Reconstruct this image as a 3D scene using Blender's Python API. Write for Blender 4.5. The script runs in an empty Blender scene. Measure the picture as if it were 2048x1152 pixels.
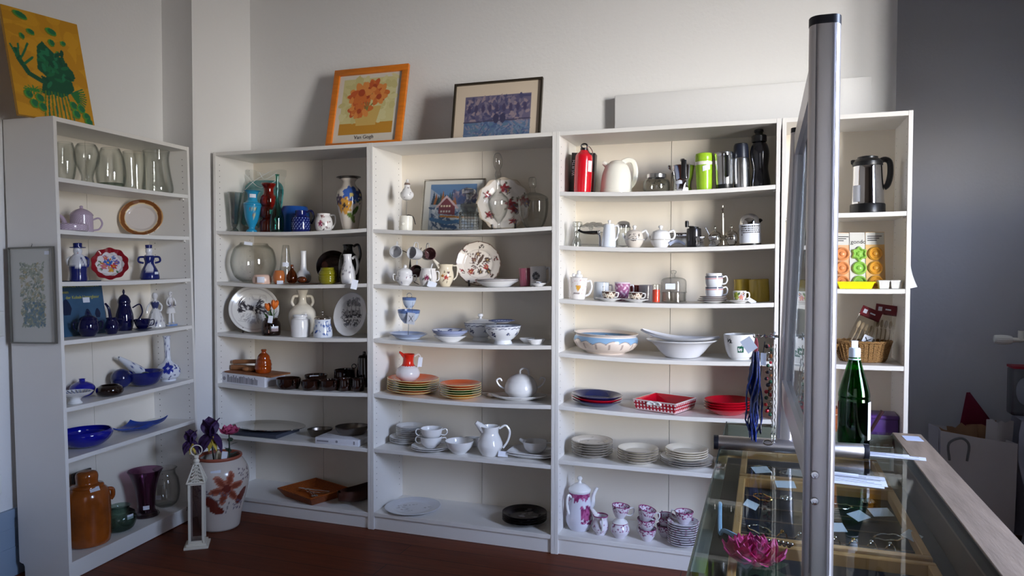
import bpy, bmesh, math, random
import numpy as np
from mathutils import Vector, Matrix, Euler

random.seed(7)
SC = bpy.context.scene
COL = SC.collection
PI = math.pi
R = math.radians

# ------------------------------------------------------------------ camera
CAM_P = Vector((2.94654, -3.36256, 1.37937))
CAM_E = Euler((1.54217, -0.00231, 0.33346), 'XYZ')
FPX = 1466.38                                   # focal length in pixels of the 2048 x 1152 frame
cam_data = bpy.data.cameras.new('camera')
cam_data.sensor_fit = 'HORIZONTAL'
cam_data.sensor_width = 36.0
cam_data.lens = FPX / 2048 * 36.0
cam_data.clip_start = 0.02
cam = bpy.data.objects.new('camera', cam_data)
cam.location = CAM_P
cam.rotation_euler = CAM_E
COL.objects.link(cam)
SC.camera = cam

# ------------------------------------------------------------------ daylight and exposure
SC.view_settings.view_transform = 'Standard'
SC.view_settings.look = 'None'
SC.view_settings.gamma = 1.0
SC.view_settings.use_curve_mapping = False
SC.view_settings.exposure = 0.06
world = bpy.data.worlds.new('sky')
SC.world = world
world.use_nodes = True
_nt = world.node_tree
_bg = _nt.nodes['Background']
_tc = _nt.nodes.new('ShaderNodeTexCoord')
_sx = _nt.nodes.new('ShaderNodeSeparateXYZ')
_rp = _nt.nodes.new('ShaderNodeValToRGB')
_mr = _nt.nodes.new('ShaderNodeMapRange')
_nt.links.new(_tc.outputs['Generated'], _sx.inputs[0])
_mr.inputs['From Min'].default_value, _mr.inputs['From Max'].default_value = -0.5, 0.5
_nt.links.new(_sx.outputs['Z'], _mr.inputs['Value'])
_nt.links.new(_mr.outputs[0], _rp.inputs[0])
# street, sunlit house fronts across it, blue sky above their roofs
_e = _rp.color_ramp.elements
_e[0].position, _e[0].color = 0.30, (.22, .21, .2, 1)
_e[1].position, _e[1].color = 0.40, (.75, .72, .69, 1)
for _p, _c in ((0.50, (1.0, .97, .94, 1)), (0.60, (.98, .97, .96, 1)), (0.655, (.58, .69, .96, 1)), (1.0, (.38, .48, .76, 1))):
    _n = _e.new(_p); _n.color = _c
# fronts' brightness shaped for the room: full at the camera's end, dim straight across
_my = _nt.nodes.new('ShaderNodeValToRGB')
_ma = _nt.nodes.new('ShaderNodeMapRange')
_nt.links.new(_sx.outputs['Y'], _ma.inputs['Value'])
_ma.inputs['From Min'].default_value, _ma.inputs['From Max'].default_value = -1.0, 1.0
_nt.links.new(_ma.outputs[0], _my.inputs[0])
_e = _my.color_ramp.elements
_e[0].position, _e[0].color = 0.08, (1, 1, 1, 1)
_e[1].position, _e[1].color = 0.40, (.14, .14, .14, 1)
for _p, _c in ((0.62, .14), (0.86, .7)):  # rises again away from the camera, added to light the room behind it
    _n = _e.new(_p); _n.color = (_c, _c, _c, 1)
_sc = _nt.nodes.new('ShaderNodeVectorMath'); _sc.operation = 'SCALE'
_nt.links.new(_rp.outputs[0], _sc.inputs[0]); _mz = _nt.nodes.new('ShaderNodeMapRange')               # the sky itself is even all round
_nt.links.new(_sx.outputs['Z'], _mz.inputs['Value'])
_mz.inputs['From Min'].default_value, _mz.inputs['From Max'].default_value = 0.10, 0.155
_mx = _nt.nodes.new('ShaderNodeMix')
_nt.links.new(_mz.outputs[0], _mx.inputs['Factor']); _nt.links.new(_my.outputs[0], _mx.inputs['A']); _mx.inputs['B'].default_value = 0.5
_nt.links.new(_mx.outputs['Result'], _sc.inputs['Scale'])
_nt.links.new(_sc.outputs[0], _bg.inputs[0])
_bg.inputs[1].default_value = 142.0
SC.cycles.transparent_max_bounces = 24

def portal(name, loc, target, sx, sy):
    d = bpy.data.lights.new(name, 'AREA')
    d.shape = 'RECTANGLE'
    d.size, d.size_y, d.energy = sx, sy, 1.0
    d.cycles.is_portal = True
    o = bpy.data.objects.new(name, d)
    o.location = loc
    o.rotation_euler = (Vector(target) - Vector(loc)).to_track_quat('-Z', 'Y').to_euler()
    COL.objects.link(o)
    return o

# the tall window in the side wall of the shop, and an unseen one over the radiator, added to brighten the recess
portal('window_daylight', (5.0, -2.125, 1.75), (0, -2.125, 1.75), 0.95, 2.0)
portal('window_daylight', (4.72, .7, 1.95), (0, .7, 1.95), 0.32, 0.5)

# ------------------------------------------------------------------ helpers: places
_RC = CAM_E.to_matrix()
_CX, _CZ = _RC.col[0], _RC.col[2]
_FW = -_CZ
def depth_of(P): return (Vector(P) - CAM_P).dot(_FW)
def mpp(P): return depth_of(P) / FPX              # metres that one pixel spans at P

A_EUL = Euler((-0.01977, -0.00483, 1.66564), 'XYZ')
A_ORG = Vector((0.0964, -1.01165, 0.002))
M_A = Matrix.Translation(A_ORG) @ A_EUL.to_matrix().to_4x4()
A_W = 0.876
ROW = {'A': M_A, 'B': Matrix.Translation((0, 0, 0)), 'C': Matrix.Translation((1, 0, 0)),
       'D': Matrix.Translation((2, 0, 0)), 'E': Matrix.Translation((3.005, 0, 0))}
WID = {'A': A_W, 'B': 1.0, 'C': 1.0, 'D': 1.0, 'E': 0.5}
DEP = {'A': 0.265, 'B': 0.33, 'C': 0.33, 'D': 0.33, 'E': 0.33}
SHZ = {'A': [1.761, 1.535, 1.309, 1.053, .760, .536, .08],
       'B': [1.580, 1.293, 1.006, .717, .425, .085],
       'C': [1.574, 1.289, 1.005, .718, .428, .09],
       'D': [1.737, 1.482, 1.228, .972, .719, .457, .095],
       'E': [1.612, 1.293, .975, .655, .37, .09]}
SAG = 0.013
TP = 0.017
def sag(case, s, x):
    n = len(SHZ[case])
    if s >= n - 1: return 0.0
    k = {'E': .003, 'A': .004}.get(case, SAG)
    t = (x - TP) / (WID[case] - 2 * TP)
    return k * (1 - (2 * t - 1) ** 2)

def spot(case, s, px, y, dz=0.0):
    """local point on shelf s of a bookcase, y behind its front edge, seen in picture column px"""
    M = ROW[case]
    z = SHZ[case][s - 1]
    def err(x):
        v = M @ Vector((x, y, z)) - CAM_P
        return FPX * v.dot(_CX) + (px - 1024) * v.dot(_CZ)
    e0, e1 = err(0.0), err(1.0)
    x = -e0 / (e1 - e0)
    return Vector((x, y, z - sag(case, s, x) + 0.0008 + dz))

def slope(case, s, p):
    """turn that lays a thing on the sagging shelf"""
    e = .004
    return math.atan((sag(case, s, p.x + e) - sag(case, s, p.x - e)) / (2 * e))

def face_cam(case, p):
    c = ROW[case].inverted() @ CAM_P
    return math.atan2(c.x - p.x, -(c.y - p.y))

# ------------------------------------------------------------------ helpers: colours and materials
def lin(c):
    out = []
    for v in c[:3]:
        v = v / 255.0
        out.append(v / 12.92 if v <= 0.04045 else ((v + 0.055) / 1.055) ** 2.4)
    return tuple(out)
MATS = {}
def mat(name, col=(200, 200, 200), rough=0.5, metal=0.0, coat=0.0, bump=0.0, bscale=60.0, var=0.0, vscale=12.0, stretch=None, emit=0, spec=0.5):
    if name in MATS: return MATS[name]
    m = bpy.data.materials.new(name)
    m.use_nodes = True
    nt = m.node_tree
    b = nt.nodes['Principled BSDF']
    c = lin(col)
    b.inputs['Base Color'].default_value = (*c, 1)
    b.inputs['Roughness'].default_value = rough
    b.inputs['Metallic'].default_value = metal
    b.inputs['Coat Weight'].default_value = coat
    b.inputs['Coat Roughness'].default_value = 0.06
    b.inputs['Specular IOR Level'].default_value = spec
    if bump or var:
        tc = nt.nodes.new('ShaderNodeTexCoord')
        mp = nt.nodes.new('ShaderNodeMapping')
        nt.links.new(tc.outputs['Object'], mp.inputs[0])
        if stretch: mp.inputs['Scale'].default_value = stretch
    if var:
        n = nt.nodes.new('ShaderNodeTexNoise')
        n.inputs['Scale'].default_value = vscale
        n.inputs['Detail'].default_value = 4
        nt.links.new(mp.outputs[0], n.inputs['Vector'])
        r = nt.nodes.new('ShaderNodeValToRGB')
        r.color_ramp.elements[0].position, r.color_ramp.elements[1].position = .3, .7
        r.color_ramp.elements[0].color = (*[v * (1 - var) for v in c], 1)
        r.color_ramp.elements[1].color = (*[min(1, v * (1 + var)) for v in c], 1)
        nt.links.new(n.outputs[0], r.inputs[0])
        nt.links.new(r.outputs[0], b.inputs['Base Color'])
    if bump:
        n = nt.nodes.new('ShaderNodeTexNoise')
        n.inputs['Scale'].default_value = bscale
        n.inputs['Detail'].default_value = 3
        nt.links.new(mp.outputs[0], n.inputs['Vector'])
        bp = nt.nodes.new('ShaderNodeBump')
        bp.inputs['Strength'].default_value = bump
        bp.inputs['Distance'].default_value = 0.004
        nt.links.new(n.outputs[0], bp.inputs['Height'])
        nt.links.new(bp.outputs[0], b.inputs['Normal'])
    MATS[name] = m
    return m

def glass(name, tint=(238, 242, 238), edge=(150, 158, 150), refl=1.0, rough=0.02):
    """thin clear or tinted ware: light passes straight, the surface mirrors by its Fresnel share"""
    if name in MATS: return MATS[name]
    m = bpy.data.materials.new(name)
    m.use_nodes = True
    nt = m.node_tree
    nt.nodes.remove(nt.nodes['Principled BSDF'])
    out = nt.nodes['Material Output']
    lw = nt.nodes.new('ShaderNodeLayerWeight'); lw.inputs[0].default_value = 0.5
    mx = nt.nodes.new('ShaderNodeMix'); mx.data_type = 'RGBA'
    mx.inputs['A'].default_value = (*lin(tint), 1); mx.inputs['B'].default_value = (*lin(edge), 1)
    def power(k):
        q = nt.nodes.new('ShaderNodeMath'); q.operation = 'POWER'; q.inputs[1].default_value = k
        nt.links.new(lw.outputs['Facing'], q.inputs[0]); return q
    nt.links.new(power(2.6).outputs[0], mx.inputs['Factor'])
    tr = nt.nodes.new('ShaderNodeBsdfTransparent')
    nt.links.new(mx.outputs['Result'], tr.inputs[0])
    gl = nt.nodes.new('ShaderNodeBsdfGlossy'); gl.inputs['Roughness'].default_value = rough
    sc = nt.nodes.new('ShaderNodeMath'); sc.operation = 'MULTIPLY_ADD'; sc.use_clamp = True
    sc.inputs[1].default_value = .9 * min(refl, 1.0); sc.inputs[2].default_value = .04 * refl
    nt.links.new(power(5.0).outputs[0], sc.inputs[0])
    ms = nt.nodes.new('ShaderNodeMixShader')
    nt.links.new(sc.outputs[0], ms.inputs[0]); nt.links.new(tr.outputs[0], ms.inputs[1]); nt.links.new(gl.outputs[0], ms.inputs[2])
    nt.links.new(ms.outputs[0], out.inputs['Surface'])
    MATS[name] = m
    return m

def painted(name, rough=0.15, metal=0.0):
    """ware whose decoration is a pattern stored per point"""
    if name in MATS: return MATS[name]
    m = bpy.data.materials.new(name)
    m.use_nodes = True
    nt = m.node_tree
    b = nt.nodes['Principled BSDF']
    at = nt.nodes.new('ShaderNodeAttribute'); at.attribute_name = 'pattern'
    nt.links.new(at.outputs['Color'], b.inputs['Base Color'])
    b.inputs['Roughness'].default_value = rough
    b.inputs['Metallic'].default_value = metal
    MATS[name] = m
    return m

# ------------------------------------------------------------------ helpers: decoration drawn as shapes
class Ds:
    def __init__(s, base): s.base = np.array(lin(base)); s.ops = []
    def add(s, f, c): s.ops.append((f, np.array(lin(c)))); return s
    def ell(s, cx, cy, rx, ry=None, a=0.0, c=(0, 0, 0)):
        ry = ry or rx
        ca, sa = math.cos(a), math.sin(a)
        return s.add(lambda u, v: (((u - cx) * ca + (v - cy) * sa) / rx) ** 2 + ((-(u - cx) * sa + (v - cy) * ca) / ry) ** 2 < 1, c)
    def rect(s, x0, x1, y0, y1, c): return s.add(lambda u, v: (u > x0) & (u < x1) & (v > y0) & (v < y1), c)
    def line(s, pts, w, c):
        def f(u, v):
            m = np.zeros(u.shape, bool)
            for (ax, ay), (bx, by) in zip(pts, pts[1:]):
                dx, dy = bx - ax, by - ay
                t = np.clip(((u - ax) * dx + (v - ay) * dy) / max(dx * dx + dy * dy, 1e-12), 0, 1)
                m |= (u - ax - t * dx) ** 2 + (v - ay - t * dy) ** 2 < (w / 2) ** 2
            return m
        return s.add(f, c)
    def poly(s, pts, c):
        def f(u, v):
            m = np.zeros(u.shape, bool)
            for (ax, ay), (bx, by) in zip(pts, pts[1:] + pts[:1]):
                if ay == by: continue
                k = ((ay > v) != (by > v)) & (u < (bx - ax) * (v - ay) / (by - ay) + ax)
                m ^= k
            return m
        return s.add(f, c)
    def ring(s, r0, r1, c, k=0, amp=0.0):
        def f(u, v):
            r = np.hypot(u, v)
            w = amp * np.cos(k * np.arctan2(v, u)) if k else 0
            return (r > r0 + w) & (r < r1 + w)
        return s.add(f, c)
    def band(s, v0, v1, c, amp=0.0, k=0.0, ph=0.0):
        return s.add(lambda u, v: (v > v0 + amp * np.cos(k * u + ph)) & (v < v1 + (amp * np.cos(k * u + ph) if v1 < 9 else 0)), c)
    def flower(s, cx, cy, r, c, cc=(220, 170, 40), n=5, a=0.3):
        for i in range(n):
            t = a + 2 * PI * i / n
            s.ell(cx + r * .58 * math.cos(t), cy + r * .58 * math.sin(t), r * .5, r * .32, t, c)
        return s.ell(cx, cy, r * .24, None, 0, cc)
    def leaf(s, cx, cy, l, a, c, w=.4): return s.ell(cx, cy, l / 2, l / 2 * w, a, c)
    def speck(s, n, x0, x1, y0, y1, r, cols, seed=1, flat=.5, inside=None):
        g = random.Random(seed)
        for _ in range(n):
            x, y = g.uniform(x0, x1), g.uniform(y0, y1)
            if inside and not inside(x, y): continue
            s.ell(x, y, r * g.uniform(.6, 1.3), r * flat * g.uniform(.6, 1.3), g.uniform(0, PI), g.choice(cols))
        return s
    def fn(s, f): s.ops.append((f, None)); return s
    def ev(s, u, v):
        out = np.tile(s.base, (len(u), 1))
        for f, c in s.ops:
            if c is None: out = f(u, v, out)
            else: out[f(u, v)] = c
        return out

def paint(o, ds, mode='xy', rad=0.05):
    me = o.data
    n = len(me.vertices)
    co = np.empty(n * 3, np.float32); me.vertices.foreach_get('co', co); co = co.reshape(-1, 3)
    if mode == 'xy': u, v = co[:, 0], co[:, 1]
    elif mode == 'xz': u, v = co[:, 0], co[:, 2]
    else: u, v = np.arctan2(co[:, 0], -co[:, 1]) * rad, co[:, 2]
    c = np.ones((n, 4), np.float32); c[:, :3] = ds.ev(u.astype(float), v.astype(float))
    at = me.attributes.new('pattern', 'FLOAT_COLOR', 'POINT')
    at.data.foreach_set('color', c.ravel())

# ------------------------------------------------------------------ helpers: meshes
def spl(pts, k=4):
    """Catmull-Rom through the points, k pieces per span"""
    if k <= 1 or len(pts) < 3: return [tuple(p) for p in pts]
    P = [Vector(tuple(p) + (0,) * (3 - len(p))) for p in pts]
    d = len(pts[0])
    out = []
    for i in range(len(P) - 1):
        p0, p1, p2, p3 = P[max(i - 1, 0)], P[i], P[i + 1], P[min(i + 2, len(P) - 1)]
        l0, l1, l2 = [max((b - a).length, 1e-9) ** .5 for a, b in ((p0, p1), (p1, p2), (p2, p3))]
        m1 = ((p1 - p0) / l0 - (p2 - p0) / (l0 + l1) + (p2 - p1) / l1) * l1 if i else (p2 - p1) * .8
        m2 = ((p2 - p1) / l1 - (p3 - p1) / (l1 + l2) + (p3 - p2) / l2) * l1 if i < len(P) - 2 else (p2 - p1) * .8
        for j in range(k):
            t = j / k
            q = p1 * (2 * t ** 3 - 3 * t * t + 1) + m1 * (t ** 3 - 2 * t * t + t) + p2 * (3 * t * t - 2 * t ** 3) + m2 * (t ** 3 - t * t)
            out.append(tuple(q)[:d])
    out.append(tuple(P[-1])[:d])
    return out

class MB:
    def __init__(s): s.v = []; s.f = []; s.mi = []; s.m = 0; s.M = Matrix()
    def _add(s, vs, fs):
        b = len(s.v)
        s.v += [tuple(s.M @ Vector(v)) for v in vs]
        s.f += [tuple(b + i for i in f) for f in fs]
        s.mi += [s.m] * len(fs)
        return s
    def at(s, M): s.M = M; return s
    def lathe(s, prof, n=32, c=(0, 0, 0), sy=1.0, wob=None, closed=False):
        vs, fs, rows = [], [], []
        for r, z in prof:
            if abs(r) < 1e-7:
                rows.append([len(vs)]); vs.append((c[0], c[1], c[2] + z))
            else:
                row = []
                for i in range(n):
                    t = 2 * PI * i / n
                    k = wob(t, r, z) if wob else 1.0
                    row.append(len(vs)); vs.append((c[0] + r * k * math.sin(t), c[1] - r * k * math.cos(t) * sy, c[2] + z))
                rows.append(row)
        pairs = list(zip(rows, rows[1:])) + ([(rows[-1], rows[0])] if closed else [])
        for a, b in pairs:
            if len(a) == 1 and len(b) == 1: continue
            for i in range(n):
                j = (i + 1) % n
                if len(a) == 1: fs.append((a[0], b[j], b[i]))
                elif len(b) == 1: fs.append((a[i], a[j], b[0]))
                else: fs.append((a[i], a[j], b[j], b[i]))
        return s._add(vs, fs)
    def box(s, x0, x1, y0, y1, z0, z1, bev=0.0, seg=2):
        bm = bmesh.new()
        bmesh.ops.create_cube(bm, size=1.0)
        for v in bm.verts:
            v.co = (x0 + (v.co.x + .5) * (x1 - x0), y0 + (v.co.y + .5) * (y1 - y0), z0 + (v.co.z + .5) * (z1 - z0))
        if bev: bmesh.ops.bevel(bm, geom=bm.edges[:], offset=bev, segments=seg, affect='EDGES', profile=.5)
        bm.verts.index_update()
        vs = [tuple(v.co) for v in bm.verts]; fs = [[v.index for v in f.verts] for f in bm.faces]
        bm.free()
        return s._add(vs, fs)
    def tube(s, pts, r, n=10, closed=False, flat=1.0, caps=True):
        P = [Vector(p) for p in pts]
        m = len(P)
        rs = r if isinstance(r, (list, tuple)) else [r] * m
        T = []
        for i in range(m):
            a = P[i - 1] if (i > 0 or closed) else P[i]
            b = P[(i + 1) % m] if (i < m - 1 or closed) else P[i]
            d = (b - a); T.append(d.normalized() if d.length > 1e-9 else Vector((0, 0, 1)))
        up = Vector((0, 1, 0)) if abs(T[0].y) < .9 else Vector((1, 0, 0))
        vs, fs = [], []
        N = (up - T[0] * up.dot(T[0])).normalized()
        for i in range(m):
            N = (N - T[i] * N.dot(T[i])).normalized()
            B = T[i].cross(N)
            for j in range(n):
                t = 2 * PI * j / n
                vs.append(tuple(P[i] + N * (math.cos(t) * rs[i] * flat) + B * (math.sin(t) * rs[i])))
        for i in range(m if closed else m - 1):
            a, b = i * n, ((i + 1) % m) * n
            for j in range(n):
                k = (j + 1) % n
                fs.append((a + j, a + k, b + k, b + j))
        if caps and not closed:
            fs.append(tuple(range(n - 1, -1, -1))); fs.append(tuple((m - 1) * n + j for j in range(n)))
        return s._add(vs, fs)
    def ball(s, c, r, n=16, m=10, sq=(1, 1, 1)):
        vs = [(c[0], c[1], c[2] - r * sq[2])]; fs = []
        for i in range(1, m):
            p = -PI / 2 + PI * i / m
            for j in range(n):
                t = 2 * PI * j / n
                vs.append((c[0] + r * sq[0] * math.cos(p) * math.cos(t), c[1] + r * sq[1] * math.cos(p) * math.sin(t), c[2] + r * sq[2] * math.sin(p)))
        vs.append((c[0], c[1], c[2] + r * sq[2]))
        for j in range(n):
            k = (j + 1) % n
            fs.append((0, 1 + k, 1 + j)); fs.append((len(vs) - 1, 1 + (m - 2) * n + j, 1 + (m - 2) * n + k))
            for i in range(m - 2):
                a, b = 1 + i * n, 1 + (i + 1) * n
                fs.append((a + j, a + k, b + k, b + j))
        return s._add(vs, fs)
    def prism(s, poly, z0, z1):
        n = len(poly)
        vs = [(x, y, z0) for x, y in poly] + [(x, y, z1) for x, y in poly]
        fs = [tuple(range(n - 1, -1, -1)), tuple(range(n, 2 * n))]
        fs += [(i, (i + 1) % n, n + (i + 1) % n, n + i) for i in range(n)]
        return s._add(vs, fs)
    def quad(s, a, b, c, d): return s._add([a, b, c, d], [(0, 1, 2, 3)])
    def grid(s, nx, ny, f):
        vs = [tuple(f(i / nx, j / ny)) for j in range(ny + 1) for i in range(nx + 1)]
        fs = [(j * (nx + 1) + i, j * (nx + 1) + i + 1, (j + 1) * (nx + 1) + i + 1, (j + 1) * (nx + 1) + i) for j in range(ny) for i in range(nx)]
        return s._add(vs, fs)
    def build(s, name, mats, parent=None, smooth=35, recalc=True):
        me = bpy.data.meshes.new(name)
        me.from_pydata(s.v, [], s.f)
        for m in (mats if isinstance(mats, (list, tuple)) else [mats]): me.materials.append(m)
        me.polygons.foreach_set('material_index', s.mi)
        if recalc:
            bm = bmesh.new(); bm.from_mesh(me)
            bmesh.ops.recalc_face_normals(bm, faces=bm.faces[:])
            bm.to_mesh(me); bm.free()
        me.polygons.foreach_set('use_smooth', [True] * len(me.polygons))
        if smooth: me.set_sharp_from_angle(angle=R(smooth))
        me.update()
        o = bpy.data.objects.new(name, me)
        COL.objects.link(o)
        if parent is not None: o.parent = parent
        return o

def tagit(o, label, cat, group=None):
    o['label'] = label
    if cat: o['category'] = cat
    if group: o['group'] = group
    return o
def struct(o): o['kind'] = 'structure'; return o
def empty(name, M, label, cat, group=None):
    o = bpy.data.objects.new(name, None)
    COL.objects.link(o)
    o.empty_display_size = 0.05
    o.matrix_world = M
    return tagit(o, label, cat, group)
def part_label(o, label): o['label'] = label; return o
def place(o, M): o.matrix_world = M; return o
def dup(root, M, label=None, group=None):
    r = root.copy(); COL.objects.link(r); r.matrix_world = M
    if label: r['label'] = label
    if group: r['group'] = group
    for ch in list(root.children):
        c = ch.copy(); COL.objects.link(c); c.parent = r
        for g in list(ch.children):
            d = g.copy(); COL.objects.link(d); d.parent = c
    return r
def Tr(x, y, z): return Matrix.Translation((x, y, z))
def Rz(a): return Matrix.Rotation(a, 4, 'Z')
def Rx(a): return Matrix.Rotation(a, 4, 'X')
def Ry(a): return Matrix.Rotation(a, 4, 'Y')

def text(s, size, m, parent, M, ext=0.0004, align='CENTER', name='lettering'):
    cu = bpy.data.curves.new(name, 'FONT')
    cu.body = s; cu.size = size; cu.extrude = ext; cu.align_x = align; cu.align_y = 'CENTER'
    cu.materials.append(m)
    tmp = bpy.data.objects.new(name + '_source', cu)
    COL.objects.link(tmp)
    dg = bpy.context.evaluated_depsgraph_get()
    me = bpy.data.meshes.new_from_object(tmp.evaluated_get(dg))
    bpy.data.objects.remove(tmp); bpy.data.curves.remove(cu)
    o = bpy.data.objects.new(name, me)
    COL.objects.link(o)
    o.parent = parent
    o.matrix_local = M
    return o

# ------------------------------------------------------------------ materials in common use
WHITE = mat('white_porcelain', (236, 235, 234), .12, coat=.3)
CREAM = mat('cream_china', (235, 226, 208), .14, coat=.3)
IVORY = mat('ivory_plastic', (240, 236, 222), .22)
BOARD = mat('white_shelf_board', (232, 229, 224), .42)
BACKB = mat('shelf_back_board', (238, 229, 214), .5)
HOLE = mat('hole_dark', (70, 64, 58), .8)
STEEL = mat('brushed_steel', (205, 205, 206), .22, 1.0)
CHROME = mat('polished_chrome', (225, 225, 228), .06, 1.0)
SILVER = mat('old_silver', (196, 190, 180), .14, 1.0)
BLACKP = mat('black_plastic', (18, 18, 20), .35)
BLACKG = mat('black_glaze', (14, 10, 9), .1, coat=.5)
PAPER = mat('paper_tag', (226, 230, 240), .75)
STRING = mat('tag_string', (60, 58, 60), .8)
DKSTAND = mat('dark_plate_stand', (34, 24, 20), .35)
CLEAR = glass('clear_glass', (252, 252, 251), (168, 174, 170), 1.3)
THICK = glass('thick_glass', (250, 251, 250), (136, 142, 138), 1.5)
CRYSTAL = glass('cut_crystal', (240, 242, 240), (110, 116, 112), 5.0, .06)
COBALT = mat('cobalt_glaze', (14, 16, 62), .08, coat=.5)
PAINTED = painted('decorated_glaze')
PRINT = painted('printed_paper', .6)

# ------------------------------------------------------------------ helpers: ware
class T:
    """a thing standing on a shelf; W and H are its body's width and height in metres"""
    def __init__(s, o, W, H, prof): s.o, s.W, s.H, s.prof = o, W, H, prof
    def rad(s, zf):
        p = sorted(s.prof, key=lambda q: q[1])
        for (r0, z0), (r1, z1) in zip(p, p[1:]):
            if z0 <= zf <= z1: return (r0 + (r1 - r0) * (zf - z0) / max(z1 - z0, 1e-6)) * s.W / 2
        return p[-1][0] * s.W / 2
    def handle(s, pts, r, m, name='handle', rot=0.0, flat=.7, k=5):
        mb = MB().at(Rz(rot)).tube([(x * s.W / 2, 0, z * s.H) for x, _y, z in spl(pts, k)], r, 8, flat=1 / flat if flat > 1 else 1)
        return mb.build(name, m, s.o)
    def spout(s, pts, r0, r1, m, rot=PI, k=5, name='spout'):
        q = spl(pts, k)
        n = len(q)
        mb = MB().at(Rz(rot)).tube([(x * s.W / 2, 0, z * s.H) for x, _y, z in q], [r0 + (r1 - r0) * i / (n - 1) for i in range(n)], 10)
        return mb.build(name, m, s.o)
    def lathe(s, name, prof, m, n=28, k=4, abs_=False):
        q = spl(prof, k)
        if not abs_: q = [(r * s.W / 2, z * s.H) for r, z in q]
        return MB().lathe(q, n).build(name, m, s.o)
    def sticker(s, ang, zf, w, h, tilt=0.0, off=0.0015, m=None, name='price_label'):
        r = s.rad(zf) + off
        z = zf * s.H
        mb = MB()
        seg = 6
        def f(i, j):
            a = ang + (i - .5) * w / max(r, .01)
            zz = z + (j - .5) * h + (i - .5) * w * tilt
            return (r * math.sin(a), -r * math.cos(a), zz)
        mb.grid(seg, 1, f)
        return mb.build(name, m or PAPER, s.o, recalc=False)
    def tag(s, x, y, z, w, h, rot=0.0, yaw=0.0, z_top=None, name='price_tag'):
        mb = MB().at(Tr(x, y, z) @ Rz(yaw) @ Ry(rot)).box(-w / 2, w / 2, -.0006, .0006, -h / 2, h / 2)
        o = mb.build(name, PAPER, s.o)
        if z_top is not None:
            MB().tube([(x, y, z + h / 2), (x * .9, y * .9 + .004, (z + z_top) / 2), (x * .7, y * .8 + .006, z_top)], .0006, 5).build('string', STRING, o)
        return o

def vessel(w, h, prof, t=.004, n=36, k=4, sy=1.0, wob=None, solid=False):
    q = [(r * w / 2, z * h) for r, z in spl(prof, k)]
    out = [(0, q[0][1])] + q
    if solid:
        out += [(0, q[-1][1])]
    else:
        inn = [(max(r - t, .001), z) for r, z in reversed(q) if z > q[0][1] + t * 1.2]
        r_t, z_t = q[-1]
        out += [(r_t - t * .5, z_t + t * .35)] + [(max(r_t - t, .001), z_t)] + [p for p in inn if p[1] < z_t - 1e-5] + [(0, q[0][1] + t * 1.2)]
    return MB().lathe(out, n, sy=sy, wob=wob)

def pot(name, label, cat, at, w, h, prof, m, t=.004, n=36, k=4, group=None, design=None, face=0.0, dz=0.0, sy=1.0, wob=None, solid=False, tilt=None):
    case, s, px, y = at[:4]
    p = spot(case, s, px, y, dz)
    u = mpp(ROW[case] @ p)
    W, H = w * u, h * u
    o = vessel(W, H, prof, t, n, k, sy, wob, solid).build(name, PAINTED if design else m)
    if design: paint(o, design(W, H), 'cyl', W / 2)
    M = ROW[case] @ Matrix.Translation(p) @ Ry(slope(case, s, p)) @ Rz(face_cam(case, p) + face)
    if tilt is not None: M = M @ tilt
    place(o, M)
    tagit(o, label, cat, group)
    return T(o, W, H, prof)

def site(at, face=None, dz=0.0):
    """matrix and pixel size for a thing on a shelf; face None = square to the shelf, a number = turned from the camera's line"""
    case, s, px, y = at[:4]
    p = spot(case, s, px, y, dz)
    a = 0.0 if face is None else face_cam(case, p) + face
    return ROW[case] @ Matrix.Translation(p) @ Ry(slope(case, s, p)) @ Rz(a), mpp(ROW[case] @ p)

ORD = ['topmost', 'second from the top', 'third from the top', 'fourth from the top', 'fifth from the top', 'sixth from the top',
       'seventh from the top', 'eighth from the top', 'ninth from the top', 'tenth from the top', 'eleventh from the top', 'twelfth from the top']
def ordinal(i, n): return 'bottom' if i == n - 1 and n > 1 else ORD[i]

def plate_mb(r, h=.018, foot=.55, n=48, rings=1, wob=None, sy=1.0, edge=.003):
    """a plate lying on z = 0: foot, flaring rim, well"""
    top = [(r, h), (r * .97, h + edge * .6), (r * .72, h * .45 + edge), (r * .62, edge * 1.6), (0, edge * 1.4)]
    q = []
    for (a, za), (b, zb) in zip(top, top[1:]):
        for j in range(rings): q.append((a + (b - a) * j / rings, za + (zb - za) * j / rings))
    q.append(top[-1])
    return MB().lathe([(0, .0008), (r * foot * .95, .0008), (r * foot, 0), (r * (foot + .06), edge), (r * .99, h - edge * .4)] + q, n, sy=sy, wob=wob)

def stack(name, labelf, cat, at, w, cols, hs, group, foot=.55, dz=0.0, rim=None, step=None, plate=None, design=None):
    """plates piled up; cols from the top down"""
    M, u = site(at, 0.0, dz)
    r = w * u / 2
    n = len(cols)
    protos = {}
    out = []
    for i in range(n - 1, -1, -1):
        k = n - 1 - i
        MM = M @ Tr(0, 0, k * step) @ Rz(.7 * k)
        key = cols[i]
        if key not in protos:
            pm = (plate or plate_mb)(r, hs, foot) if not design else plate_mb(r, hs, foot, 64, 8)
            ms = MATS[key] if key in MATS else WHITE
            if rim:
                o = pm.build(name, [ms, MATS[rim]])
                for f in o.data.polygons:
                    c = f.center
                    if (c.x ** 2 + c.y ** 2) ** .5 > r * .972: f.material_index = 1
            else: o = pm.build(name, PAINTED if design else ms)
            if design: paint(o, design(r), 'xy')
            place(o, MM); protos[key] = o
        else: o = dup(protos[key], MM)
        tagit(o, labelf(i, n, key), cat, group)
        out.append(o)
    return out, M @ Tr(0, 0, n * step), r

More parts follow.
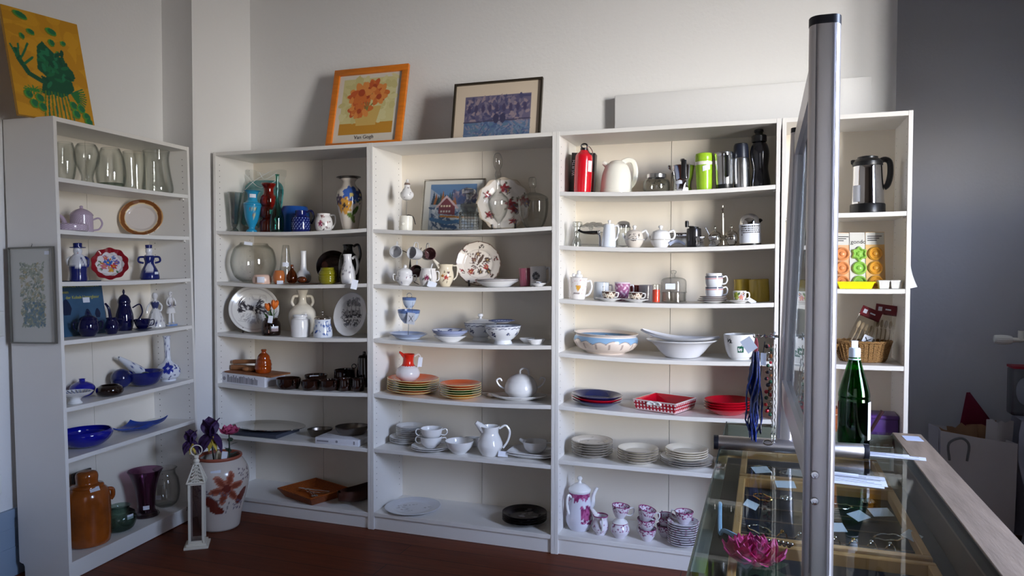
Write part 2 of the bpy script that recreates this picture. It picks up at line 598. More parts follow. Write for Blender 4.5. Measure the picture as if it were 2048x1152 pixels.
def standing_plate(name, label, cat, at, w, design, lean=14, wob=None, face=0.0, rimh=.02, m=None, sy=1.0, group=None, n=80, rings=10, dz=0.0):
    M, u = site(at, face, dz)
    r = w * u / 2
    o = plate_mb(r, rimh, .5, n, rings, wob, sy).build(name, m or PAINTED)
    if design: paint(o, design(r), 'xy')
    place(o, M @ Tr(0, 0, r * sy * math.cos(R(lean)) + .001) @ Rx(R(90 - lean)))
    tagit(o, label, cat, group)
    return o, M, r

def easel(label, M, r):
    """a small folding plate stand under a plate"""
    mb = MB()
    for sx in (-1, 1):
        x = sx * r * .42
        mb.tube(spl([(x, -.05, .034), (x, -.046, .0065), (x, -.01, .0065), (x * .9, .05, .0065)], 4), .0045, 8)
        mb.tube(spl([(x, -.01, .0065), (x * .7, .034, r * .7), (x * .5, .042, r * .9)], 4), .004, 8)
    mb.tube([(-r * .4, .01, .03), (r * .4, .01, .03)], .0035, 8)
    o = mb.build('plate_stand', DKSTAND)
    place(o, M)
    return tagit(o, label, 'plate stand')

def pane(nx, nz, w, h, y=0.0): return MB().grid(nx, nz, lambda i, j: ((i - .5) * w, y, j * h))

def picture(name, label, M, w, h, design, frame_m, fw=.02, fd=.018, glaze=False, mount=None, res=120, cat='picture'):
    """a framed picture whose foot is on z = 0 and whose face looks along -y"""
    root = empty(name, M, label, cat)
    mb = MB()
    for a in ((-w / 2, w / 2, 0, fw), (-w / 2, w / 2, h - fw, h), (-w / 2, -w / 2 + fw, fw, h - fw), (w / 2 - fw, w / 2, fw, h - fw)):
        mb.box(a[0], a[1], -fd, 0, a[2], a[3], .0015)
    mb.build('frame', frame_m, root)
    MB().box(-w / 2 + fw * .6, w / 2 - fw * .6, -fd * .35, -.001, fw * .6, h - fw * .6).build('backing', mat('picture_backing', (120, 100, 80), .8), root)
    iw, ih = w - 2 * fw, h - 2 * fw
    p = pane(res, int(res * ih / iw), iw, ih, -fd * .4).build('print', PRINT, root)
    for v in p.data.vertices: v.co.z += fw
    d = design(iw, ih)
    me = p.data
    co = np.array([tuple(v.co) for v in me.vertices])
    c = np.ones((len(co), 4), np.float32); c[:, :3] = d.ev(co[:, 0], co[:, 2] - fw)
    me.attributes.new('pattern', 'FLOAT_COLOR', 'POINT').data.foreach_set('color', c.ravel())
    if glaze: MB().box(-iw / 2, iw / 2, -fd * .62, -fd * .55, fw, h - fw).build('glass_pane', CLEAR, root)
    return root

# ------------------------------------------------------------------ the room
PLASTER = mat('white_plaster', (226, 225, 224), .85, bump=.35, bscale=55)
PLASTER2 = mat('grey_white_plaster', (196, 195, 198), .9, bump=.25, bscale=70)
BLUEGREY = mat('blue_grey_paint', (140, 158, 178), .45)
def build_floor():
    m = bpy.data.materials.new('floor_planks'); m.use_nodes = True
    nt = m.node_tree; b = nt.nodes['Principled BSDF']
    tc = nt.nodes.new('ShaderNodeTexCoord')
    br = nt.nodes.new('ShaderNodeTexBrick')
    br.inputs['Scale'].default_value = 1.0
    br.inputs['Brick Width'].default_value = 2.6; br.inputs['Row Height'].default_value = .125
    br.inputs['Mortar Size'].default_value = .0022; br.inputs['Mortar Smooth'].default_value = .3
    br.inputs['Color1'].default_value = (*lin((118, 56, 26)), 1); br.inputs['Color2'].default_value = (*lin((100, 44, 20)), 1)
    br.inputs['Mortar'].default_value = (*lin((34, 16, 10)), 1)
    nt.links.new(tc.outputs['Object'], br.inputs['Vector'])
    mp = nt.nodes.new('ShaderNodeMapping'); mp.inputs['Scale'].default_value = (1.2, 16, 1)
    nt.links.new(tc.outputs['Object'], mp.inputs[0])
    n = nt.nodes.new('ShaderNodeTexNoise'); n.inputs['Scale'].default_value = 3.0; n.inputs['Detail'].default_value = 6
    nt.links.new(mp.outputs[0], n.inputs['Vector'])
    mx = nt.nodes.new('ShaderNodeMix'); mx.data_type = 'RGBA'; mx.blend_type = 'MULTIPLY'; mx.inputs['Factor'].default_value = .55
    rp = nt.nodes.new('ShaderNodeValToRGB'); rp.color_ramp.elements[0].color = (.42, .38, .36, 1); rp.color_ramp.elements[0].position = .32; rp.color_ramp.elements[1].position = .68
    nt.links.new(n.outputs[0], rp.inputs[0])
    nt.links.new(br.outputs['Color'], mx.inputs['A']); nt.links.new(rp.outputs[0], mx.inputs['B'])
    nt.links.new(mx.outputs['Result'], b.inputs['Base Color'])
    b.inputs['Roughness'].default_value = .5; b.inputs['Specular IOR Level'].default_value = .25
    return m
FLOORM = build_floor()
struct(MB().box(-.95, 5.2, -6.2, 1.6, -.08, 0).build('floor', FLOORM))
struct(MB().box(-.95, 5.2, -6.2, 1.6, 3.35, 3.45).build('ceiling', mat('ceiling_grey_plaster', (160, 156, 150), .9)))

# back wall, ending in a rounded corner where the room runs on behind
cr = .06
poly = [(-.7, 1.5), (-.7, .352), (3.5 - cr, .352)] + [(3.5 - cr + cr * math.sin(t * PI / 16), .352 + cr - cr * math.cos(t * PI / 16)) for t in range(1, 8)] + [(3.5, .352 + cr), (3.5, 1.5)]
struct(MB().prism(poly, 0, 3.35).build('wall_back', PLASTER))
struct(MB().box(2.222, 3.385, .292, .3515, 2.0215, 2.238, .004).build('trim_1', PLASTER))
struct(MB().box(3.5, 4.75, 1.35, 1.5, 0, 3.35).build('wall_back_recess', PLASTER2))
# side wall: the pier beside the row, and the recess in which the first bookcase stands
RZA = A_EUL.z - PI / 2
nl = Matrix.Rotation(A_EUL.z, 3, 'Z')
def aw(x, y): v = nl @ Vector((x, y, 0)) + A_ORG; return (v.x, v.y)
p1, p2 = aw(1.02, .312), aw(-5.2, .312)
q1, q2 = aw(1.02, .53), aw(-5.2, .53)
struct(MB().prism([p1, q1, q2, p2], 0, 3.35).build('wall_left', PLASTER))
struct(MB().prism([(-.03, -.118), (-.022, .352), (-.7, .352), aw(1.02, .531), aw(1.0, .312)], 0, 3.35).build('wall_left_pier', PLASTER))
mb = MB()
for (d0, d1, z0, z1) in ((.3, .311, 0, .262), (.294, .311, .262, .3)):
    mb.prism([aw(.99, d1), aw(.99, d0), aw(-3.2, d0), aw(-3.2, d1)], z0, z1)
mb.prism([aw(.99, .3), aw(.99, .297), aw(-3.2, .297), aw(-3.2, .3)], 0, .13)
mb.prism([aw(.99, .3), aw(.99, .298), aw(-3.2, .298), aw(-3.2, .3)], .17, .215)
struct(mb.build('baseboard_left', BLUEGREY))
# the side of the shop with the window, and the room behind the camera, out of sight of the picture
DIM = mat('shop_wall_ochre', (92, 82, 76), .8)
WFR = mat('window_white_paint', (235, 235, 235), .4)
def window_wall(name, x0, x1, ya, yb, wa, wb, z0, z1, m, k):
    mb = MB()
    mb.box(x0, x1, ya, yb, 0, z0); mb.box(x0, x1, ya, yb, z1, 3.35); mb.box(x0, x1, ya, wa, z0, z1); mb.box(x0, x1, wb, yb, z0, z1)
    struct(mb.build(name, m))
    mb = MB(); xm = x1 - .05
    for y in (wa + .02, (wa + wb) / 2, wb - .02): mb.box(xm - .03, xm + .03, y - .02, y + .02, z0, z1)
    for z in (z0 + .02, z0 + (z1 - z0) * .7, z1 - .02): mb.box(xm - .03, xm + .03, wa, wb, z - .02, z + .02)
    w = struct(mb.build('window_%d' % k, WFR))
    MB().box(xm - .004, xm + .004, wa, wb, z0, z1).build('glass_pane', CLEAR, w)
window_wall('wall_right', 4.97, 5.17, -6.0, -.45, -2.6, -1.65, .75, 2.75, DIM, 1)
struct(MB().box(3.93, 5.17, -.45, -.05, 0, 3.35).build('wall_right_pier', PLASTER))
window_wall('wall_right_recess', 4.7, 4.9, -.05, 1.5, .54, .86, 1.7, 2.2, PLASTER2, 2)  # unseen small window, put in so the recess is less dark
struct(MB().box(-.95, 5.2, -6.2, -6.0, 0, 3.35).build('wall_front', DIM))
o = MB().box(2.5, 4.0, -5.0, -4.55, 0, 2.2, .004, 1).build('reflector', WFR); tagit(o, 'plain white cupboard standing behind the camera', 'reflector')  # unseen white block added to brighten the aluminium post's reflection

# light switch and wall socket on the side wall
SWM = mat('switch_plastic', (228, 228, 224), .35)
MW = Matrix.Translation(A_ORG) @ Rz(A_EUL.z)
o = empty('light_switch', MW @ Tr(-.06, .311, 1.125), 'white rocker light switch on the wall beside the framed print', 'light switch')
MB().box(-.04, .04, -.011, 0, -.055, .055, .004).build('cover_plate', SWM, o)
MB().at(Tr(0, -.011, 0) @ Rx(R(4))).box(-.028, .028, -.004, .002, -.042, .042, .002).build('rocker', SWM, o)
o = empty('wall_socket', MW @ Tr(-.09, .311, .422), 'white wall power socket above the blue grey baseboard', 'socket')
MB().box(-.042, .042, -.011, 0, -.042, .042, .004).build('cover_plate', SWM, o)
MB().at(Tr(0, -.0115, 0) @ Rx(R(90))).lathe([(.0, -.001), (.017, -.001), (.017, .003), (.02, .003), (.02, -.001)], 24).build('socket_well', mat('socket_grey', (150, 150, 150), .5), o)

# ------------------------------------------------------------------ bookcases
def bookcase(case, label):
    W, D, H = WID[case], DEP[case], 2.02
    root = empty('bookcase', ROW[case], label, 'bookcase', 'white bookcases along the walls')
    zs = SHZ[case]
    for k, x in enumerate((0.0006, W - TP - .0006)):
        mb = MB()
        if case == 'A':
            prof = [(0, 0), (D - .028, 0), (D - .028, .05), (D - .022, .062), (D - .008, .066), (D, .07), (D, H), (0, H)]
            mb.at(Matrix(((0, 0, 1, x), (1, 0, 0, 0), (0, 1, 0, 0), (0, 0, 0, 1)))).prism(prof, 0, TP)
            mb.at(Matrix())
        else: mb.box(x, x + TP, 0, D, 0, H, .0008, 1)
        xi = x + TP + .0004 if k == 0 else x - .0004
        mb.m = 1
        for y in (.032, D - .045):
            z = .16
            while z < H - .05:
                mb._add([(xi, y + .0026 * math.cos(t * PI / 4), z + .0026 * math.sin(t * PI / 4)) for t in range(8)], [tuple(range(8))])
                z += .032
        mb.build('side_panel', [BOARD, HOLE], root, recalc=False)
    MB().box(TP, W - TP, .001, D - .005, H - .02, H - .0005, .001, 1).build('top_board', BOARD, root)
    h = W / 2
    MB().box(TP * .5, h - .0012, D - .007, D - .003, .06, H - .01).build('back_panel', BACKB, root)
    MB().box(h + .0012, W - TP * .5, D - .007, D - .003, .06, H - .01).build('back_panel', BACKB, root)
    for i, z in enumerate(zs):
        n = 20
        mb = MB()
        x0, x1, y0, y1, th = TP + .001, W - TP - .001, .002, D - .008, (.02 if i == len(zs) - 1 else .019)
        vs, fs = [], []
        for j in range(n + 1):
            x = x0 + (x1 - x0) * j / n
            zz = z - sag(case, i + 1, x)
            vs += [(x, y0, zz - th), (x, y1, zz - th), (x, y1, zz), (x, y0 + .0012, zz), (x, y0, zz - .0012)]
        for j in range(n):
            a, b = j * 5, j * 5 + 5
            for q in range(5): fs.append((a + q, a + (q + 1) % 5, b + (q + 1) % 5, b + q))
        fs += [(4, 3, 2, 1, 0), tuple(n * 5 + q for q in range(5))]
        mb._add(vs, fs)
        if i < len(zs) - 1:
            for x in (x0 - .0008, x1 - .011): mb.box(x, x + .012, .026, .038, z - th - .009, z - th + .0005)
        mb.build('shelf', BOARD, root, smooth=30)
    MB().box(TP, W - TP, .012, .03, 0, zs[-1] - .0205).build('kick_plate', BOARD, root)
    return root
bookcase('A', 'white corner bookcase with the narrow framed print hanging on its side')
bookcase('B', 'white bookcase whose top shelf holds the film wrapped turquoise plate')
bookcase('C', 'white bookcase holding the orange and green plates and the white soup tureen')
bookcase('D', 'white bookcase with flasks on its top shelf and pink cups at its foot')
bookcase('E', 'narrow white bookcase behind the aluminium post, with the steel jug on it')

# ================================================================== bookcase A, the corner one
P_OVAL = [(.5, 0), (.8, .12), (1, .5), (.86, .86), (.74, 1)]
P_TUMB = [(.72, 0), (.92, .12), (1, .4), (.84, .8), (.62, 1)]
P_BALL = [(.45, 0), (.86, .2), (1, .5), (.82, .83), (.5, 1)]
P_CYL = [(.97, 0), (1, .04), (1, .96), (1, 1)]
P_CUP = [(.5, 0), (.52, .04), (.72, .22), (.92, .6), (1, 1)]
P_MUG = [(.9, 0), (.98, .05), (1, .5), (1, 1)]
g = 'glass vases on the top shelf of the corner bookcase'
pot('glass_vase', 'oval clear glass vase at the near end of the corner bookcase, on its top shelf', 'vase', ('A', 1, 131, .13), 40, 80, P_OVAL, THICK, .004, group=g)
pot('glass_vase', 'clear glass vase with big round head and narrow waist on the top shelf', 'vase', ('A', 1, 175, .12), 47, 82, [(.62, 0), (.5, .1), (.46, .2), (.62, .36), (.95, .58), (1, .74), (.86, .92), (.7, 1)], THICK, .004, group=g)
v = pot('glass_vase', 'barrel shaped clear glass vase with thick greenish base on the top shelf', 'vase', ('A', 1, 223, .12), 55, 80, P_TUMB, THICK, .004, group=g)
v.lathe('thick_base', [(.02, .015), (.66, .015), (.8, .05), (.84, .13), (.02, .11)], glass('green_glass_base', (214, 226, 219), (110, 130, 122)), k=1)
pot('glass_vase', 'straight clear glass cylinder vase on the top shelf beside the flared vase', 'vase', ('A', 1, 270, .13), 40, 79, P_CYL, THICK, .004, group=g)
pot('glass_vase', 'wide clear glass vase spreading to a broad foot, farthest along the top shelf', 'vase', ('A', 1, 316, .12), 58, 86, [(.82, 0), (.98, .06), (1, .14), (.92, .34), (.82, .6), (.78, .82), (.86, 1)], THICK, .004, group=g)

LILAC = lambda W, H: Ds((206, 190, 204)).fn(lambda u, v, out: np.where(((np.floor(u / .0045) + np.floor(v / .0045)) % 2 == 0)[:, None] & (v > .004)[:, None], np.array(lin((176, 154, 178))), out))
v = pot('teapot', 'small lilac checked teapot with lid on the second shelf', 'teapot', ('A', 2, 164, .13), 41, 37, [(1, 0), (1, .1), (.99, .8), (.98, .98)], WHITE, design=LILAC, n=64, k=10)
lm = mat('lilac_glaze', (190, 170, 190), .15, coat=.3)
v.lathe('lid', [(1.04, .97), (.96, 1.05), (.8, 1.15), (.5, 1.26), (.2, 1.33), (.12, 1.36), (.16, 1.42), (.1, 1.48), (0, 1.49)], lm)
v.handle([(.95, 0, .74), (1.5, 0, .82), (1.75, 0, .55), (1.5, 0, .25), (.98, 0, .16)], .004, lm)
v.spout([(.9, 0, .2), (1.35, 0, .4), (1.6, 0, .8), (1.95, 0, .98)], .016, .006, lm)
v = pot('teapot_warmer', 'low lilac checked teapot warmer in front of the lilac teapot', 'teapot warmer', ('A', 2, 143, .05), 58, 14, [(.96, 0), (1, .1), (1, .9), (.9, 1)], WHITE, design=LILAC, n=72, k=8)
mb = MB()
for a in (-.5, .35):
    r = v.W / 2 + .0006
    mb.grid(3, 1, lambda i, j: (r * math.sin(a + (i - .5) * .2), -r * math.cos(a + (i - .5) * .2), v.H * (.15 + .7 * j)))
mb.build('slot', mat('warmer_slot', (236, 230, 238), .5), v.o, recalc=False)

def gold_plate(r):
    d = Ds((214, 205, 198)); d.ring(r * .76, r * 1.2, (128, 78, 40)); d.ring(r * .94, r * 1.2, (196, 150, 96)); d.ring(r * .72, r * .765, (226, 200, 150)); return d
o, M, r = standing_plate('plate', 'white plate with broad golden brown rim standing upright on the second shelf', 'plate', ('A', 2, 285, .16), 80, gold_plate, 16, sy=.93, face=-.15)
o2 = MB().tube(spl([(-.03, -.05, .03), (-.03, -.045, .004), (-.03, .03, .004), (-.03, .05, .06)], 4), .0025, 6).tube(spl([(.03, -.05, .03), (.03, -.045, .004), (.03, .03, .004), (.03, .05, .06)], 4), .0025, 6).tube([(-.03, .03, .004), (.03, .03, .004)], .0025, 6).build('plate_stand', CLEAR)
place(o2, M); tagit(o2, 'clear plastic stand holding the gold rimmed plate', 'plate stand')

# blue and white bottle figures with the red plate
BW = (226, 226, 232); NAVY = (26, 36, 104)
def man_d(W, H):
    d = Ds(BW); d.band(-1, H * .40, NAVY); d.ell(0.0, H * .52, W * .34, H * .16, 0, (206, 206, 212)); d.line([(W * .2, H * .62), (W * .42, H * .42), (W * .3, H * .3)], .006, NAVY)
    d.band(H * .86, 9, NAVY); d.ell(-.006, H * .78, .002, None, 0, (40, 40, 60)); d.ell(.006, H * .78, .002, None, 0, (40, 40, 60)); d.line([(-.006, H * .735), (.006, H * .735)], .0016, (150, 70, 70)); return d
v = pot('figure_bottle', 'blue and white ceramic bottle shaped as a gentleman in a top hat', 'figurine', ('A', 3, 157, .12), 32, 77,
        [(.9, 0), (.98, .04), (.94, .2), (1, .38), (.9, .55), (.62, .68), (.42, .72), (.5, .78), (.46, .85), (.46, .87), (.9, .875), (.9, .89), (.5, .895), (.5, .99), (.46, 1)], WHITE, design=man_d, k=3, n=48, solid=True)
v.handle([(.7, 0, .64), (1.15, 0, .56), (1.1, 0, .42), (.6, 0, .36)], .006, mat('navy_glaze', NAVY, .1, coat=.4), 'arm', R(15))
v.handle([(.7, 0, .64), (1.15, 0, .56), (1.05, 0, .42), (.5, 0, .4)], .006, WHITE, 'arm', R(165))
def lady_d(W, H):
    d = Ds(BW); d.band(-1, H * .46, NAVY); d.ell(0, H * .33, W * .3, H * .14, 0, (206, 206, 214)); d.band(H * .46, H * .68, NAVY); d.band(H * .90, 9, NAVY)
    for k in range(3): d.ell(-.004, H * (.52 + .05 * k), .0022, None, 0, BW); d.ell(.006, H * (.52 + .05 * k), .0022, None, 0, BW)
    d.ell(-.005, H * .81, .002, None, 0, (40, 40, 60)); d.ell(.005, H * .81, .002, None, 0, (40, 40, 60)); return d
v = pot('figure_bottle', 'blue and white ceramic bottle shaped as a woman with hands on her hips', 'figurine', ('A', 3, 300, .13), 36, 69,
        [(.95, 0), (1, .05), (.85, .25), (.5, .43), (.46, .5), (.56, .62), (.44, .7), (.28, .74), (.36, .8), (.34, .88), (.46, .9), (.34, .91), (.36, .99), (.3, 1)], WHITE, design=lady_d, k=3, n=48, solid=True)
for s in (1, -1):
    v.handle([(.5 * 1, 0, .65), (1.05, 0, .62), (1.1, 0, .54), (.55, 0, .47)], .0055, mat('navy_glaze', NAVY, .1, coat=.4), 'arm', R(5) if s > 0 else R(175))
v.sticker(R(48), .16, .026, .02)
def red_plate(r):
    d = Ds((226, 220, 220)); d.ring(r * .74, r * 1.3, (140, 24, 36), 10, r * .03)
    g = random.Random(3)
    for i in range(26):
        a, q = g.uniform(0, 6.3), g.uniform(0, .6) * r
        d.ell(q * math.cos(a), q * math.sin(a), r * .1, r * .045, g.uniform(0, 3), g.choice([(60, 110, 70), (70, 100, 170), (190, 120, 60)]))
    for x, y, c, q in ((-.1, .12, (60, 100, 180), .24), (-.3, -.12, (200, 110, 130), .2), (.2, -.1, (190, 60, 60), .2), (.08, -.36, (214, 160, 60), .16), (.36, .14, (120, 90, 160), .16), (-.22, .42, (200, 90, 90), .14), (.2, .42, (70, 110, 180), .13)):
        d.flower(x * r, y * r, r * q, c)
    return d
standing_plate('plate', 'scalloped plate with red border and painted flowers leaning on the third shelf', 'plate', ('A', 3, 221, .13), 66, red_plate, 18, wob=lambda t, r, z: 1 + .035 * math.cos(10 * t) * (r > .03), n=100)

# cobalt coffee set, porcelain couple and the book
M, u = site(('A', 4, 171, .17))
root = empty('book', M @ Rx(R(-7)), 'blue book on porcelain with yellow title, standing behind the dark coffee set', 'book')
bw, bh = .275, .262
cov = MB().box(-bw / 2, bw / 2, -.001, .001, 0, bh).build('cover', mat('book_cover_blue', (58, 92, 122), .35, var=.25, vscale=6), root)
MB().box(-bw / 2 + .002, bw / 2 - .002, .001, .012, .003, bh - .003).build('pages', PAPER, root)
ym = mat('book_yellow_ink', (196, 188, 70), .6)
text('SERVICE PORZELLAN', .0235, ym, root, Tr(0.006, -.0015, bh - .024) @ Rx(R(90)))
text('Kronen', .021, ym, root, Tr(-.132, -.0015, bh - .054) @ Rx(R(90)), align='LEFT')
text('der Kobalt-Unterglasur', .021, ym, root, Tr(0.012, -.0015, bh - .08) @ Rx(R(90)))
mb = MB()
for x, z, r in ((-.09, .1, .03), (.03, .07, .022), (.09, .08, .018)):
    mb.at(Tr(x, -.0012, z) @ Matrix.Diagonal((1, .02, 1, 1))).lathe([(0, 0), (r * .6, 0), (r, r), (r * .7, r * 1.8), (r * .3, r * 2.4), (0, r * 2.5)], 16)
mb.build('cover_print', mat('book_print_blue', (22, 34, 66), .35), root)
MB().box(.01, .05, -.0022, -.001, .155, .18).build('price_label', PAPER, root)
g = 'dark cobalt coffee set on the fourth shelf'
v = pot('sugar_bowl', 'dark cobalt lidded sugar bowl in front of the blue book', 'sugar bowl', ('A', 4, 177, .09), 40, 34, [(.55, 0), (.6, .05), (.95, .35), (1, .6), (.86, .95), (.8, 1)], COBALT, group=g)
v.lathe('lid', [(.84, 1), (.7, 1.12), (.3, 1.24), (.1, 1.28), (.14, 1.38), (.1, 1.46), (0, 1.48)], COBALT)
for k in (0, PI): v.handle([(.92, 0, .8), (1.25, 0, .85), (1.2, 0, .5), (.95, 0, .42)], .003, COBALT, rot=k)
v = pot('creamer', 'dark cobalt cream jug between the sugar bowl and the coffee pot', 'jug', ('A', 4, 224, .08), 27, 32, [(.6, 0), (.65, .05), (1, .35), (.9, .65), (.68, .88), (.78, 1)], COBALT, group=g)
v.handle([(.8, 0, .9), (1.4, 0, .85), (1.35, 0, .45), (.95, 0, .35)], .003, COBALT)
v = pot('coffee_pot', 'tall dark cobalt coffee pot with curved spout on the fourth shelf', 'coffee pot', ('A', 4, 250, .165), 34, 56, [(.75, 0), (.8, .04), (.98, .3), (.95, .55), (.7, .85), (.66, .96), (.72, 1)], COBALT, group=g)
v.lathe('lid', [(.72, 1), (.7, 1.06), (.5, 1.2), (.2, 1.28), (.08, 1.3), (.14, 1.38), (.06, 1.46), (0, 1.48)], COBALT)
v.handle([(.85, 0, .8), (1.7, 0, .9), (1.9, 0, .65), (1.5, 0, .4), (.98, 0, .3)], .0035, COBALT)
v.spout([(.85, 0, .3), (1.4, 0, .4), (1.6, 0, .8), (1.95, 0, 1)], .011, .005, COBALT)
v = pot('coffee_cup', 'dark cobalt cup on its saucer beside the coffee pot', 'cup', ('A', 4, 285, .07), 30, 19, P_CUP, COBALT, group=g, dz=.008)
v.handle([(.95, 0, .85), (1.4, 0, .9), (1.35, 0, .4), (.8, 0, .3)], .0025, COBALT)
M, u = site(('A', 4, 285, .07)); o = plate_mb(.046, .01, .5, 40).build('saucer', COBALT); place(o, M); tagit(o, 'dark cobalt saucer under the coffee cup', 'saucer', g)
def porc_d(W, H):
    d = Ds((224, 222, 222)); d.speck(26, -.06, .06, H * .05, H * .45, .0045, [(50, 60, 110), (90, 90, 120)], 4); d.band(H * .55, H * .74, (60, 66, 110), .002, 200); return d
v = pot('porcelain_figurine', 'white and blue porcelain lady in a wide dress', 'figurine', ('A', 4, 312, .11), 34, 70,
        [(.9, 0), (1, .03), (.96, .1), (.74, .3), (.5, .48), (.3, .55), (.42, .66), (.44, .74), (.2, .78), (.2, .82), (.3, .87), (.32, .93), (.2, .99), (.06, 1)], WHITE, design=porc_d, solid=True, k=4, n=48,
        wob=lambda t, r, z: 1 + .05 * math.cos(9 * t) * (z < .08))
v.handle([(.4, 0, .72), (.75, 0, .6), (.62, 0, .48), (.3, 0, .5)], .005, WHITE, 'arm', R(20))
v.handle([(.4, 0, .72), (.75, 0, .62), (.9, 0, .5), (.9, 0, .42)], .005, WHITE, 'arm', R(170))
M, u = site(('A', 4, 343, .1))
h = 70 * u
mb = MB()
mb.lathe([(0, 0), (.03, 0), (.031, .008), (.024, .012), (0, .013)], 24)
for s in (-1, 1):
    mb.tube(spl([(s * .014, -.002 * s, .01), (s * .012, 0, .05), (s * .009, 0, h * .5)], 3), [.0055, .0055, .006, .0065, .007, .0075, .008], 10)
    mb.tube(spl([(s * .014, 0, h * .8), (s * .03, -.002, h * .72), (s * .033, -.004, h * .62), (s * .016, -.016, h * .56)], 3), .0045, 8)
mb.lathe([(.03, h * .36), (.024, h * .48), (.014, h * .58), (.018, h * .7), (.02, h * .79), (.007, h * .83), (.006, h * .85)], 24, sy=.7)
mb.ball((0, 0, h * .91), .013, sq=(.85, .9, 1.1))
o = mb.build('porcelain_figurine', PAINTED)
d = Ds((224, 222, 222)); d.rect(-.02, .02, h * .56, h * .6, (80, 80, 110)); d.rect(-.004, .004, h * .58, h * .8, (150, 140, 140)); d.speck(16, -.03, .03, h * .36, h * .76, .004, [(50, 60, 110), (90, 84, 120)], 9); d.ell(-.004, h * .915, .0016, None, 0, (50, 40, 40)); d.ell(.004, h * .915, .0016, None, 0, (50, 40, 40))
d.ell(0, 0, .04, .012, 0, (120, 150, 200))
paint(o, d, 'xz'); place(o, M); tagit(o, 'white and blue porcelain gentleman in a long coat, standing at the shelf end', 'figurine')

# blue ware on the fifth shelf
BLUEG = mat('royal_blue_glaze', (16, 22, 150), .08, coat=.5)
v = pot('vase', 'small round royal blue vase with short neck on the fifth shelf', 'vase', ('A', 5, 165, .185), 47, 35, [(.4, 0), (.75, .1), (1, .4), (.85, .66), (.4, .84), (.24, .88), (.22, .97), (.28, 1)], BLUEG)
v = pot('footed_bowl', 'white pierced fruit bowl on a foot at the near end of the fifth shelf', 'bowl', ('A', 5, 150, .06), 66, 24, [(.4, 0), (.42, .05), (.3, .3), (.4, .5), (.8, .72), (1, .98)], WHITE, n=64)
mb = MB()
for i in range(22):
    a = 2 * PI * i / 22
    r0, r1 = v.W * .3, v.W * .42
    mb.tube([(r0 * math.sin(a), -r0 * math.cos(a), v.H * .74), (r1 * math.sin(a + .2), -r1 * math.cos(a + .2), v.H * .97)], .0016, 5)
mb.build('lattice', mat('lattice_shade_blue', (90, 100, 140), .3), v.o)
pot('dish', 'low dark brown glazed dish beside the small blue vase', 'dish', ('A', 5, 220, .07), 50, 20, [(.62, 0), (.9, .2), (1, .55), (.92, .85), (.74, 1)], mat('black_brown_glaze', (30, 16, 12), .1, coat=.5), t=.008)
BG = glass('blue_glass', (50, 70, 190), (10, 14, 80), 1.3)
BGS = mat('deep_blue_glass', (20, 30, 110), .06, coat=.6)
pot('glass_bowl', 'wide deep blue glass bowl holding two glass balls', 'bowl', ('A', 5, 290, .12), 72, 28, [(.35, 0), (.6, .12), (.88, .6), (1, 1)], BGS, t=.006)
M, u = site(('A', 5, 243, .18))
o = MB().ball((0, 0, .05), .0495, 24, 16).build('glass_ball', mat('marbled_blue', (24, 34, 96), .12, var=.6, vscale=9, coat=.4)); place(o, M); tagit(o, 'large marbled blue ball behind the low dark dish', 'ornament', 'balls beside the blue glass bowl')
M, u = site(('A', 5, 291, .12))
o = MB().ball((0, 0, .04), .031, 24, 16).build('glass_ball', mat('marbled_green', (40, 66, 72), .12, var=.6, vscale=9, coat=.4)); place(o, M); tagit(o, 'smaller dark green ball in the blue glass bowl', 'ornament', 'balls beside the blue glass bowl')
M, u = site(('A', 5, 304, .14))
hl = [(0, 0), (.024, .004), (.028, .055), (.021, .125), (.011, .195), (.0075, .215), (.005, .215), (.015, .125), (.021, .055), (0, .01)]
o = MB().lathe(spl(hl[:6], 4) + hl[6:], 32).build('porcelain_horn', PAINTED)
d = Ds((222, 224, 230)); d.speck(16, -.1, .1, .01, .1, .009, [(40, 54, 130), (60, 80, 150)], 5); d.line([(-.03, .12), (0, .13), (.03, .12)], .004, (50, 60, 130)); paint(o, d, 'cyl', .03)
place(o, M @ Tr(.02, .06, .036) @ Ry(R(-56))); tagit(o, 'white and blue porcelain horn lying tilted beside the tall blue vase', 'ornament')
def delft(W, H):
    d = Ds((222, 226, 236)); d.speck(90, -W * 1.6, W * 1.6, 0, H, .009, [(30, 44, 130), (50, 66, 160), (24, 34, 110)], 11); d.flower(0, H * .3, .03, (36, 50, 150), (200, 206, 226), 7); d.band(-1, H * .03, (222, 226, 236)); return d
pot('vase', 'blue and white bottle vase with tall narrow neck on the fifth shelf', 'vase', ('A', 5, 337, .1), 46, 89, [(.62, 0), (.62, .03), (.9, .1), (1, .2), (.84, .32), (.4, .42), (.26, .5), (.24, .75), (.28, .96), (.34, 1)], WHITE, design=delft, n=64, k=6)

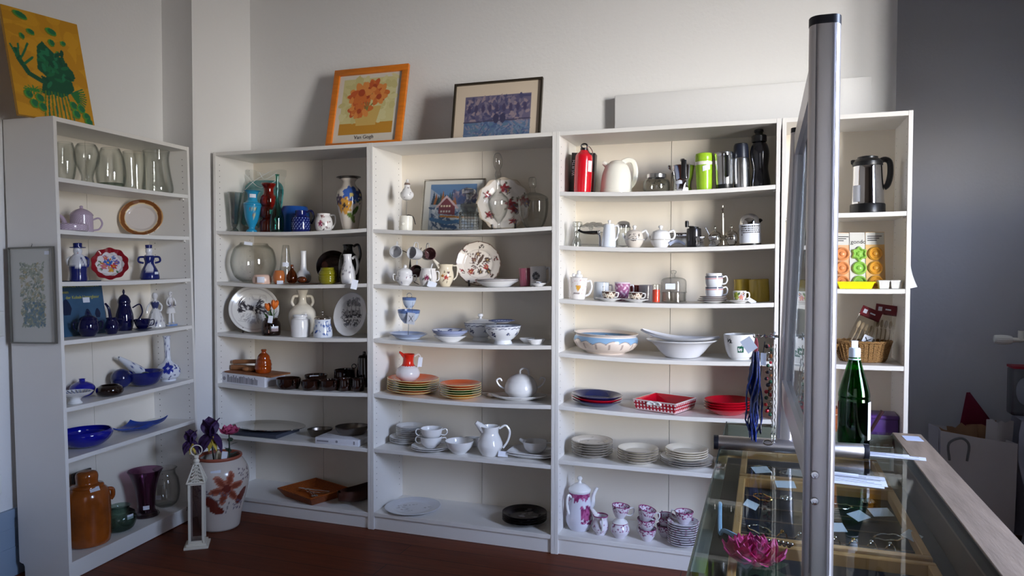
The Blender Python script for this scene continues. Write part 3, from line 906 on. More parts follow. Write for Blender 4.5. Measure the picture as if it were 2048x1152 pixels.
# blue glass on the sixth shelf
CB = glass('cobalt_glass', (34, 50, 205), (8, 10, 96), 1.2)
CBS = mat('cobalt_solid_glass', (16, 24, 150), .05, coat=.6)
v = pot('glass_bowl', 'round cobalt blue glass bowl with rolled rim on the sixth shelf', 'bowl', ('A', 6, 172, .115), 98, 32, [(.3, 0), (.62, .1), (.93, .5), (1, .85), (.95, 1)], CBS, t=.006, n=48)
M, u = site(('A', 6, 281, .125))
s = .114
def sq(i, j):
    x, y = (i * 2 - 1), (j * 2 - 1)
    e = max(abs(x), abs(y))
    return (x * s, y * s, .004 + .001 + max(0, e - .5) * 2 * .018 + .02 * (abs(x * y) ** 3))
mb = MB().grid(16, 16, sq)
mb.grid(16, 16, lambda i, j: tuple(Vector(sq(i, j)) - Vector((0, 0, .005))))
for a, b in (((0, 0), (1, 0)), ((1, 0), (1, 1)), ((1, 1), (0, 1)), ((0, 1), (0, 0))):
    mb.grid(16, 1, lambda i, j: tuple(Vector(sq(a[0] + (b[0] - a[0]) * i, a[1] + (b[1] - a[1]) * i)) - Vector((0, 0, .005 * j))))
o = mb.build('glass_plate', mat('frosted_blue_glass', (26, 62, 150), .14, coat=.4)); o.data.transform(Matrix.Diagonal((1, .5, 1, 1)) @ Rz(R(45))); place(o, M @ Rz(R(-14))); tagit(o, 'square blue glass plate with upturned corners on the sixth shelf', 'plate')

# bottom shelf
STONE = mat('brown_stoneware', (150, 76, 22), .16, coat=.5, var=.35, vscale=9)
v = pot('stoneware_jar', 'big orange brown stoneware jar with lid at the foot of the corner bookcase', 'jar', ('A', 7, 178, .115), 82, 118, [(.84, 0), (.95, .03), (1, .3), (1, .7), (.95, .86), (.8, .94), (.7, .96)], STONE, t=.008)
v.lathe('lid', [(.72, .955), (.74, .975), (.7, 1.0), (.5, 1.02), (.48, 1.04), (.5, 1.14), (.46, 1.19), (.3, 1.22), (0, 1.22)], STONE)
v.handle([(.9, 0, .86), (1.1, 0, .83), (1.1, 0, .73), (1, 0, .68)], .01, STONE, rot=R(8))
mb = MB().at(Tr(.03, -v.W * .36, v.H * .955) @ Rx(R(40)) @ Rz(.2)).box(-.02, .02, -.012, .012, 0, .0012)
mb.build('price_label', PAPER, v.o)
M, u = site(('A', 7, 168, .228))
o = picture('framed_picture', 'dark framed green picture leaning behind the big brown jar', M @ Rx(R(-1.5)), .11, .31, lambda w, h: Ds((190, 184, 170)).rect(-w * .3, w * .3, h * .16, h * .86, (58, 92, 70)).speck(30, -w * .3, w * .3, h * .2, h * .8, .02, [(40, 70, 60), (90, 130, 96)], 3), mat('dark_frame', (40, 32, 28), .4), .012, .012, res=40)
GG = glass('smoke_green_glass', (200, 214, 208), (104, 124, 118), 1.2)
v = pot('glass_vase', 'round grey green ribbed glass vase in front of the lilac vase', 'vase', ('A', 7, 241, .09), 60, 50, [(.45, 0), (.8, .12), (1, .42), (.92, .7), (.6, .86), (.56, .9), (.68, 1)], GG, t=.004, n=48, k=6, wob=lambda t, r, z: 1 + .012 * math.cos(z * 900))
v.sticker(R(40), .62, .035, .022)
v = pot('glass_vase', 'tall flared lilac iridescent glass vase on the bottom shelf', 'vase', ('A', 7, 293, .12), 66, 92, [(.62, 0), (.62, .05), (.5, .12), (.5, .3), (.6, .6), (.82, .88), (1, 1)], glass('lilac_glass', (206, 176, 200), (130, 84, 124), 1.4), t=.005, n=48)
v.lathe('foot', [(.02, .0), (.7, .0), (.74, .03), (.68, .07), (.5, .11), (.02, .12)], THICK, k=1)
v.sticker(R(0), .22, .03, .02)
v = pot('glass_vase', 'clear round glass vase with open neck behind the lilac vase', 'vase', ('A', 7, 332, .13), 54, 76, [(.5, 0), (.85, .12), (1, .4), (.9, .7), (.72, .85), (.72, .94), (.84, 1)], CLEAR, n=40)
v.sticker(R(-30), .32, .03, .024)

# ================================================================== bookcase B
# top shelf
v = pot('crystal_vase', 'small cut crystal vase at the near end of the shelf beside the turquoise vase', 'vase', ('B', 1, 467.7, .08), 28, 78, [(.6, 0), (.62, .03), (.3, .1), (.5, .2), (.7, .6), (1, 1)], CRYSTAL, t=.004, n=16, wob=lambda t, r, z: 1 + .05 * math.cos(8 * t))
TUR = mat('turquoise_glaze', (38, 146, 190), .15, coat=.3)
def turq(W, H):
    d = Ds((40, 148, 192)); d.speck(14, -.03, .03, H * .3, H * .6, .007, [(40, 80, 60), (190, 190, 150), (150, 90, 60)], 2); d.band(H * .64, H * .66, (28, 120, 165)); d.band(H * .72, H * .735, (70, 170, 205)); return d
v = pot('vase', 'turquoise blue footed vase with painted flowers and a price label', 'vase', ('B', 1, 503.4, .06), 34, 82, [(.62, 0), (.62, .03), (.34, .09), (.4, .14), (.78, .34), (.98, .62), (1, .68), (.6, .76), (.52, .86), (.7, .97), (.98, 1)], TUR, design=turq, n=48)
v.sticker(R(5), .88, .036, .022)
RED = mat('amber_red_glaze', (120, 22, 12), .1, coat=.5)
v = pot('vase', 'tall ribbed dark red glass vase behind the turquoise vase', 'vase', ('B', 1, 536, .13), 33, 98, [(.9, 0), (1, .04), (1, .22), (.74, .28), (.98, .34), (1, .48), (.74, .54), (.98, .6), (.96, .72), (.62, .8), (.6, .9), (.85, .97), (.88, 1)], RED, k=3)
v.sticker(R(20), .42, .02, .024, m=mat('green_label', (120, 170, 160), .6))
v = pot('glass_bottle', 'slender sea green glass bottle vase in front of the red ribbed vase', 'bottle', ('B', 1, 554, .055), 27, 115, [(.8, 0), (1, .04), (.98, .25), (.66, .4), (.34, .52), (.24, .7), (.24, .96), (.34, 1)], glass('teal_glass', (184, 226, 220), (84, 160, 152), 1.2), n=40)
# wrapped plate
M, u = site(('B', 1, 520, .225))
pw = .31
M = M @ Rx(R(-9))
root = empty('wrapped_plate', M, 'square turquoise glass plate wrapped in clear film, standing at the back of the top shelf', 'plate')
mb = MB()
rr = []
for k in range(32):
    t = 2 * PI * k / 32
    c, s_ = math.cos(t), math.sin(t)
    rr.append((math.copysign(abs(c) ** .5, c), math.copysign(abs(s_) ** .5, s_)))
def ringp(f, y): return [(x * pw * .46 * f, y, .17 + z * pw * .46 * f) for x, z in rr]
rows = [ringp(1, -.02), ringp(.96, -.022), ringp(.72, -.004), ringp(.68, -.002), ringp(.02, 0), ringp(.02, .004), ringp(.7, .002), ringp(1, -.016)]
for a in range(len(rows)):
    A_, B_ = rows[a], rows[(a + 1) % len(rows)]
    mb._add(A_ + B_, [(i, (i + 1) % 32, 32 + (i + 1) % 32, 32 + i) for i in range(32)])
mb.build('plate', mat('turquoise_glass', (58, 150, 150), .12, coat=.4), root)
rg = random.Random(5)
hts = [[rg.uniform(-.012, .012) for _ in range(13)] for _ in range(15)]
mb = MB().grid(12, 14, lambda i, j: ((i - .5) * pw, -.036 + hts[int(round(j * 14))][int(round(i * 12))], .003 + j * .36 + (0.012 * math.sin(i * 9) if j > .95 else 0)))
mb.build('clear_film', glass('cellophane', (242, 244, 244), (190, 200, 198), 3.5, .12), root, recalc=False)
mb = MB()
for pts in ([(-.12, -.05, .34), (0, -.046, .26), (.1, -.05, .3)], [(-.02, -.048, .35), (.02, -.05, .31), (.1, -.046, .35)], [(-.14, -.05, .21), (-.05, -.047, .3), (.06, -.05, .36)], [(.13, -.05, .2), (.12, -.047, .3)]):
    mb.tube(spl(pts, 4), .0014, 5)
mb.build('film_glint', mat('film_glint_white', (235, 238, 238), .1), root)  # white strokes standing in for glints on the crinkled film
BLUE = mat('matt_blue_glaze', (24, 74, 150), .3)
pot('pot', 'plain oval blue pot between the red vase and the dotted jug', 'pot', ('B', 1, 590, .2), 58, 53, [(.82, 0), (.97, .1), (1, .45), (.97, .8), (.82, 1)], BLUE)
def dots(W, H):
    d = Ds((20, 30, 96))
    for j in range(6):
        for i in range(18): d.ell((i - 9 + .5 * (j % 2)) * W * PI / 18, H * (.14 + .1 * j), .0026, None, 0, (150, 170, 220))
    return d
v = pot('jug', 'dark blue jug with raised pale dots on the top shelf', 'jug', ('B', 1, 602, .08), 38, 43, [(.85, 0), (.95, .05), (1, .4), (.9, .66), (.62, .76), (.58, .8), (.58, 1)], COBALT, design=dots, n=72, k=8)
v.handle([(.58, 0, .93), (1.1, 0, 1.0), (1.3, 0, .72), (1.05, 0, .4)], .006, COBALT)
def fl_small(W, H):
    d = Ds((232, 228, 224)); d.flower(-.02, H * .45, .016, (150, 50, 90), (90, 30, 60)); d.speck(22, -.02, .04, H * .1, H * .9, .006, [(110, 70, 70), (70, 60, 50), (160, 90, 80)], 8); return d
v = pot('pitcher', 'squat white pitcher with painted flowers beside the dotted jug', 'jug', ('B', 1, 648, .1), 35, 36, [(.55, 0), (.85, .1), (1, .42), (.88, .75), (.7, .9), (.74, 1)], WHITE, design=fl_small, n=56, k=6)
v.handle([(.75, 0, .92), (1.25, 0, .9), (1.28, 0, .5), (.9, 0, .2)], .005, WHITE)
def big_floral(W, H):
    d = Ds((222, 212, 198))
    d.leaf(.035, H * .36, .06, .9, (70, 100, 40)); d.leaf(.005, H * .27, .06, -.4, (96, 124, 50)); d.leaf(-.05, H * .42, .05, 1.2, (60, 90, 40)); d.leaf(.05, H * .55, .05, .3, (50, 90, 60)); d.leaf(-.01, H * .5, .05, 2.4, (80, 110, 50)); d.leaf(.02, H * .2, .05, -.8, (110, 130, 60))
    d.flower(.012, H * .65, .05, (62, 96, 170), (220, 200, 120), 8); d.flower(-.03, H * .46, .046, (206, 150, 60), (50, 40, 30), 7); d.flower(-.07, H * .58, .03, (80, 60, 90), (180, 170, 160)); d.flower(.07, H * .66, .034, (60, 70, 110), (190, 180, 130))
    d.speck(20, -.06, .09, H * .34, H * .6, .006, [(230, 230, 220), (40, 60, 110)], 5)
    d.band(-1, H * .022, (60, 130, 110)); d.band(H * .965, 9, (70, 66, 62)); return d
v = pot('vase', 'tall cream vase painted with blue and yellow flowers at the end of the top shelf', 'vase', ('B', 1, 701, .12), 50, 107, [(.55, 0), (.6, .03), (.78, .25), (1, .55), (.95, .72), (.56, .84), (.48, .9), (.7, .97), (.98, 1)], WHITE, design=big_floral, n=96, k=10)

# second shelf
v = pot('glass_globe', 'large clear glass globe vase on the second shelf with a price tag on its rim', 'vase', ('B', 2, 506, .15), 88, 78, [(.45, 0), (.8, .14), (1, .48), (.86, .84), (.62, .97), (.6, 1)], CLEAR, n=48, k=6)
v.tag(-.03, -v.W * .32, v.H * .985, .045, .018, .1)
v = pot('soap_dish', 'blush pink porcelain box lying in front of the glass globe', 'box', ('B', 2, 524, .032), 36, 19, [(.9, 0), (1, .15), (1, .6), (.8, .92), (.4, 1), (.05, 1)], mat('blush_glaze', (226, 192, 172), .3), sy=.7, solid=True)
v.sticker(R(-8), .45, .04, .032)
v = pot('candle_pot', 'small orange lustre pot with a price label', 'pot', ('B', 2, 558, .05), 24, 27, [(.6, 0), (.9, .2), (1, .55), (.8, .92), (.72, 1)], mat('orange_lustre', (190, 110, 60), .15, coat=.4))
v.sticker(R(12), .2, .036, .028)
v = pot('glass_vase', 'tall narrow cone shaped glass vase on the second shelf', 'vase', ('B', 2, 571, .18), 25, 76, [(.96, 0), (1, .04), (.94, .3), (.7, .7), (.52, 1)], CLEAR, n=32)
v.sticker(0, .5, .036, .024)
pot('glass_bottle', 'small round amber glass bottle in front of the cone vase', 'bottle', ('B', 2, 584, .07), 22, 37, [(.5, 0), (.95, .15), (1, .35), (.7, .6), (.3, .78), (.26, 1)], glass('amber_glass', (222, 184, 150), (160, 104, 70)), n=32, dz=.0055)
pot('vase', 'white bottle vase with round body and straight neck on the second shelf', 'vase', ('B', 2, 607, .15), 30, 64, [(.6, 0), (.95, .1), (1, .22), (.78, .34), (.44, .42), (.38, .5), (.36, .98), (.4, 1)], WHITE, dz=.0055)
M, u = site(('B', 2, 604, .06)); o = MB().ball((0, 0, .021), .0215, 20, 14, (1.3, 1, .86)).build('stone_egg', mat('brown_agate', (92, 44, 22), .12, var=.4, vscale=30, coat=.4)); place(o, M @ Tr(0, 0, .0055)); tagit(o, 'polished brown stone egg on the thin dark tray', 'ornament')
M, u = site(('B', 2, 607, .07)); o = plate_mb(.105, .006, .7, 40).build('tray', mat('thin_brown_tray', (90, 66, 54), .3)); place(o, M); tagit(o, 'thin dark brown oval tray under the stone egg', 'tray')
def dkplate(r):
    d = Ds((50, 26, 22)); d.ring(r * .7, r * 1.2, (34, 18, 16)); d.ell(-r * .5, r * .1, r * .18, r * .24, 0, (112, 66, 56)); d.ell(r * .15, -r * .05, r * .36, r * .12, 0, (80, 60, 60)); d.ell(r * .1, r * .3, r * .2, r * .1, .3, (66, 40, 34)); return d
standing_plate('plate', 'dark brown plate standing at the back of the second shelf', 'plate', ('B', 2, 667, .265), 66, dkplate, 10)
YG = glass('olive_glass', (176, 170, 40), (96, 92, 10), 1.2)
pot('glass_vase', 'small yellow green ribbed glass pot in front of the dark plate', 'pot', ('B', 2, 656, .07), 37, 33, [(.6, 0), (.85, .1), (1, .4), (.95, .7), (.74, .92), (.72, 1)], mat('olive_ribbed_glass', (128, 122, 22), .08, coat=.5), n=40, k=8, wob=lambda t, r, z: 1 + .02 * math.cos(z * 700))
v = pot('jug', 'tall black jug with handle in the shadowed end of the second shelf', 'jug', ('B', 2, 698, .19), 42, 78, [(.7, 0), (.95, .15), (1, .4), (.8, .7), (.46, .84), (.44, .95), (.5, 1)], BLACKG)
v.handle([(.48, 0, .95), (1.0, 0, .98), (1.15, 0, .75), (.9, 0, .5)], .007, BLACKG)
def wj(W, H): d = Ds((224, 222, 222)); d.speck(12, -.04, .02, H * .3, H * .75, .006, [(70, 70, 90), (120, 110, 120)], 4); return d
v = pot('jug', 'white stoneware jug with loop handle and a hanging tag', 'jug', ('B', 2, 697, .055), 30, 59, [(.72, 0), (.9, .05), (1, .28), (.85, .5), (.55, .75), (.52, .92), (.6, 1)], WHITE, design=wj, n=48)
v.handle([(.58, 0, .85), (1.1, 0, .9), (1.3, 0, .65), (1.1, 0, .4), (.9, 0, .32)], .007, WHITE)
v.tag(.03, -.108, -.004, .032, .05, .25, z_top=.12)

# third shelf
def castle(r):
    d = Ds((222, 220, 216)); g = random.Random(8); K = [(70, 66, 70), (50, 48, 54), (110, 106, 110)]
    d.ring(r * .86, r * .9, (196, 192, 190))
    for (x0, x1, y0, y1, n, s) in ((-.62, -.36, -.1, .34, 50, 1), (-.34, -.02, -.04, .16, 50, 2), (.06, .66, -.2, .16, 90, 3), (.12, .36, .1, .42, 30, 4)):
        d.speck(n, x0 * r, x1 * r, y0 * r, y1 * r, r * .05, K, s)
    d.poly([(-.6 * r, .3 * r), (-.5 * r, .46 * r), (-.4 * r, .3 * r)], (80, 76, 80)); d.poly([(.2 * r, .1 * r), (.24 * r, .46 * r), (.3 * r, .1 * r)], (60, 56, 62))
    for k in range(14): d.line([(-.6 * r + .08 * r * (k % 3), -.14 * r - .03 * r * k), (.5 * r - .1 * r * (k % 4), -.18 * r - .03 * r * k)], r * .012, (170, 166, 166))
    for k in range(5): d.line([(-.2 * r, (.66 - .05 * k) * r), (.5 * r, (.6 - .06 * k) * r)], r * .014, (186, 182, 182))
    return d
o, M, r = standing_plate('plate', 'large white plate with a grey town view standing on a dark stand', 'plate', ('B', 3, 507, .13), 95, castle, 18)
easel('dark plate stand under the large town view plate', M, r)
v = pot('glass_bottle', 'square shouldered clear glass bottle holding two orange tulips', 'bottle', ('B', 3, 542, .06), 36, 34, [(.92, 0), (1, .06), (1, .66), (.84, .84), (.72, .9), (.72, 1)], glass('brown_tint_glass', (214, 200, 196), (110, 90, 88), 1.2), n=32)
v.lathe('inner_band', [(.66, .55), (.68, .8), (.6, .96)], glass('plum_glass', (170, 110, 110), (90, 50, 52)), k=3)
v.tag(-.004, -v.W / 2 - .004, v.H * .98, .024, .04, .15, z_top=v.H * 1.35)
v.sticker(R(25), .42, .042, .028)
ORANGE = mat('tulip_orange', (232, 118, 40), .5, var=.25, vscale=40); GREEN = mat('leaf_green', (56, 92, 44), .5)
def tulip(M, h, label, sc=1.0):
    root = empty('tulip', M, label, 'flower', 'orange tulips in the glass bottle')
    MB().tube(spl([(0, 0, .01), (.004, 0, h * .5), (0, 0, h)], 4), .0028 * sc, 7).build('stem', GREEN, root)
    mb = MB()
    for i in range(6):
        a = i * PI / 3
        mb.at(Tr(0, 0, h) @ Rz(a))
        mb.grid(4, 6, lambda u_, v_: ((u_ - .5) * .03 * sc * math.sin(PI * min(v_ * .9 + .1, 1)), -(.004 + .017 * math.sin(PI * v_ * .75)) * sc + .006 * sc * (2 * u_ - 1) ** 2, v_ * .052 * sc))
    mb.build('petals', ORANGE, root, recalc=False)
    for sgn in (-1, 1):
        MB().at(Rz(.4 * sgn)).grid(3, 8, lambda u_, v_: (sgn * (.003 + .05 * v_ * v_) + 0, (u_ - .5) * .018 * math.sin(PI * v_ * .95 + .05), h * .35 + v_ * h * .62)).build('leaf', GREEN, root, recalc=False)
Mb, u = site(('B', 3, 542, .06))
tulip(Mb @ Tr(.0, 0, .012) @ Ry(R(8)), .135, 'taller open orange tulip in the glass bottle')
tulip(Mb @ Tr(0, .004, .012) @ Ry(R(-10)), .125, 'paler orange tulip bud leaning towards the plate', .85)
v = pot('amphora', 'big cream vase with shaped handles at the back of the third shelf', 'vase', ('B', 3, 605, .2), 54, 88, [(.6, 0), (.8, .08), (1, .34), (.95, .5), (.6, .64), (.3, .72), (.26, .85), (.4, .97), (.42, 1)], CREAM)
for k in (0, PI): v.handle([(.3, 0, .86), (.65, 0, .84), (.75, 0, .72), (.62, 0, .64)], .008, CREAM, rot=k)
pot('jar', 'plain white stoneware jar in front of the cream vase', 'jar', ('B', 3, 601, .06), 36, 43, [(.96, 0), (1, .03), (1, .7), (.94, .8), (.72, .86), (.7, .9), (.8, .94), (.8, 1)], WHITE)
def bw(W, H): d = Ds((214, 220, 230)); d.speck(70, -W * 1.6, W * 1.6, H * .18, H * .9, .008, [(60, 90, 160), (90, 120, 180), (44, 70, 140)], 6); return d
v = pot('lidded_pot', 'blue and white pot with a silver lid beside the white jar', 'pot', ('B', 3, 646, .06), 37, 36, [(.9, 0), (1, .08), (.98, .4), (.84, .8), (.86, 1)], WHITE, design=bw, n=64, k=6)
v.lathe('silver_lid', [(.9, 1), (.92, 1.05), (.8, 1.12), (.4, 1.2), (.1, 1.22), (.06, 1.3), (.16, 1.38), (.12, 1.46), (0, 1.5)], SILVER)
def ship(r):
    d = Ds((218, 216, 214)); K = [(60, 58, 62), (84, 80, 84), (44, 42, 48)]
    d.speck(150, -.6 * r, .62 * r, -.5 * r, .2 * r, r * .06, K, 5, inside=lambda x, y: x * x + y * y < .42 * r * r); d.speck(40, -.3 * r, .5 * r, .4 * r, .74 * r, r * .08, [(150, 146, 148), (120, 118, 120)], 6)
    for x in (-.3, -.05, .2, .42): d.line([(x * r, -.2 * r), (x * r, .5 * r)], r * .03, (54, 52, 56)); d.poly([((x - .1) * r, 0), (x * r, .38 * r), ((x + .1) * r, 0)], (150, 146, 146))
    d.line([(-.6 * r, -.2 * r), (.6 * r, -.16 * r)], r * .05, (220, 218, 214)); return d
standing_plate('plate', 'white plate with a dark harbour scene standing turned at the shelf end', 'plate', ('B', 3, 706, .12), 88, ship, 12, face=-.75)

# fourth shelf
M, u = site(('B', 4, 505, .105))
bx = .30
Mx = M @ Rz(R(-3))
root = empty('carton', Mx, 'flat white carton with grey printed art lying on the fourth shelf', 'box')
MB().box(-.16, .15, -.075, .1, 0, .058, .001).build('carton_body', mat('carton_white', (222, 222, 228), .5), root)
GA = mat('carton_grey_print', (140, 138, 146), .6)
mb = MB()
rg = random.Random(2)
x = -.115
while x < .1:
    w = rg.uniform(.003, .008); hh = rg.uniform(.024, .042)
    mb.box(x, x + w, -.0758, -.0749, .008, .008 + hh); x += w + rg.uniform(.001, .004)
mb.at(Tr(-.137, -.0752, .026) @ Rx(R(90))).lathe([(0, .0006), (.011, .0006), (.011, -.0006)], 20)
mb.build('carton_print', GA, root)
CORK = mat('brown_board', (142, 88, 52), .55, var=.2, vscale=30)
o = MB().box(-.15, .18, -.07, .095, 0, .008, .001).build('cutting_board', CORK); place(o, Mx @ Tr(0.01, 0, .0588)); tagit(o, 'thin brown wooden board lying on the white carton', 'board')
WOOD = mat('turned_wood', (148, 96, 56), .45, var=.25, vscale=20, stretch=(1, 8, 8))
Mw = Mx @ Tr(-.06, .015, .0675) @ Rz(.25)
root = empty('wooden_press', Mw, 'wooden kitchen press of two hinged bars lying on the brown board', 'kitchen tool')
MB().box(-.09, .09, -.018, .018, 0, .028, .006, 3).build('lower_bar', WOOD, root)
MB().at(Tr(-.08, 0, .034) @ Ry(R(-4))).box(0, .18, -.016, .016, 0, .022, .006, 3).build('upper_bar', WOOD, root)
mb = MB()
for x, y in ((.02, -.045), (.05, -.04)): mb.at(Tr(x, y, .014)).ball((0, 0, 0), .013, sq=(1.6, 1, 1))
mb.build('peg', WOOD, root)
HONEY = mat('honey_brown_glaze', (150, 62, 14), .1, coat=.5, var=.3, vscale=14)
p_h = [(.75, 0), (.95, .08), (1, .3), (.92, .5), (.78, .6), (.74, .64)]
Mh = Mx @ Tr(.075, .0, .0675)
o = vessel(.092, .13, p_h, .006, 36, 5, wob=lambda t, r, z: 1 + .03 * math.cos(z * 260)).build('honey_pot', HONEY); place(o, Mh)
tagit(o, 'amber brown glazed lidded honey pot on the wooden board', 'pot')
v = T(o, .092, .13, p_h)
v.lathe('lid', [(.78, .63), (.72, .72), (.45, .84), (.3, .88), (.28, .95), (.34, .98), (.3, 1.02), (0, 1.03)], HONEY)
DKB = mat('dark_brown_earthenware', (34, 16, 10), .1, coat=.6)
g = 'dark brown earthenware on the fourth shelf'
for lab, px, y, w, h, prof, hd in (
    ('low dark brown eared dish nearest the white carton', 577, .06, 48, 20, [(.8, 0), (.95, .3), (1, 1)], 'ear'),
    ('dark brown dish at the back with a white price label', 632, .21, 46, 20, [(.6, 0), (.8, .3), (1, 1)], None),
    ('dark brown dish with flared side below the labelled one', 622, .06, 38, 18, [(.8, 0), (.95, .4), (1, 1)], None),
    ('glossy dark brown bowl in the middle of the earthenware', 661, .075, 42, 20, [(.7, 0), (.92, .4), (1, 1)], 'ear'),
    ('small dark brown cup with glinting rim beside the glossy bowl', 691, .07, 25, 25, [(.85, 0), (1, .3), (.95, .9), (1, 1)], 'ear'),
    ('small dark brown cup at the shelf end', 717, .065, 25, 26, [(.85, 0), (1, .3), (.95, .9), (1, 1)], 'ear'),
    ('wide dark brown casserole behind the two small cups', 690, .2, 42, 34, [(.8, 0), (1, .4), (.98, .9), (1, 1)], None)):
    v = pot('earthenware_dish', lab, 'dish', ('B', 4, px, y), w, h, prof, DKB, t=.005, group=g)
    if hd: v.handle([(.95, 0, .75), (1.25, 0, .95), (1.3, 0, .6), (.96, 0, .4)], .004, DKB, rot=-1.2)
    if 'label' in lab and 'back' in lab: MB().at(Tr(-.01, -v.W * .42, v.H * .95) @ Rx(R(50))).box(-.024, .024, -.0005, .0005, -.014, .014).build('price_label', PAPER, v.o)
v = pot('coffee_jug', 'tall dark brown jug with ring knob, partly hidden at the shelf end', 'jug', ('B', 4, 731, .22), 34, 58, [(.8, 0), (1, .3), (.9, .7), (.75, 1)], DKB, group=g)
v.lathe('lid', [(.76, 1), (.6, 1.08), (.2, 1.12), (.16, 1.2), (0, 1.21)], DKB)
mb = MB().tube([(-v.W * .62 + .012 * math.cos(t * PI / 8), 0, v.H * .72 + .012 * math.sin(t * PI / 8)) for t in range(16)], .003, 6, closed=True); mb.build('handle', DKB, v.o)

# fifth shelf: metal ware
M, u = site(('B', 5, 541, .15))
o = MB().box(-.19, .14, -.135, .08, 0, .02, .001).build('flat_box', mat('dark_grey_box', (66, 70, 82), .35)); place(o, M); tagit(o, 'flat dark grey box under the big silver tray', 'box')
r = 76 * u
TRAY = mat('silver_tray', (190, 188, 184), .1, 1.0)
o = MB().lathe([(0, .004), (.7 * r, .002), (.74 * r, .004), (.96 * r, .014), (r, .016), (r, .019), (.95 * r, .018), (.74 * r, .008), (.68 * r, .006), (0, .006)], 72, sy=.62, wob=lambda t, q, z: 1 + .008 * math.cos(24 * t) * (q > .9 * r)).build('serving_tray', TRAY); place(o, M @ Tr(0.0, .0, .0212)); tagit(o, 'large oval silver serving tray lying on the dark box', 'tray')
v = pot('metal_dish', 'small oval pewter dish between the tray and the white carton', 'dish', ('B', 5, 640, .16), 50, 15, [(.7, 0), (.85, .4), (1, 1)], mat('pewter', (120, 112, 104), .3, 1.0), sy=.7)
M, u = site(('B', 5, 694, .12))
root = empty('flat_carton', M @ Rz(.04), 'flat white carton at the end of the fifth shelf', 'box')
MB().box(-.13, .13, -.11, .11, 0, .034, .001).build('carton_body', mat('carton_white', (222, 222, 228), .5), root)
mb = MB(); mb.box(-.12, -.05, -.1106, -.1099, .012, .02); mb.box(.1, .108, -.1106, -.1099, .008, .026); mb.at(Tr(-.0, -.1102, .018) @ Rx(R(90))).lathe([(0, .0005), (.007, .0005), (.007, -.0005)], 16); mb.build('carton_print', GA, root)
v = pot('metal_bowl', 'oval pewter bowl standing on the white carton', 'bowl', ('B', 5, 704, .13), 66, 17, [(.7, 0), (.84, .3), (.98, .8), (1, 1)], mat('pewter', (120, 112, 104), .3, 1.0), sy=.75, dz=.0345)

# bottom shelf
def wicker(name, col, dark):
    if name in MATS: return MATS[name]
    m = bpy.data.materials.new(name); m.use_nodes = True
    nt = m.node_tree; b = nt.nodes['Principled BSDF']
    tc = nt.nodes.new('ShaderNodeTexCoord')
    wv = nt.nodes.new('ShaderNodeTexWave'); wv.bands_direction = 'Z'; wv.inputs['Scale'].default_value = 60; wv.inputs['Distortion'].default_value = 3; wv.inputs['Detail'].default_value = 2; wv.inputs['Detail Scale'].default_value = 4
    nt.links.new(tc.outputs['Object'], wv.inputs['Vector'])
    rp = nt.nodes.new('ShaderNodeValToRGB'); rp.color_ramp.elements[0].color = (*lin(dark), 1); rp.color_ramp.elements[1].color = (*lin(col), 1)
    nt.links.new(wv.outputs['Fac'], rp.inputs[0]); nt.links.new(rp.outputs[0], b.inputs['Base Color'])
    bp = nt.nodes.new('ShaderNodeBump'); bp.inputs['Distance'].default_value = .004; nt.links.new(wv.outputs['Fac'], bp.inputs['Height']); nt.links.new(bp.outputs[0], b.inputs['Normal'])
    b.inputs['Roughness'].default_value = .5
    MATS[name] = m
    return m
WICK = wicker('orange_wicker', (196, 100, 28), (120, 52, 12))
def tray_basket(root, w, d, h, m, flare=.03, t=.008):
    mb = MB()
    o0 = [(-w / 2, -d / 2), (w / 2, -d / 2), (w / 2, d / 2), (-w / 2, d / 2)]
    def ring(f, z): return [(math.copysign(abs(x) + f, x), math.copysign(abs(y) + f, y), z) for x, y in o0]
    rows = [ring(0, 0), ring(flare, h), ring(flare - t, h), ring(-t, t)]
    vs = sum(rows, []); fs = [(3, 2, 1, 0)]
    for k in range(3):
        for i in range(4): fs.append((k * 4 + i, k * 4 + (i + 1) % 4, k * 4 + 4 + (i + 1) % 4, k * 4 + 4 + i))
    fs.append((12, 13, 14, 15))
    mb._add(vs, fs); mb.build('basket_wall', m, root, smooth=20)
    rim = ring(flare - t / 2, h)
    MB().tube([Vector(a).lerp(Vector(b), k / 6) for a, b in zip(rim, rim[1:] + rim[:1]) for k in range(6)], t * .75, 8, closed=True).build('rim', m, root)
M, u = site(('B', 6, 627, .14))
root = empty('wicker_tray', M @ Rz(R(-20)), 'flat orange wicker basket with metal cutlery on the bottom shelf', 'basket')
tray_basket(root, .25, .2, .045, WICK)
rg = random.Random(4)
SPN = []
for i in range(7):
    a = rg.uniform(-.5, .5)
    mb = MB()
    if i % 2:
        mb.tube([(-.07, 0, 0), (.02, 0, .001), (.05, 0, .003)], [.0025, .002, .0025], 6); mb.ball((.068, 0, .002), .013, sq=(1.4, .9, .35))
    else:
        mb.tube([(-.07, 0, 0), (.03, 0, .001)], .0022, 6)
        for k in (-1, 0, 1): mb.tube([(.03, k * .003, .001), (.045, k * .005, .002), (.075, k * .005, .003)], .0013, 5)
    o = mb.build('spoon' if i % 2 else 'fork', CHROME)
    MM = root.matrix_world @ Tr(rg.uniform(-.03, .03), rg.uniform(-.03, .03), .0125 + i * .0042) @ Rz(a + (PI if i > 3 else 0))
    place(o, MM)
    tagit(o, 'steel %s among the loose cutlery in the orange wicker basket' % ('spoon' if i % 2 else 'fork'), 'cutlery', 'loose spoons in the wicker basket' if i % 2 else 'loose forks in the wicker basket')
M, u = site(('B', 6, 722, .16))
LEA = mat('dark_brown_leatherlike', (66, 36, 26), .4, var=.2, vscale=10)
prof = []
mb = MB()
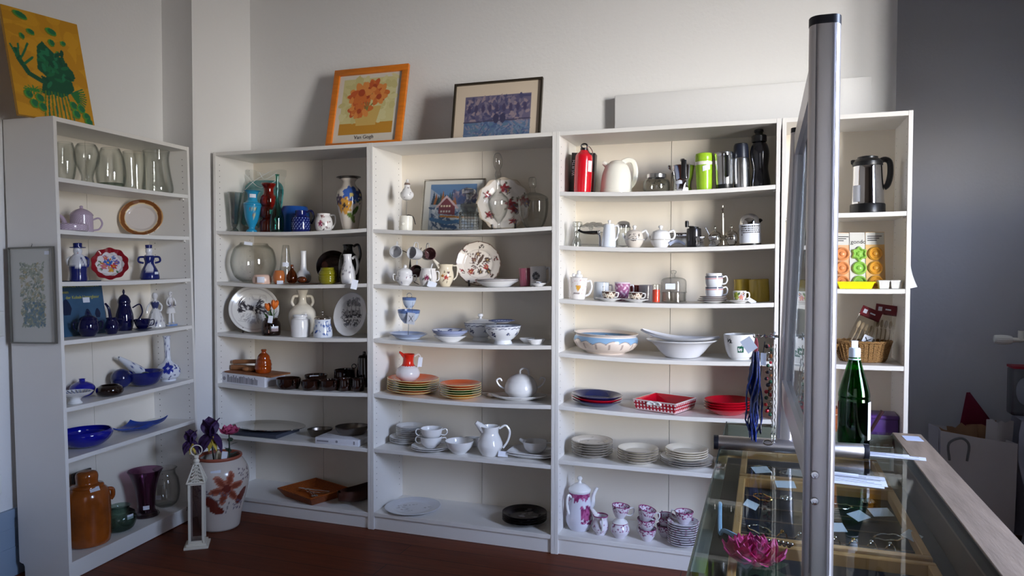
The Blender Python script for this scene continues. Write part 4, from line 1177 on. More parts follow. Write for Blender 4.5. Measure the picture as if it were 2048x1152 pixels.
def boat(i, j):
    t = i * 2 - 1
    wv = .055 * max(0, 1 - abs(t) ** 3) ** .5 + .002
    a = (j - .5) * PI * 1.1
    return (wv * math.sin(a), t * .15, .062 - .058 * math.cos(a) * (1 - .3 * t * t) + .012 * t * t)
mb.grid(20, 14, boat)
mb.grid(20, 14, lambda i, j: tuple(Vector(boat(i, j)) * .9 + Vector((0, 0, .012))))
o = mb.build('wooden_bowl', LEA, recalc=False); place(o, M @ Rz(R(-22))); tagit(o, 'long boat shaped dark brown bowl at the end of the bottom shelf', 'bowl')

# ================================================================== bookcase C
# top shelf
v = pot('music_bird_canister', 'white canister with a crank, a porcelain bird held above it on a thin rod', 'ornament', ('C', 1, 811.4, .12), 26, 30, [(.96, 0), (1, .03), (1, .97), (.94, 1)], IVORY, solid=True)
v.lathe('grey_band', [(1.01, .3), (1.03, .32), (1.03, .6), (1.01, .62)], mat('grey_band', (150, 146, 146), .4), k=1)
MB().tube([(0, 0, v.H), (0, 0, v.H * 2.1)], .0012, 6).build('rod', STEEL, v.o)
MB().tube(spl([(0, 0, v.H), (.01, 0, v.H * 1.06), (.035, -.01, v.H * .96), (.045, -.012, v.H * .62), (.05, -.012, v.H * .45)], 4), .0022, 8).build('crank', BLACKP, v.o)
MB().at(Tr(-.014, -v.W * .53, v.H * .45) @ Rx(R(90))).lathe([(0, .002), (.006, .0015), (.007, -.001)], 16).build('button', IVORY, v.o)
mb = MB().lathe(spl([(.001, 0), (.02, .004), (.031, .018), (.032, .034), (.022, .056), (.014, .072), (.016, .082), (.012, .094), (.004, .1), (.0005, .1)], 4), 28)
mb.ball((0, 0, .105), .007)
for s_ in (-1, 1): mb.ball((s_ * .028, 0, .03), .012, sq=(.6, .9, 1.3))
b = mb.build('porcelain_bird', PAINTED, v.o)
b.location = (0, 0, v.H * 2.02)
d = Ds((232, 230, 228)); d.ring(0, 9, (232, 230, 228)); d.speck(12, -.03, .03, .01, .07, .004, [(150, 140, 140)], 3); d.band(.082, .092, (130, 110, 100)); paint(b, d, 'cyl', .03)
def cabin(w, h):
    d = Ds((206, 204, 196)); g = random.Random(6)
    x0, x1, y0, y1 = -w * .4, w * .38, .0, h * .93
    d.rect(x0, x1, y0, y1, (92, 124, 160))
    def px(a, b): return (x0 + (x1 - x0) * a, y0 + (y1 - y0) * b)
    d.poly([px(.35, .55), px(.62, .86), px(.78, .93), px(1, .8), px(1, .5)], (84, 92, 124)); d.poly([px(0, .55), px(0, .9), px(.14, .8), px(.4, .62)], (150, 160, 176))
    d.poly([px(0, 0), px(0, .62), px(.3, .55), px(1, .55), px(1, 0)], (150, 160, 172))
    for a in range(10): q = px(.08 + .05 * a, .55); d.poly([(q[0] - .016, q[1]), (q[0], q[1] + .05 + .03 * g.random()), (q[0] + .016, q[1])], g.choice([(52, 70, 86), (40, 60, 70), (150, 96, 60), (60, 84, 90)]))
    def inb(col, n, a0, a1, b0, b1, s, sd):
        p, q = px(a0, b0), px(a1, b1); d.speck(n, p[0], q[0], p[1], q[1], s, col, sd, .4)
    inb([(70, 90, 120), (180, 186, 196), (110, 126, 150), (196, 200, 204)], 120, 0.02, .98, .02, .5, .016, 2)
    inb([(110, 100, 120), (70, 84, 120), (150, 140, 150)], 40, .5, .98, .6, .85, .014, 3)
    d.poly([px(.16, .5), px(.36, .72), px(.62, .5), px(.56, .5), px(.56, .32), px(.2, .36), px(.2, .5)], (120, 62, 70)); d.poly([px(.13, .5), px(.36, .76), px(.64, .48), px(.6, .46), px(.36, .7), px(.17, .48)], (196, 170, 170))
    for a in range(4): p = px(.26 + .06 * a, .5); d.rect(p[0] - .006, p[0] + .006, p[1], p[1] + .012, (220, 200, 170)); d.rect(p[0] - .006, p[0] + .006, p[1] - .03, p[1] - .018, (200, 190, 180))
    d.line([px(.25, .3), px(.7, .28), px(.98, .26)], .01, (176, 120, 60)); d.line([px(.05, .24), px(.4, .16), px(.7, .2), px(.95, .1)], .02, (70, 110, 150)); d.line([px(.3, .1), px(.6, .06)], .016, (60, 90, 130))
    return d
M, u = site(('C', 1, 903, .2))
picture('framed_picture', 'framed painting of a red cabin in snowy mountains, leaning behind the square decanter', M @ Tr(0, 0, .0025) @ Rx(R(-9)), 134 * u, 107 * u, cabin, SILVER, .007, .014, res=130)
v = pot('decanter', 'square cut crystal decanter with flat stopper in front of the cabin painting', 'decanter', ('C', 1, 938, .06), 42, 52, [(.98, 0), (1, .03), (1, .9), (.92, 1)], CRYSTAL, n=4 * 8, k=1,
        wob=lambda t, r, z: (1 / max(abs(math.sin(t)), abs(math.cos(t)))) * .84)
v.lathe('neck', [(.8, 1), (.5, 1.06), (.28, 1.12), (.28, 1.28), (.5, 1.36), (.46, 1.37)], CLEAR)
v.lathe('stopper', [(.2, 1.2), (.24, 1.38), (.62, 1.42), (.68, 1.5), (.62, 1.58), (.3, 1.62), (0, 1.62)], CRYSTAL, n=8, k=1)
mb = MB()
for fx, fy in ((0, -1), (1, 0), (-1, 0)):
    for i in range(6):
        for j in range(6):
            a, z = (i - 2.5) * v.W * .14, v.H * (.1 + .11 * j)
            x, y = (a, -v.W * .425) if fy else (fx * v.W * .425, a)
            mb.ball((x, y, z), v.W * .06, 6, 4)
mb.build('cut_diamonds', CRYSTAL, v.o)
v = pot('decanter', 'tall slender clear glass decanter with round stopper before the floral plate', 'decanter', ('C', 1, 998, .07), 43, 100, [(.58, 0), (.6, .015), (.2, .05), (.14, .12), (.3, .18), (.72, .32), (.98, .52), (.96, .6), (.5, .72), (.26, .8), (.22, .98), (.32, 1)], CLEAR, n=40, k=5)
v.lathe('stopper', [(.14, .94), (.2, 1.02), (.3, 1.1), (.26, 1.14), (.2, 1.18), (.4, 1.28), (.44, 1.38), (.3, 1.5), (0, 1.54)], CLEAR)
def rose_plate(r):
    d = Ds((222, 214, 206)); d.ring(r * .93, r * 1.3, (196, 180, 160), 10, r * .03)
    for a, q, s in ((1.5, .62, .17), (.15, .72, .2), (-1.1, .72, .13), (2.6, .7, .12), (-2.5, .66, .14), (.0, .25, .2), (-.5, .42, .14)):
        x, y = q * r * math.cos(a), q * r * math.sin(a)
        for k in range(5): d.leaf(x + s * r * math.cos(k * 1.3), y + s * r * math.sin(k * 1.3), s * r * 1.1, k * 1.3, (104, 96, 80))
        d.flower(x, y, s * r, (150, 60, 66), (110, 40, 50)); d.flower(x + s * r * .7, y - s * r * .5, s * r * .6, (112, 90, 110))
    return d
o, M, r = standing_plate('plate', 'large scalloped white plate with rose sprigs standing at the back of the top shelf', 'plate', ('C', 1, 1008, .215), 108, rose_plate, 12, wob=lambda t, q, z: 1 + .03 * math.cos(12 * t) * (q > .05), n=120)
easel('dark stand under the rose sprig plate', M, r)
v = pot('lidded_glass_bowl', 'wide clear glass bowl with domed lid and tall knob at the shelf end', 'bowl', ('C', 1, 1068, .1), 60, 58, [(.4, 0), (.62, .08), (.9, .45), (1, .85), (.98, 1)], CLEAR, n=48, wob=lambda t, r, z: 1 + .02 * math.cos(12 * t))
v.lathe('lid', [(1.02, 1), (.96, 1.06), (.6, 1.18), (.2, 1.26), (.16, 1.4), (.24, 1.44), (.24, 1.72), (.2, 1.76), (0, 1.76)], CLEAR)

# second shelf: cups on a stand, jugs, bird plate
M, u = site(('C', 2, 819, .16))
root = empty('cup_stand', M, 'dark wire stand on which small cups hang', 'cup stand')
mb = MB()
for k in range(4):
    a = k * PI / 2 + .5
    mb.tube(spl([(.05 * math.cos(a), .05 * math.sin(a), .003), (.02 * math.cos(a), .02 * math.sin(a), .02), (.004 * math.cos(a), .004 * math.sin(a), .1), (.004 * math.cos(a), .004 * math.sin(a), .16), (.05 * math.cos(a), .05 * math.sin(a), .185), (.056 * math.cos(a), .056 * math.sin(a), .2)], 4), .0022, 6)
mb.build('wire_frame', mat('dark_wire', (48, 44, 42), .4, 1.0), root)
CUPM = mat('grey_white_cup', (206, 206, 208), .15, coat=.3)
for lab, x, y, z, a, b in (('white cup hanging from the stand nearest the bookcase side', -.06, -.04, .168, .3, 1), ('white cup hanging on the other arm of the stand', .055, -.045, .166, -.25, 1), ('dark patterned cup hanging low behind the sugar bowl', .035, .01, .07, .4, 0), ('dark patterned cup hanging behind the upper cups', .085, .03, .165, .9, 0)):
    def cd(W, H): d_ = Ds((90, 60, 62) if not b else (206, 206, 208)); d_.speck(20, -.1, .1, .005, .07, .007, [(150, 110, 110), (60, 40, 50)] if not b else [(214, 214, 216)], 3); return d_
    o = vessel(.066, .066, [(.62, 0), (.8, .1), (.98, .6), (1, 1)], .0025, 32).build('hanging_cup', PAINTED if not b else CUPM)
    if not b: paint(o, cd(.066, .066), 'cyl', .033)
    place(o, M @ Tr(x, y, z) @ Rz(a) @ Rx(R(82)) @ Tr(0, 0, -.03)); tagit(o, lab, 'cup', 'cups on the wire stand')
    MB().tube(spl([(0, .032, .055), (0, .055, .05), (0, .058, .03), (0, .03, .018)], 5), .003, 7).build('handle', CUPM, o)
def sprig(W, H): d = Ds((228, 226, 226)); d.speck(20, -W * 1.4, W * 1.4, H * .2, H * .8, .005, [(90, 90, 130), (130, 80, 100), (70, 70, 80)], 5); return d
v = pot('sugar_bowl', 'white lidded sugar bowl with sprigs below the hanging cups', 'sugar bowl', ('C', 2, 809, .06), 36, 26, [(.5, 0), (.55, .05), (.95, .4), (1, .6), (.85, .95), (.84, 1)], WHITE, design=sprig, n=56, k=6)
v.lathe('lid', [(.86, 1), (.76, 1.14), (.4, 1.3), (.16, 1.36), (.2, 1.46), (.12, 1.56), (0, 1.58)], WHITE)
for k in (0, PI): v.handle([(.9, 0, .8), (1.25, 0, .8), (1.2, 0, .4), (.9, 0, .35)], .0028, WHITE, rot=k)
def rosemug(W, H): d = Ds((230, 226, 222)); d.flower(-.008, H * .5, .014, (140, 60, 90), (90, 40, 60)); d.leaf(-.024, H * .42, .02, .4, (70, 80, 60)); d.leaf(.01, H * .38, .02, 2.2, (70, 80, 60)); return d
v = pot('mustard_pot', 'round white pot with a painted rose and a spoon in it', 'pot', ('C', 2, 856, .06), 35, 36, [(.55, 0), (.75, .06), (1, .45), (.9, .8), (.82, .92), (.86, 1)], WHITE, design=rosemug, n=64, k=6)
MB().tube([(.0, 0, v.H * .5), (.02, 0, v.H * 1.26)], .003, 7).build('spoon_handle', WHITE, v.o)
v.tag(.02, -v.W * .6, v.H * .12, .045, .03, .3, z_top=v.H * .95)
v.handle([(.9, 0, .85), (1.2, 0, .8), (1.2, 0, .4), (.96, 0, .3)], .003, WHITE)
def rosejug(W, H):
    d = Ds((232, 218, 190)); d.flower(.004, H * .42, .013, (176, 50, 60), (210, 140, 60)); d.flower(-.016, H * .5, .009, (190, 110, 50)); d.flower(.014, H * .62, .008, (110, 60, 110))
    for a in range(6): d.leaf(.002 + .022 * math.cos(a), H * .45 + .026 * math.sin(a), .014, a, (100, 80, 50))
    return d
v = pot('jug', 'cream jug with painted roses and a tall lip beside the rose pot', 'jug', ('C', 2, 891, .12), 33, 44, [(.55, 0), (.6, .05), (.95, .35), (.98, .55), (.8, .85), (.92, 1)], CREAM, design=rosejug, n=64, k=6)
v.spout([(.7, 0, .84), (1.1, 0, 1.04), (1.5, 0, 1.2)], .014, .006, CREAM, rot=PI)
v.handle([(.9, 0, .95), (1.4, 0, .9), (1.35, 0, .5), (.95, 0, .3)], .004, CREAM)
def birdplate(r):
    d = Ds((224, 214, 202)); K = [(86, 70, 62), (70, 62, 56), (110, 84, 76)]
    d.ring(r * .955, r * 1.2, (120, 100, 88)); d.ring(r * .64, r * .655, (200, 190, 178))
    for a in (1.4, 2.4, .3, -.7, 3.6, -1.7): 
        x, y = .8 * r * math.cos(a), .8 * r * math.sin(a); d.speck(9, x - .1 * r, x + .1 * r, y - .08 * r, y + .08 * r, r * .05, K + [(150, 60, 60)], int(a * 10) + 50)
    d.line([(-.4 * r, -.3 * r), (-.1 * r, -.2 * r), (.1 * r, -.1 * r), (.34 * r, .2 * r)], r * .035, K[0]); d.line([(-.1 * r, -.2 * r), (-.2 * r, .1 * r), (.0, .42 * r)], r * .03, K[1]); d.line([(.1 * r, -.1 * r), (.42 * r, -.24 * r)], r * .03, K[0])
    d.ell(.1 * r, .2 * r, r * .2, r * .08, 1.0, (96, 80, 70)); d.ell(.2 * r, .38 * r, r * .06, None, 0, K[0]); d.line([(0, .06 * r), (-.06 * r, -.06 * r)], r * .06, K[0])
    for x, y, c in ((-.2, .18, (110, 80, 74)), (.34, -.14, (160, 60, 60)), (-.34, -.34, (150, 70, 60)), (.4, .18, K[0]), (-.02, .44, K[2]), (.08, -.34, K[0]), (.44, -.34, K[1])): d.flower(x * r, y * r, r * .13, c, (190, 160, 110), 6)
    d.speck(40, -.5 * r, .5 * r, -.46 * r, .46 * r, r * .04, K, 8); return d
o, M, r = standing_plate('plate', 'cream plate with a bird on flowering branches, standing on a dark stand', 'plate', ('C', 2, 957, .235), 90, birdplate, 10, wob=lambda t, q, z: 1 + .012 * math.cos(12 * t) * (q > .05), n=110)
easel('dark stand under the bird and branches plate', M, r)
stack('soup_plate', lambda i, n, c: 'white dark rimmed soup plate, %s of the pair lying before the bird plate' % ('upper' if i == 0 else 'lower'), 'plate', ('C', 2, 995, .122), 88, ['white_porcelain', 'white_porcelain'], .032, 'soup plates before the bird plate', .52, step=.008, rim='dark_rim' if mat('dark_rim', (110, 96, 92), .2) else None)
def emblem(W, H): d = Ds((226, 224, 224)); d.ell(-.012, H * .52, .02, None, 0, (40, 40, 42)); d.ell(-.012, H * .52, .0155, None, 0, (120, 118, 120)); d.ell(-.012, H * .52, .0135, None, 0, (44, 44, 46)); d.ell(-.012, H * .5, .006, .009, 0, (150, 148, 148)); return d
v = pot('mug', 'white mug with a round dark emblem at the end of the second shelf', 'mug', ('C', 2, 1077, .15), 32, 39, P_MUG, WHITE, design=emblem, n=72, k=10)
v.handle([(.98, 0, .88), (1.4, 0, .9), (1.5, 0, .55), (1.3, 0, .25), (.94, 0, .16)], .006, WHITE)
pot('tumbler', 'deep pink glass tumbler beside the white emblem mug', 'glass', ('C', 2, 1050, .16), 24, 36, [(.8, 0), (.85, .04), (1, 1)], mat('pink_glass', (176, 92, 112), .12, coat=.4))
M, u = site(('C', 2, 1078, .045)); o = plate_mb(.042, .013, .5, 40).build('saucer', WHITE); place(o, M); tagit(o, 'small white saucer in front of the emblem mug', 'saucer')
mb = MB()
for k in range(2): mb.tube([(.012 * math.sin(t * .5) * (1 + .2 * k), -.004 * t + .03 - .03 * k, .018 + .004 * math.cos(t)) for t in range(8)], .0016, 5)
mb.build('ribbon', PAPER, o)

# third shelf
M, u = site(('C', 3, 816, .1))
ETG = lambda W, H: Ds((196, 208, 226)).band(H * .76, 9, (96, 120, 170)).speck(20, -W * 1.4, W * 1.4, H * .1, H * .3, .005, [(110, 130, 170)], 2)
root = empty('tiered_stand', M, 'three tier stand of blue rimmed porcelain bowls on a metal rod with a paper tag', 'cake stand')
MB().tube([(0, 0, .012), (0, 0, .215)], .0022, 8).build('rod', STEEL, root)
MB().tube([(.014 * math.cos(t * PI / 10), 0, .229 + .014 * math.sin(t * PI / 10)) for t in range(20)], .002, 7, closed=True).build('ring_handle', STEEL, root)
o = plate_mb(.101, .03, .45, 64, 4).build('tier', PAINTED, root); d = Ds((190, 202, 222)); d.ring(.085, .2, (150, 164, 196)); paint(o, d, 'xy')
for w_, h_, z in ((.118, .07, .083), (.074, .055, .163)):
    o = vessel(w_, h_, [(.4, 0), (.45, .05), (.75, .35), (.95, .75), (1, 1)], .003, 48, 6).build('tier', PAINTED, root); paint(o, ETG(w_, h_), 'cyl', w_ / 2); o.location = (0, 0, z)
MB().at(Tr(.045, -.062, .115) @ Ry(.06)).box(-.022, .022, -.0006, .0006, -.03, .03).build('price_tag', PAPER, root)
mb = MB().tube([(-.01 + .045, -.0635, .13), (.045 + .012, -.0635, .1)], .0009, 5).tube([(.045 + .012, -.0635, .13), (.045 - .01, -.0635, .1)], .0009, 5).tube([(.05, -.062, .145), (.04, -.04, .2)], .0007, 5)
mb.build('tag_marks', STRING, root)
def blueonion(r):
    d = Ds((222, 224, 230)); d.ring(r * .93, r * 1.2, (150, 160, 196)); g = random.Random(2)
    for k in range(8): d.flower(.78 * r * math.cos(k * PI / 4), .78 * r * math.sin(k * PI / 4), r * .13, (52, 62, 120), (190, 196, 220))
    d.flower(0, 0, r * .3, (52, 62, 120), (190, 196, 220), 7); return d
M, u = site(('C', 3, 900, .11))
rr = 37 * u
for i, (w_, lab, dd) in enumerate(((.9, 'white plate at the bottom under the blue flowered soup plates', None), (.95, 'lower of the two blue flowered soup plates on the third shelf', blueonion), (1.0, 'upper of the two blue flowered soup plates on the third shelf', blueonion))):
    o = plate_mb(rr * w_, .03, .5, 64, 8, edge=.004).build('soup_plate', PAINTED if dd else WHITE)
    if dd: paint(o, dd(rr), 'xy')
    place(o, M @ Tr(0, 0, [0, .021, .029][i]) @ Rz(i)); tagit(o, lab, 'plate', 'stacked plates with blue flowers' if dd else None)
def garland(W, H):
    d = Ds((226, 228, 232)); u0 = W / 2
    d.fn(lambda u, v, out: np.where(((v > H * (.86 + .025 * np.cos(u * 190)) - .0016) & (v < H * (.86 + .025 * np.cos(u * 190)) + .0016))[:, None], np.array(lin((64, 74, 110))), out))
    d.band(H * .975, 9, (70, 80, 116))
    for x, s in ((-.06, 1.3), (.03, .8), (.1, 1.2), (-.13, 1)): d.flower(x, H * .56, .011 * s, (40, 48, 84), (120, 130, 170), 4); d.leaf(x + .012, H * .5, .012, .6, (60, 70, 100))
    return d
v = pot('tureen', 'white bowl with blue garland border standing on a foot in front of the lidded one', 'bowl', ('C', 3, 1006, .085), 74, 37, [(.5, 0), (.48, .1), (.44, .18), (.6, .3), (.86, .6), (1, .98)], WHITE, design=garland, n=96, k=10)
v = pot('tureen', 'white garland bowl with a lid and knob behind the open footed bowl', 'bowl', ('C', 3, 961, .225), 66, 36, [(.5, 0), (.48, .1), (.44, .18), (.6, .3), (.86, .6), (1, .98)], WHITE, design=garland, n=96, k=10)
v.lathe('lid', [(.98, 1), (.8, 1.08), (.4, 1.18), (.1, 1.22), (.08, 1.28), (.16, 1.36), (.14, 1.46), (0, 1.5)], WHITE)
M, u = site(('C', 3, 999, .085))
o = plate_mb(.068, .012, .5, 64, 8).build('plate', PAINTED); d = Ds((222, 224, 230)); d.ring(.05, .1, (90, 100, 140), 20, .003); d.speck(16, -.04, .04, -.04, .04, .006, [(60, 70, 110)], 3); paint(o, d, 'xy'); place(o, M @ Tr(.012, .005, .105)); tagit(o, 'small blue patterned plate lying in the open garland bowl', 'plate')
pot('dish', 'small white oval dish at the end of the third shelf', 'dish', ('C', 3, 1073, .06), 37, 10, [(.6, 0), (.66, .2), (.9, .7), (1, 1)], WHITE, sy=.7)
pot('dish', 'narrow white leaf dish behind the small oval dish', 'dish', ('C', 3, 1055, .14), 32, 10, [(.5, 0), (.6, .2), (.9, .7), (1, 1)], WHITE, sy=.5)

# fourth shelf: bright stoneware, red jug, tureen
for nm, c in (('plate_orange', (226, 96, 44)), ('plate_yellow', (226, 158, 44)), ('plate_green', (34, 96, 34))): mat(nm, c, .16, coat=.3)
mat('plate_edge_cream', (232, 214, 150), .2); mat('plate_edge_green', (170, 200, 120), .2)
CN = {'plate_orange': 'orange', 'plate_yellow': 'yellow', 'plate_green': 'green'}
_, Mt, r = stack('dinner_plate', lambda i, n, c: '%s glazed dinner plate, %s of the larger bright stack' % (CN[c], ordinal(i, n)), 'plate', ('C', 4, 826, .14), 104, ['plate_orange', 'plate_yellow', 'plate_green', 'plate_green', 'plate_orange', 'plate_yellow'], .02, 'larger bright dinner plates', .6, step=.0115, rim='plate_edge_cream')
def redjug(W, H):
    d = Ds((230, 226, 226)); d.fn(lambda u, v, out: np.where((v > H * (.56 + .022 * np.abs(np.sin(u * 130))))[:, None], np.array(lin((212, 44, 26))), out)); return d
o = vessel(47 * mpp(Mt.translation), .142, [(.5, 0), (.62, .03), (.98, .2), (1, .32), (.84, .48), (.5, .62), (.44, .75), (.46, .9), (.52, 1)], .003, 72, 10).build('jug', PAINTED)
jr = 47 * mpp(Mt.translation)
paint(o, redjug(jr, .142), 'cyl', jr / 2)
place(o, Mt @ Tr(-.03, -.01, -.0066) @ Rz(.33)); tagit(o, 'white jug with red neck standing on the larger stack of bright plates', 'jug')
v = T(o, jr, .142, [(.5, 0), (1, .32), (.5, .62), (.52, 1)])
v.handle([(.5, 0, .9), (.9, 0, .98), (1.12, 0, .78), (.95, 0, .55), (.75, 0, .5)], .005, WHITE)
v.spout([(.3, 0, .9), (.6, 0, 1.02), (.8, 0, 1.1)], .012, .004, mat('jug_red', (212, 44, 26), .12, coat=.4))
v.tag(.05, -.045, .105, .024, .05, .1)
stack('side_plate', lambda i, n, c: '%s glazed side plate, %s of the smaller bright stack' % (CN[c], ordinal(i, n)), 'plate', ('C', 4, 921, .11), 84, ['plate_orange', 'plate_orange', 'plate_green', 'plate_green', 'plate_yellow', 'plate_yellow'], .018, 'smaller bright side plates', .6, step=.0115, rim='plate_edge_cream')
M, u = site(('C', 4, 1038, .14))
r = 58 * u
o = plate_mb(r, .022, .55, 72, 2, sy=.6, edge=.004).build('platter', WHITE); place(o, M); tagit(o, 'long oval white platter under the white soup tureen', 'platter')
p_t = [(.55, 0), (.62, .04), (.95, .35), (1, .55), (.9, .85), (.78, 1)]
tw, th = 66 * u, .094
o = vessel(tw, th, p_t, .004, 56, 6).build('tureen', WHITE); place(o, M @ Tr(.012, 0, .0068) @ Rz(.33)); tagit(o, 'white soup tureen with loop handles and lid standing on the oval platter', 'tureen')
v = T(o, tw, th, p_t)
v.lathe('lid', [(.82, 1), (.78, 1.05), (.5, 1.22), (.2, 1.3), (0, 1.32)], WHITE)
for k in (0, PI): v.handle([(.9, 0, .5), (1.3, 0, .7), (1.45, 0, 1.0), (1.25, 0, 1.08), (1.15, 0, .95)], .0045, WHITE, rot=k)
MB().tube(spl([(-.002, 0, th * 1.3), (.0, 0, th * 1.52), (.02, 0, th * 1.6), (.038, 0, th * 1.48), (.042, 0, th * 1.2)], 5), .0045, 8).build('lid_handle', WHITE, o)
M, u = site(('C', 4, 976, .12))
mb = MB().ball((0, 0, .012), .026, 20, 12, (1.2, .8, .42)).tube(spl([(.02, 0, .014), (.05, .01, .012), (.1, .03, .006)], 4), .005, 8)
o = mb.build('ladle', WHITE); place(o, M @ Tr(.0, .05, 0) @ Rz(2.2)); tagit(o, 'white porcelain ladle lying between the plates and the platter', 'ladle')

# fifth shelf: white china
g = 'large white plates at the bottom of the china stack'
mat('grey_edge', (176, 172, 168), .2)
_, Mt, r = stack('dinner_plate', lambda i, n, c: 'large white plate, %s of the three under the small plates' % ('topmost' if i == 0 else 'middle one' if i == 1 else 'bottom'), 'plate', ('C', 5, 812, .17), 66, ['white_porcelain'] * 3, .02, g, .55, step=.0095, rim='grey_edge')
q0 = Mt
proto = None
for k in range(6):
    i = 5 - k
    MM = q0 @ Tr(.02, .005, -.0015 + k * .0098) @ Rz(k)
    if proto is None:
        rr = 27.5 * mpp(q0.translation)
        proto = plate_mb(rr, .018, .55).build('dessert_plate', [WHITE, MATS['grey_edge']]); 
        for f in proto.data.polygons:
            if (f.center.x ** 2 + f.center.y ** 2) ** .5 > rr * .972: f.material_index = 1
        o = proto; place(o, MM)
    else: o = dup(proto, MM)
    tagit(o, 'small white plate, %s of the six on the large white plates' % ordinal(i, 6), 'plate', 'small white plates in the china stack')
M, u = site(('C', 5, 862, .08))
for k in range(2):
    o = plate_mb(40 * u, .016, .5, 56).build('saucer', WHITE); place(o, M @ Tr(0, 0, k * .0085)); tagit(o, 'white plate, %s of the pair under the stacked soup cups' % ('lower', 'upper')[k], 'plate', 'pair of plates under the soup cups')
cw = 44 * u
p_c = [(.5, 0), (.56, .05), (.85, .35), (.97, .8), (1, 1)]
def soupcup(MM, lab):
    o = vessel(cw, .056, p_c, .003, 48, 5).build('soup_cup', WHITE); place(o, MM); tagit(o, lab, 'cup', 'two handled white soup cups')
    v = T(o, cw, .056, p_c)
    for k in (0, PI): v.handle([(.9, 0, .82), (1.3, 0, .92), (1.42, 0, .6), (1.2, 0, .35), (.85, 0, .4)], .003, WHITE, rot=k)
    return o
a = soupcup(M @ Tr(0, 0, .014) @ Rz(.25), 'two handled white soup cup standing on the plates')
b2 = soupcup(M @ Tr(.003, 0, .0565) @ Rz(.4), 'two handled white soup cup standing in the lower soup cup')
pot('bowl', 'small open white bowl between the soup cups and the white jug', 'bowl', ('C', 5, 919, .065), 58, 25, [(.42, 0), (.45, .05), (.8, .45), (1, 1)], WHITE, n=48)
v = pot('sauce_boat', 'white sauce boat at the back between the bowl and the jug', 'sauce boat', ('C', 5, 944, .22), 34, 17, [(.6, 0), (.65, .06), (1, .6), (.98, 1)], WHITE, sy=.7)
v.spout([(.8, 0, .7), (1.2, 0, .95), (1.5, 0, 1.1)], .01, .006, WHITE)
p_j = [(.6, 0), (.66, .03), (.95, .25), (1, .38), (.85, .58), (.66, .78), (.68, .9), (.74, 1)]
v = pot('jug', 'tall white porcelain jug with big loop handle on the fifth shelf', 'jug', ('C', 5, 980, .08), 51, 58, p_j, WHITE, n=48, k=5)
v.spout([(.45, 0, .86), (.8, 0, 1.02), (1.1, 0, 1.14)], .026, .01, WHITE)
v.handle([(.72, 0, .92), (1.25, 0, 1.02), (1.55, 0, .8), (1.4, 0, .5), (1.02, 0, .25)], .0055, WHITE)
v.tag(.065, -.05, .018, .05, .028, .1, z_top=.05)
M, u = site(('C', 5, 1066, .13))
for k in range(2):
    o = plate_mb(49 * u, .022, .55, 64, 1, wob=lambda t, q, z: 1 / (abs(math.cos(t)) ** 5 + abs(math.sin(t)) ** 5) ** .2 if q > .03 else 1, sy=.75).build('platter', [WHITE]); place(o, M @ Tr(0, 0, k * .009)); tagit(o, 'squarish white platter, %s of the pair under the white cup' % ('lower', 'upper')[k], 'platter', 'pair of squarish platters')
o = vessel(50 * u, .056, p_c, .003, 48, 5).build('gravy_bowl', WHITE); place(o, M @ Tr(.005, .02, .0165)); tagit(o, 'white cup shaped bowl standing on the squarish platters', 'bowl')
v = T(o, 50 * u, .056, p_c)
v.handle([(.95, 0, .9), (1.4, 0, .95), (1.4, 0, .5), (.9, 0, .35)], .003, WHITE); v.spout([(.8, 0, .8), (1.15, 0, 1), (1.3, 0, 1.05)], .012, .007, WHITE)

# bottom shelf
M, u = site(('C', 6, 826, .13))
o = plate_mb(56 * u, .014, .75, 96, 10, edge=.003).build('cake_plate', PAINTED)
d = Ds((212, 214, 220)); g2 = random.Random(4)
for x, y, s in ((-.07, -.03, 1), (-.04, -.05, 1), (-.08, .0, .8), (-.05, .02, .8), (.06, .02, 1), (-.02, .04, .7), (.0, -.06, .7)): d.line([(x, y), (x + .03 * s, y + .02 * s)], .0025, (150, 152, 156)); d.leaf(x + .02 * s, y + .02 * s, .018 * s, .8, (160, 160, 164)); d.flower(x, y, .008 * s, (140, 140, 148), (180, 170, 160))
paint(o, d, 'xy'); place(o, M); tagit(o, 'large flat white cake plate with pale sprigs on the bottom shelf', 'plate')
def blackpl(r):
    d = Ds((24, 20, 22)); d.speck(16, -.5 * r, .5 * r, -.5 * r, .5 * r, .16 * r, [(120, 114, 110), (80, 76, 76), (100, 88, 80), (50, 46, 48)], 12); d.ring(.8 * r, .82 * r, (60, 48, 44)); return d
stack('picture_plate', lambda i, n, c: 'black picture plate, %s of the dark stack on the bottom shelf' % ordinal(i, n), 'plate', ('C', 6, 1049, .12), 90, ['a', 'a', 'a', 'a'], .024, 'black picture plates', .55, step=.011, design=blackpl)

# ================================================================== bookcase D
# top shelf: flasks
M, u = site(('D', 1, 1165, .2))
bw_, bh_ = .115, .205
root = empty('gift_box', M @ Rz(.1), 'black upright box with white lettering behind the red bottle', 'box')
MB().box(-bw_ / 2, bw_ / 2, -.04, .04, 0, bh_, .001).build('carton_body', mat('black_carton', (22, 18, 20), .4), root)
MB().box(-bw_ / 2 + .026, -bw_ / 2 + .046, -.0408, -.0399, bh_ - .085, bh_ - .012).build('label_panel', mat('grey_print', (150, 150, 150), .5), root)
MB().box(bw_ / 2 - .06, bw_ / 2, -.0406, -.0399, bh_ * .1, bh_ * .55).build('red_print', mat('red_print', (120, 14, 24), .5), root)
text('WÜRTH', .021, PAPER, root, Tr(-bw_ / 2 + .0125, -.0402, bh_ * .64) @ Ry(R(-90)) @ Rx(R(90)))
REDB = mat('red_enamel', (206, 14, 34), .22, coat=.6)
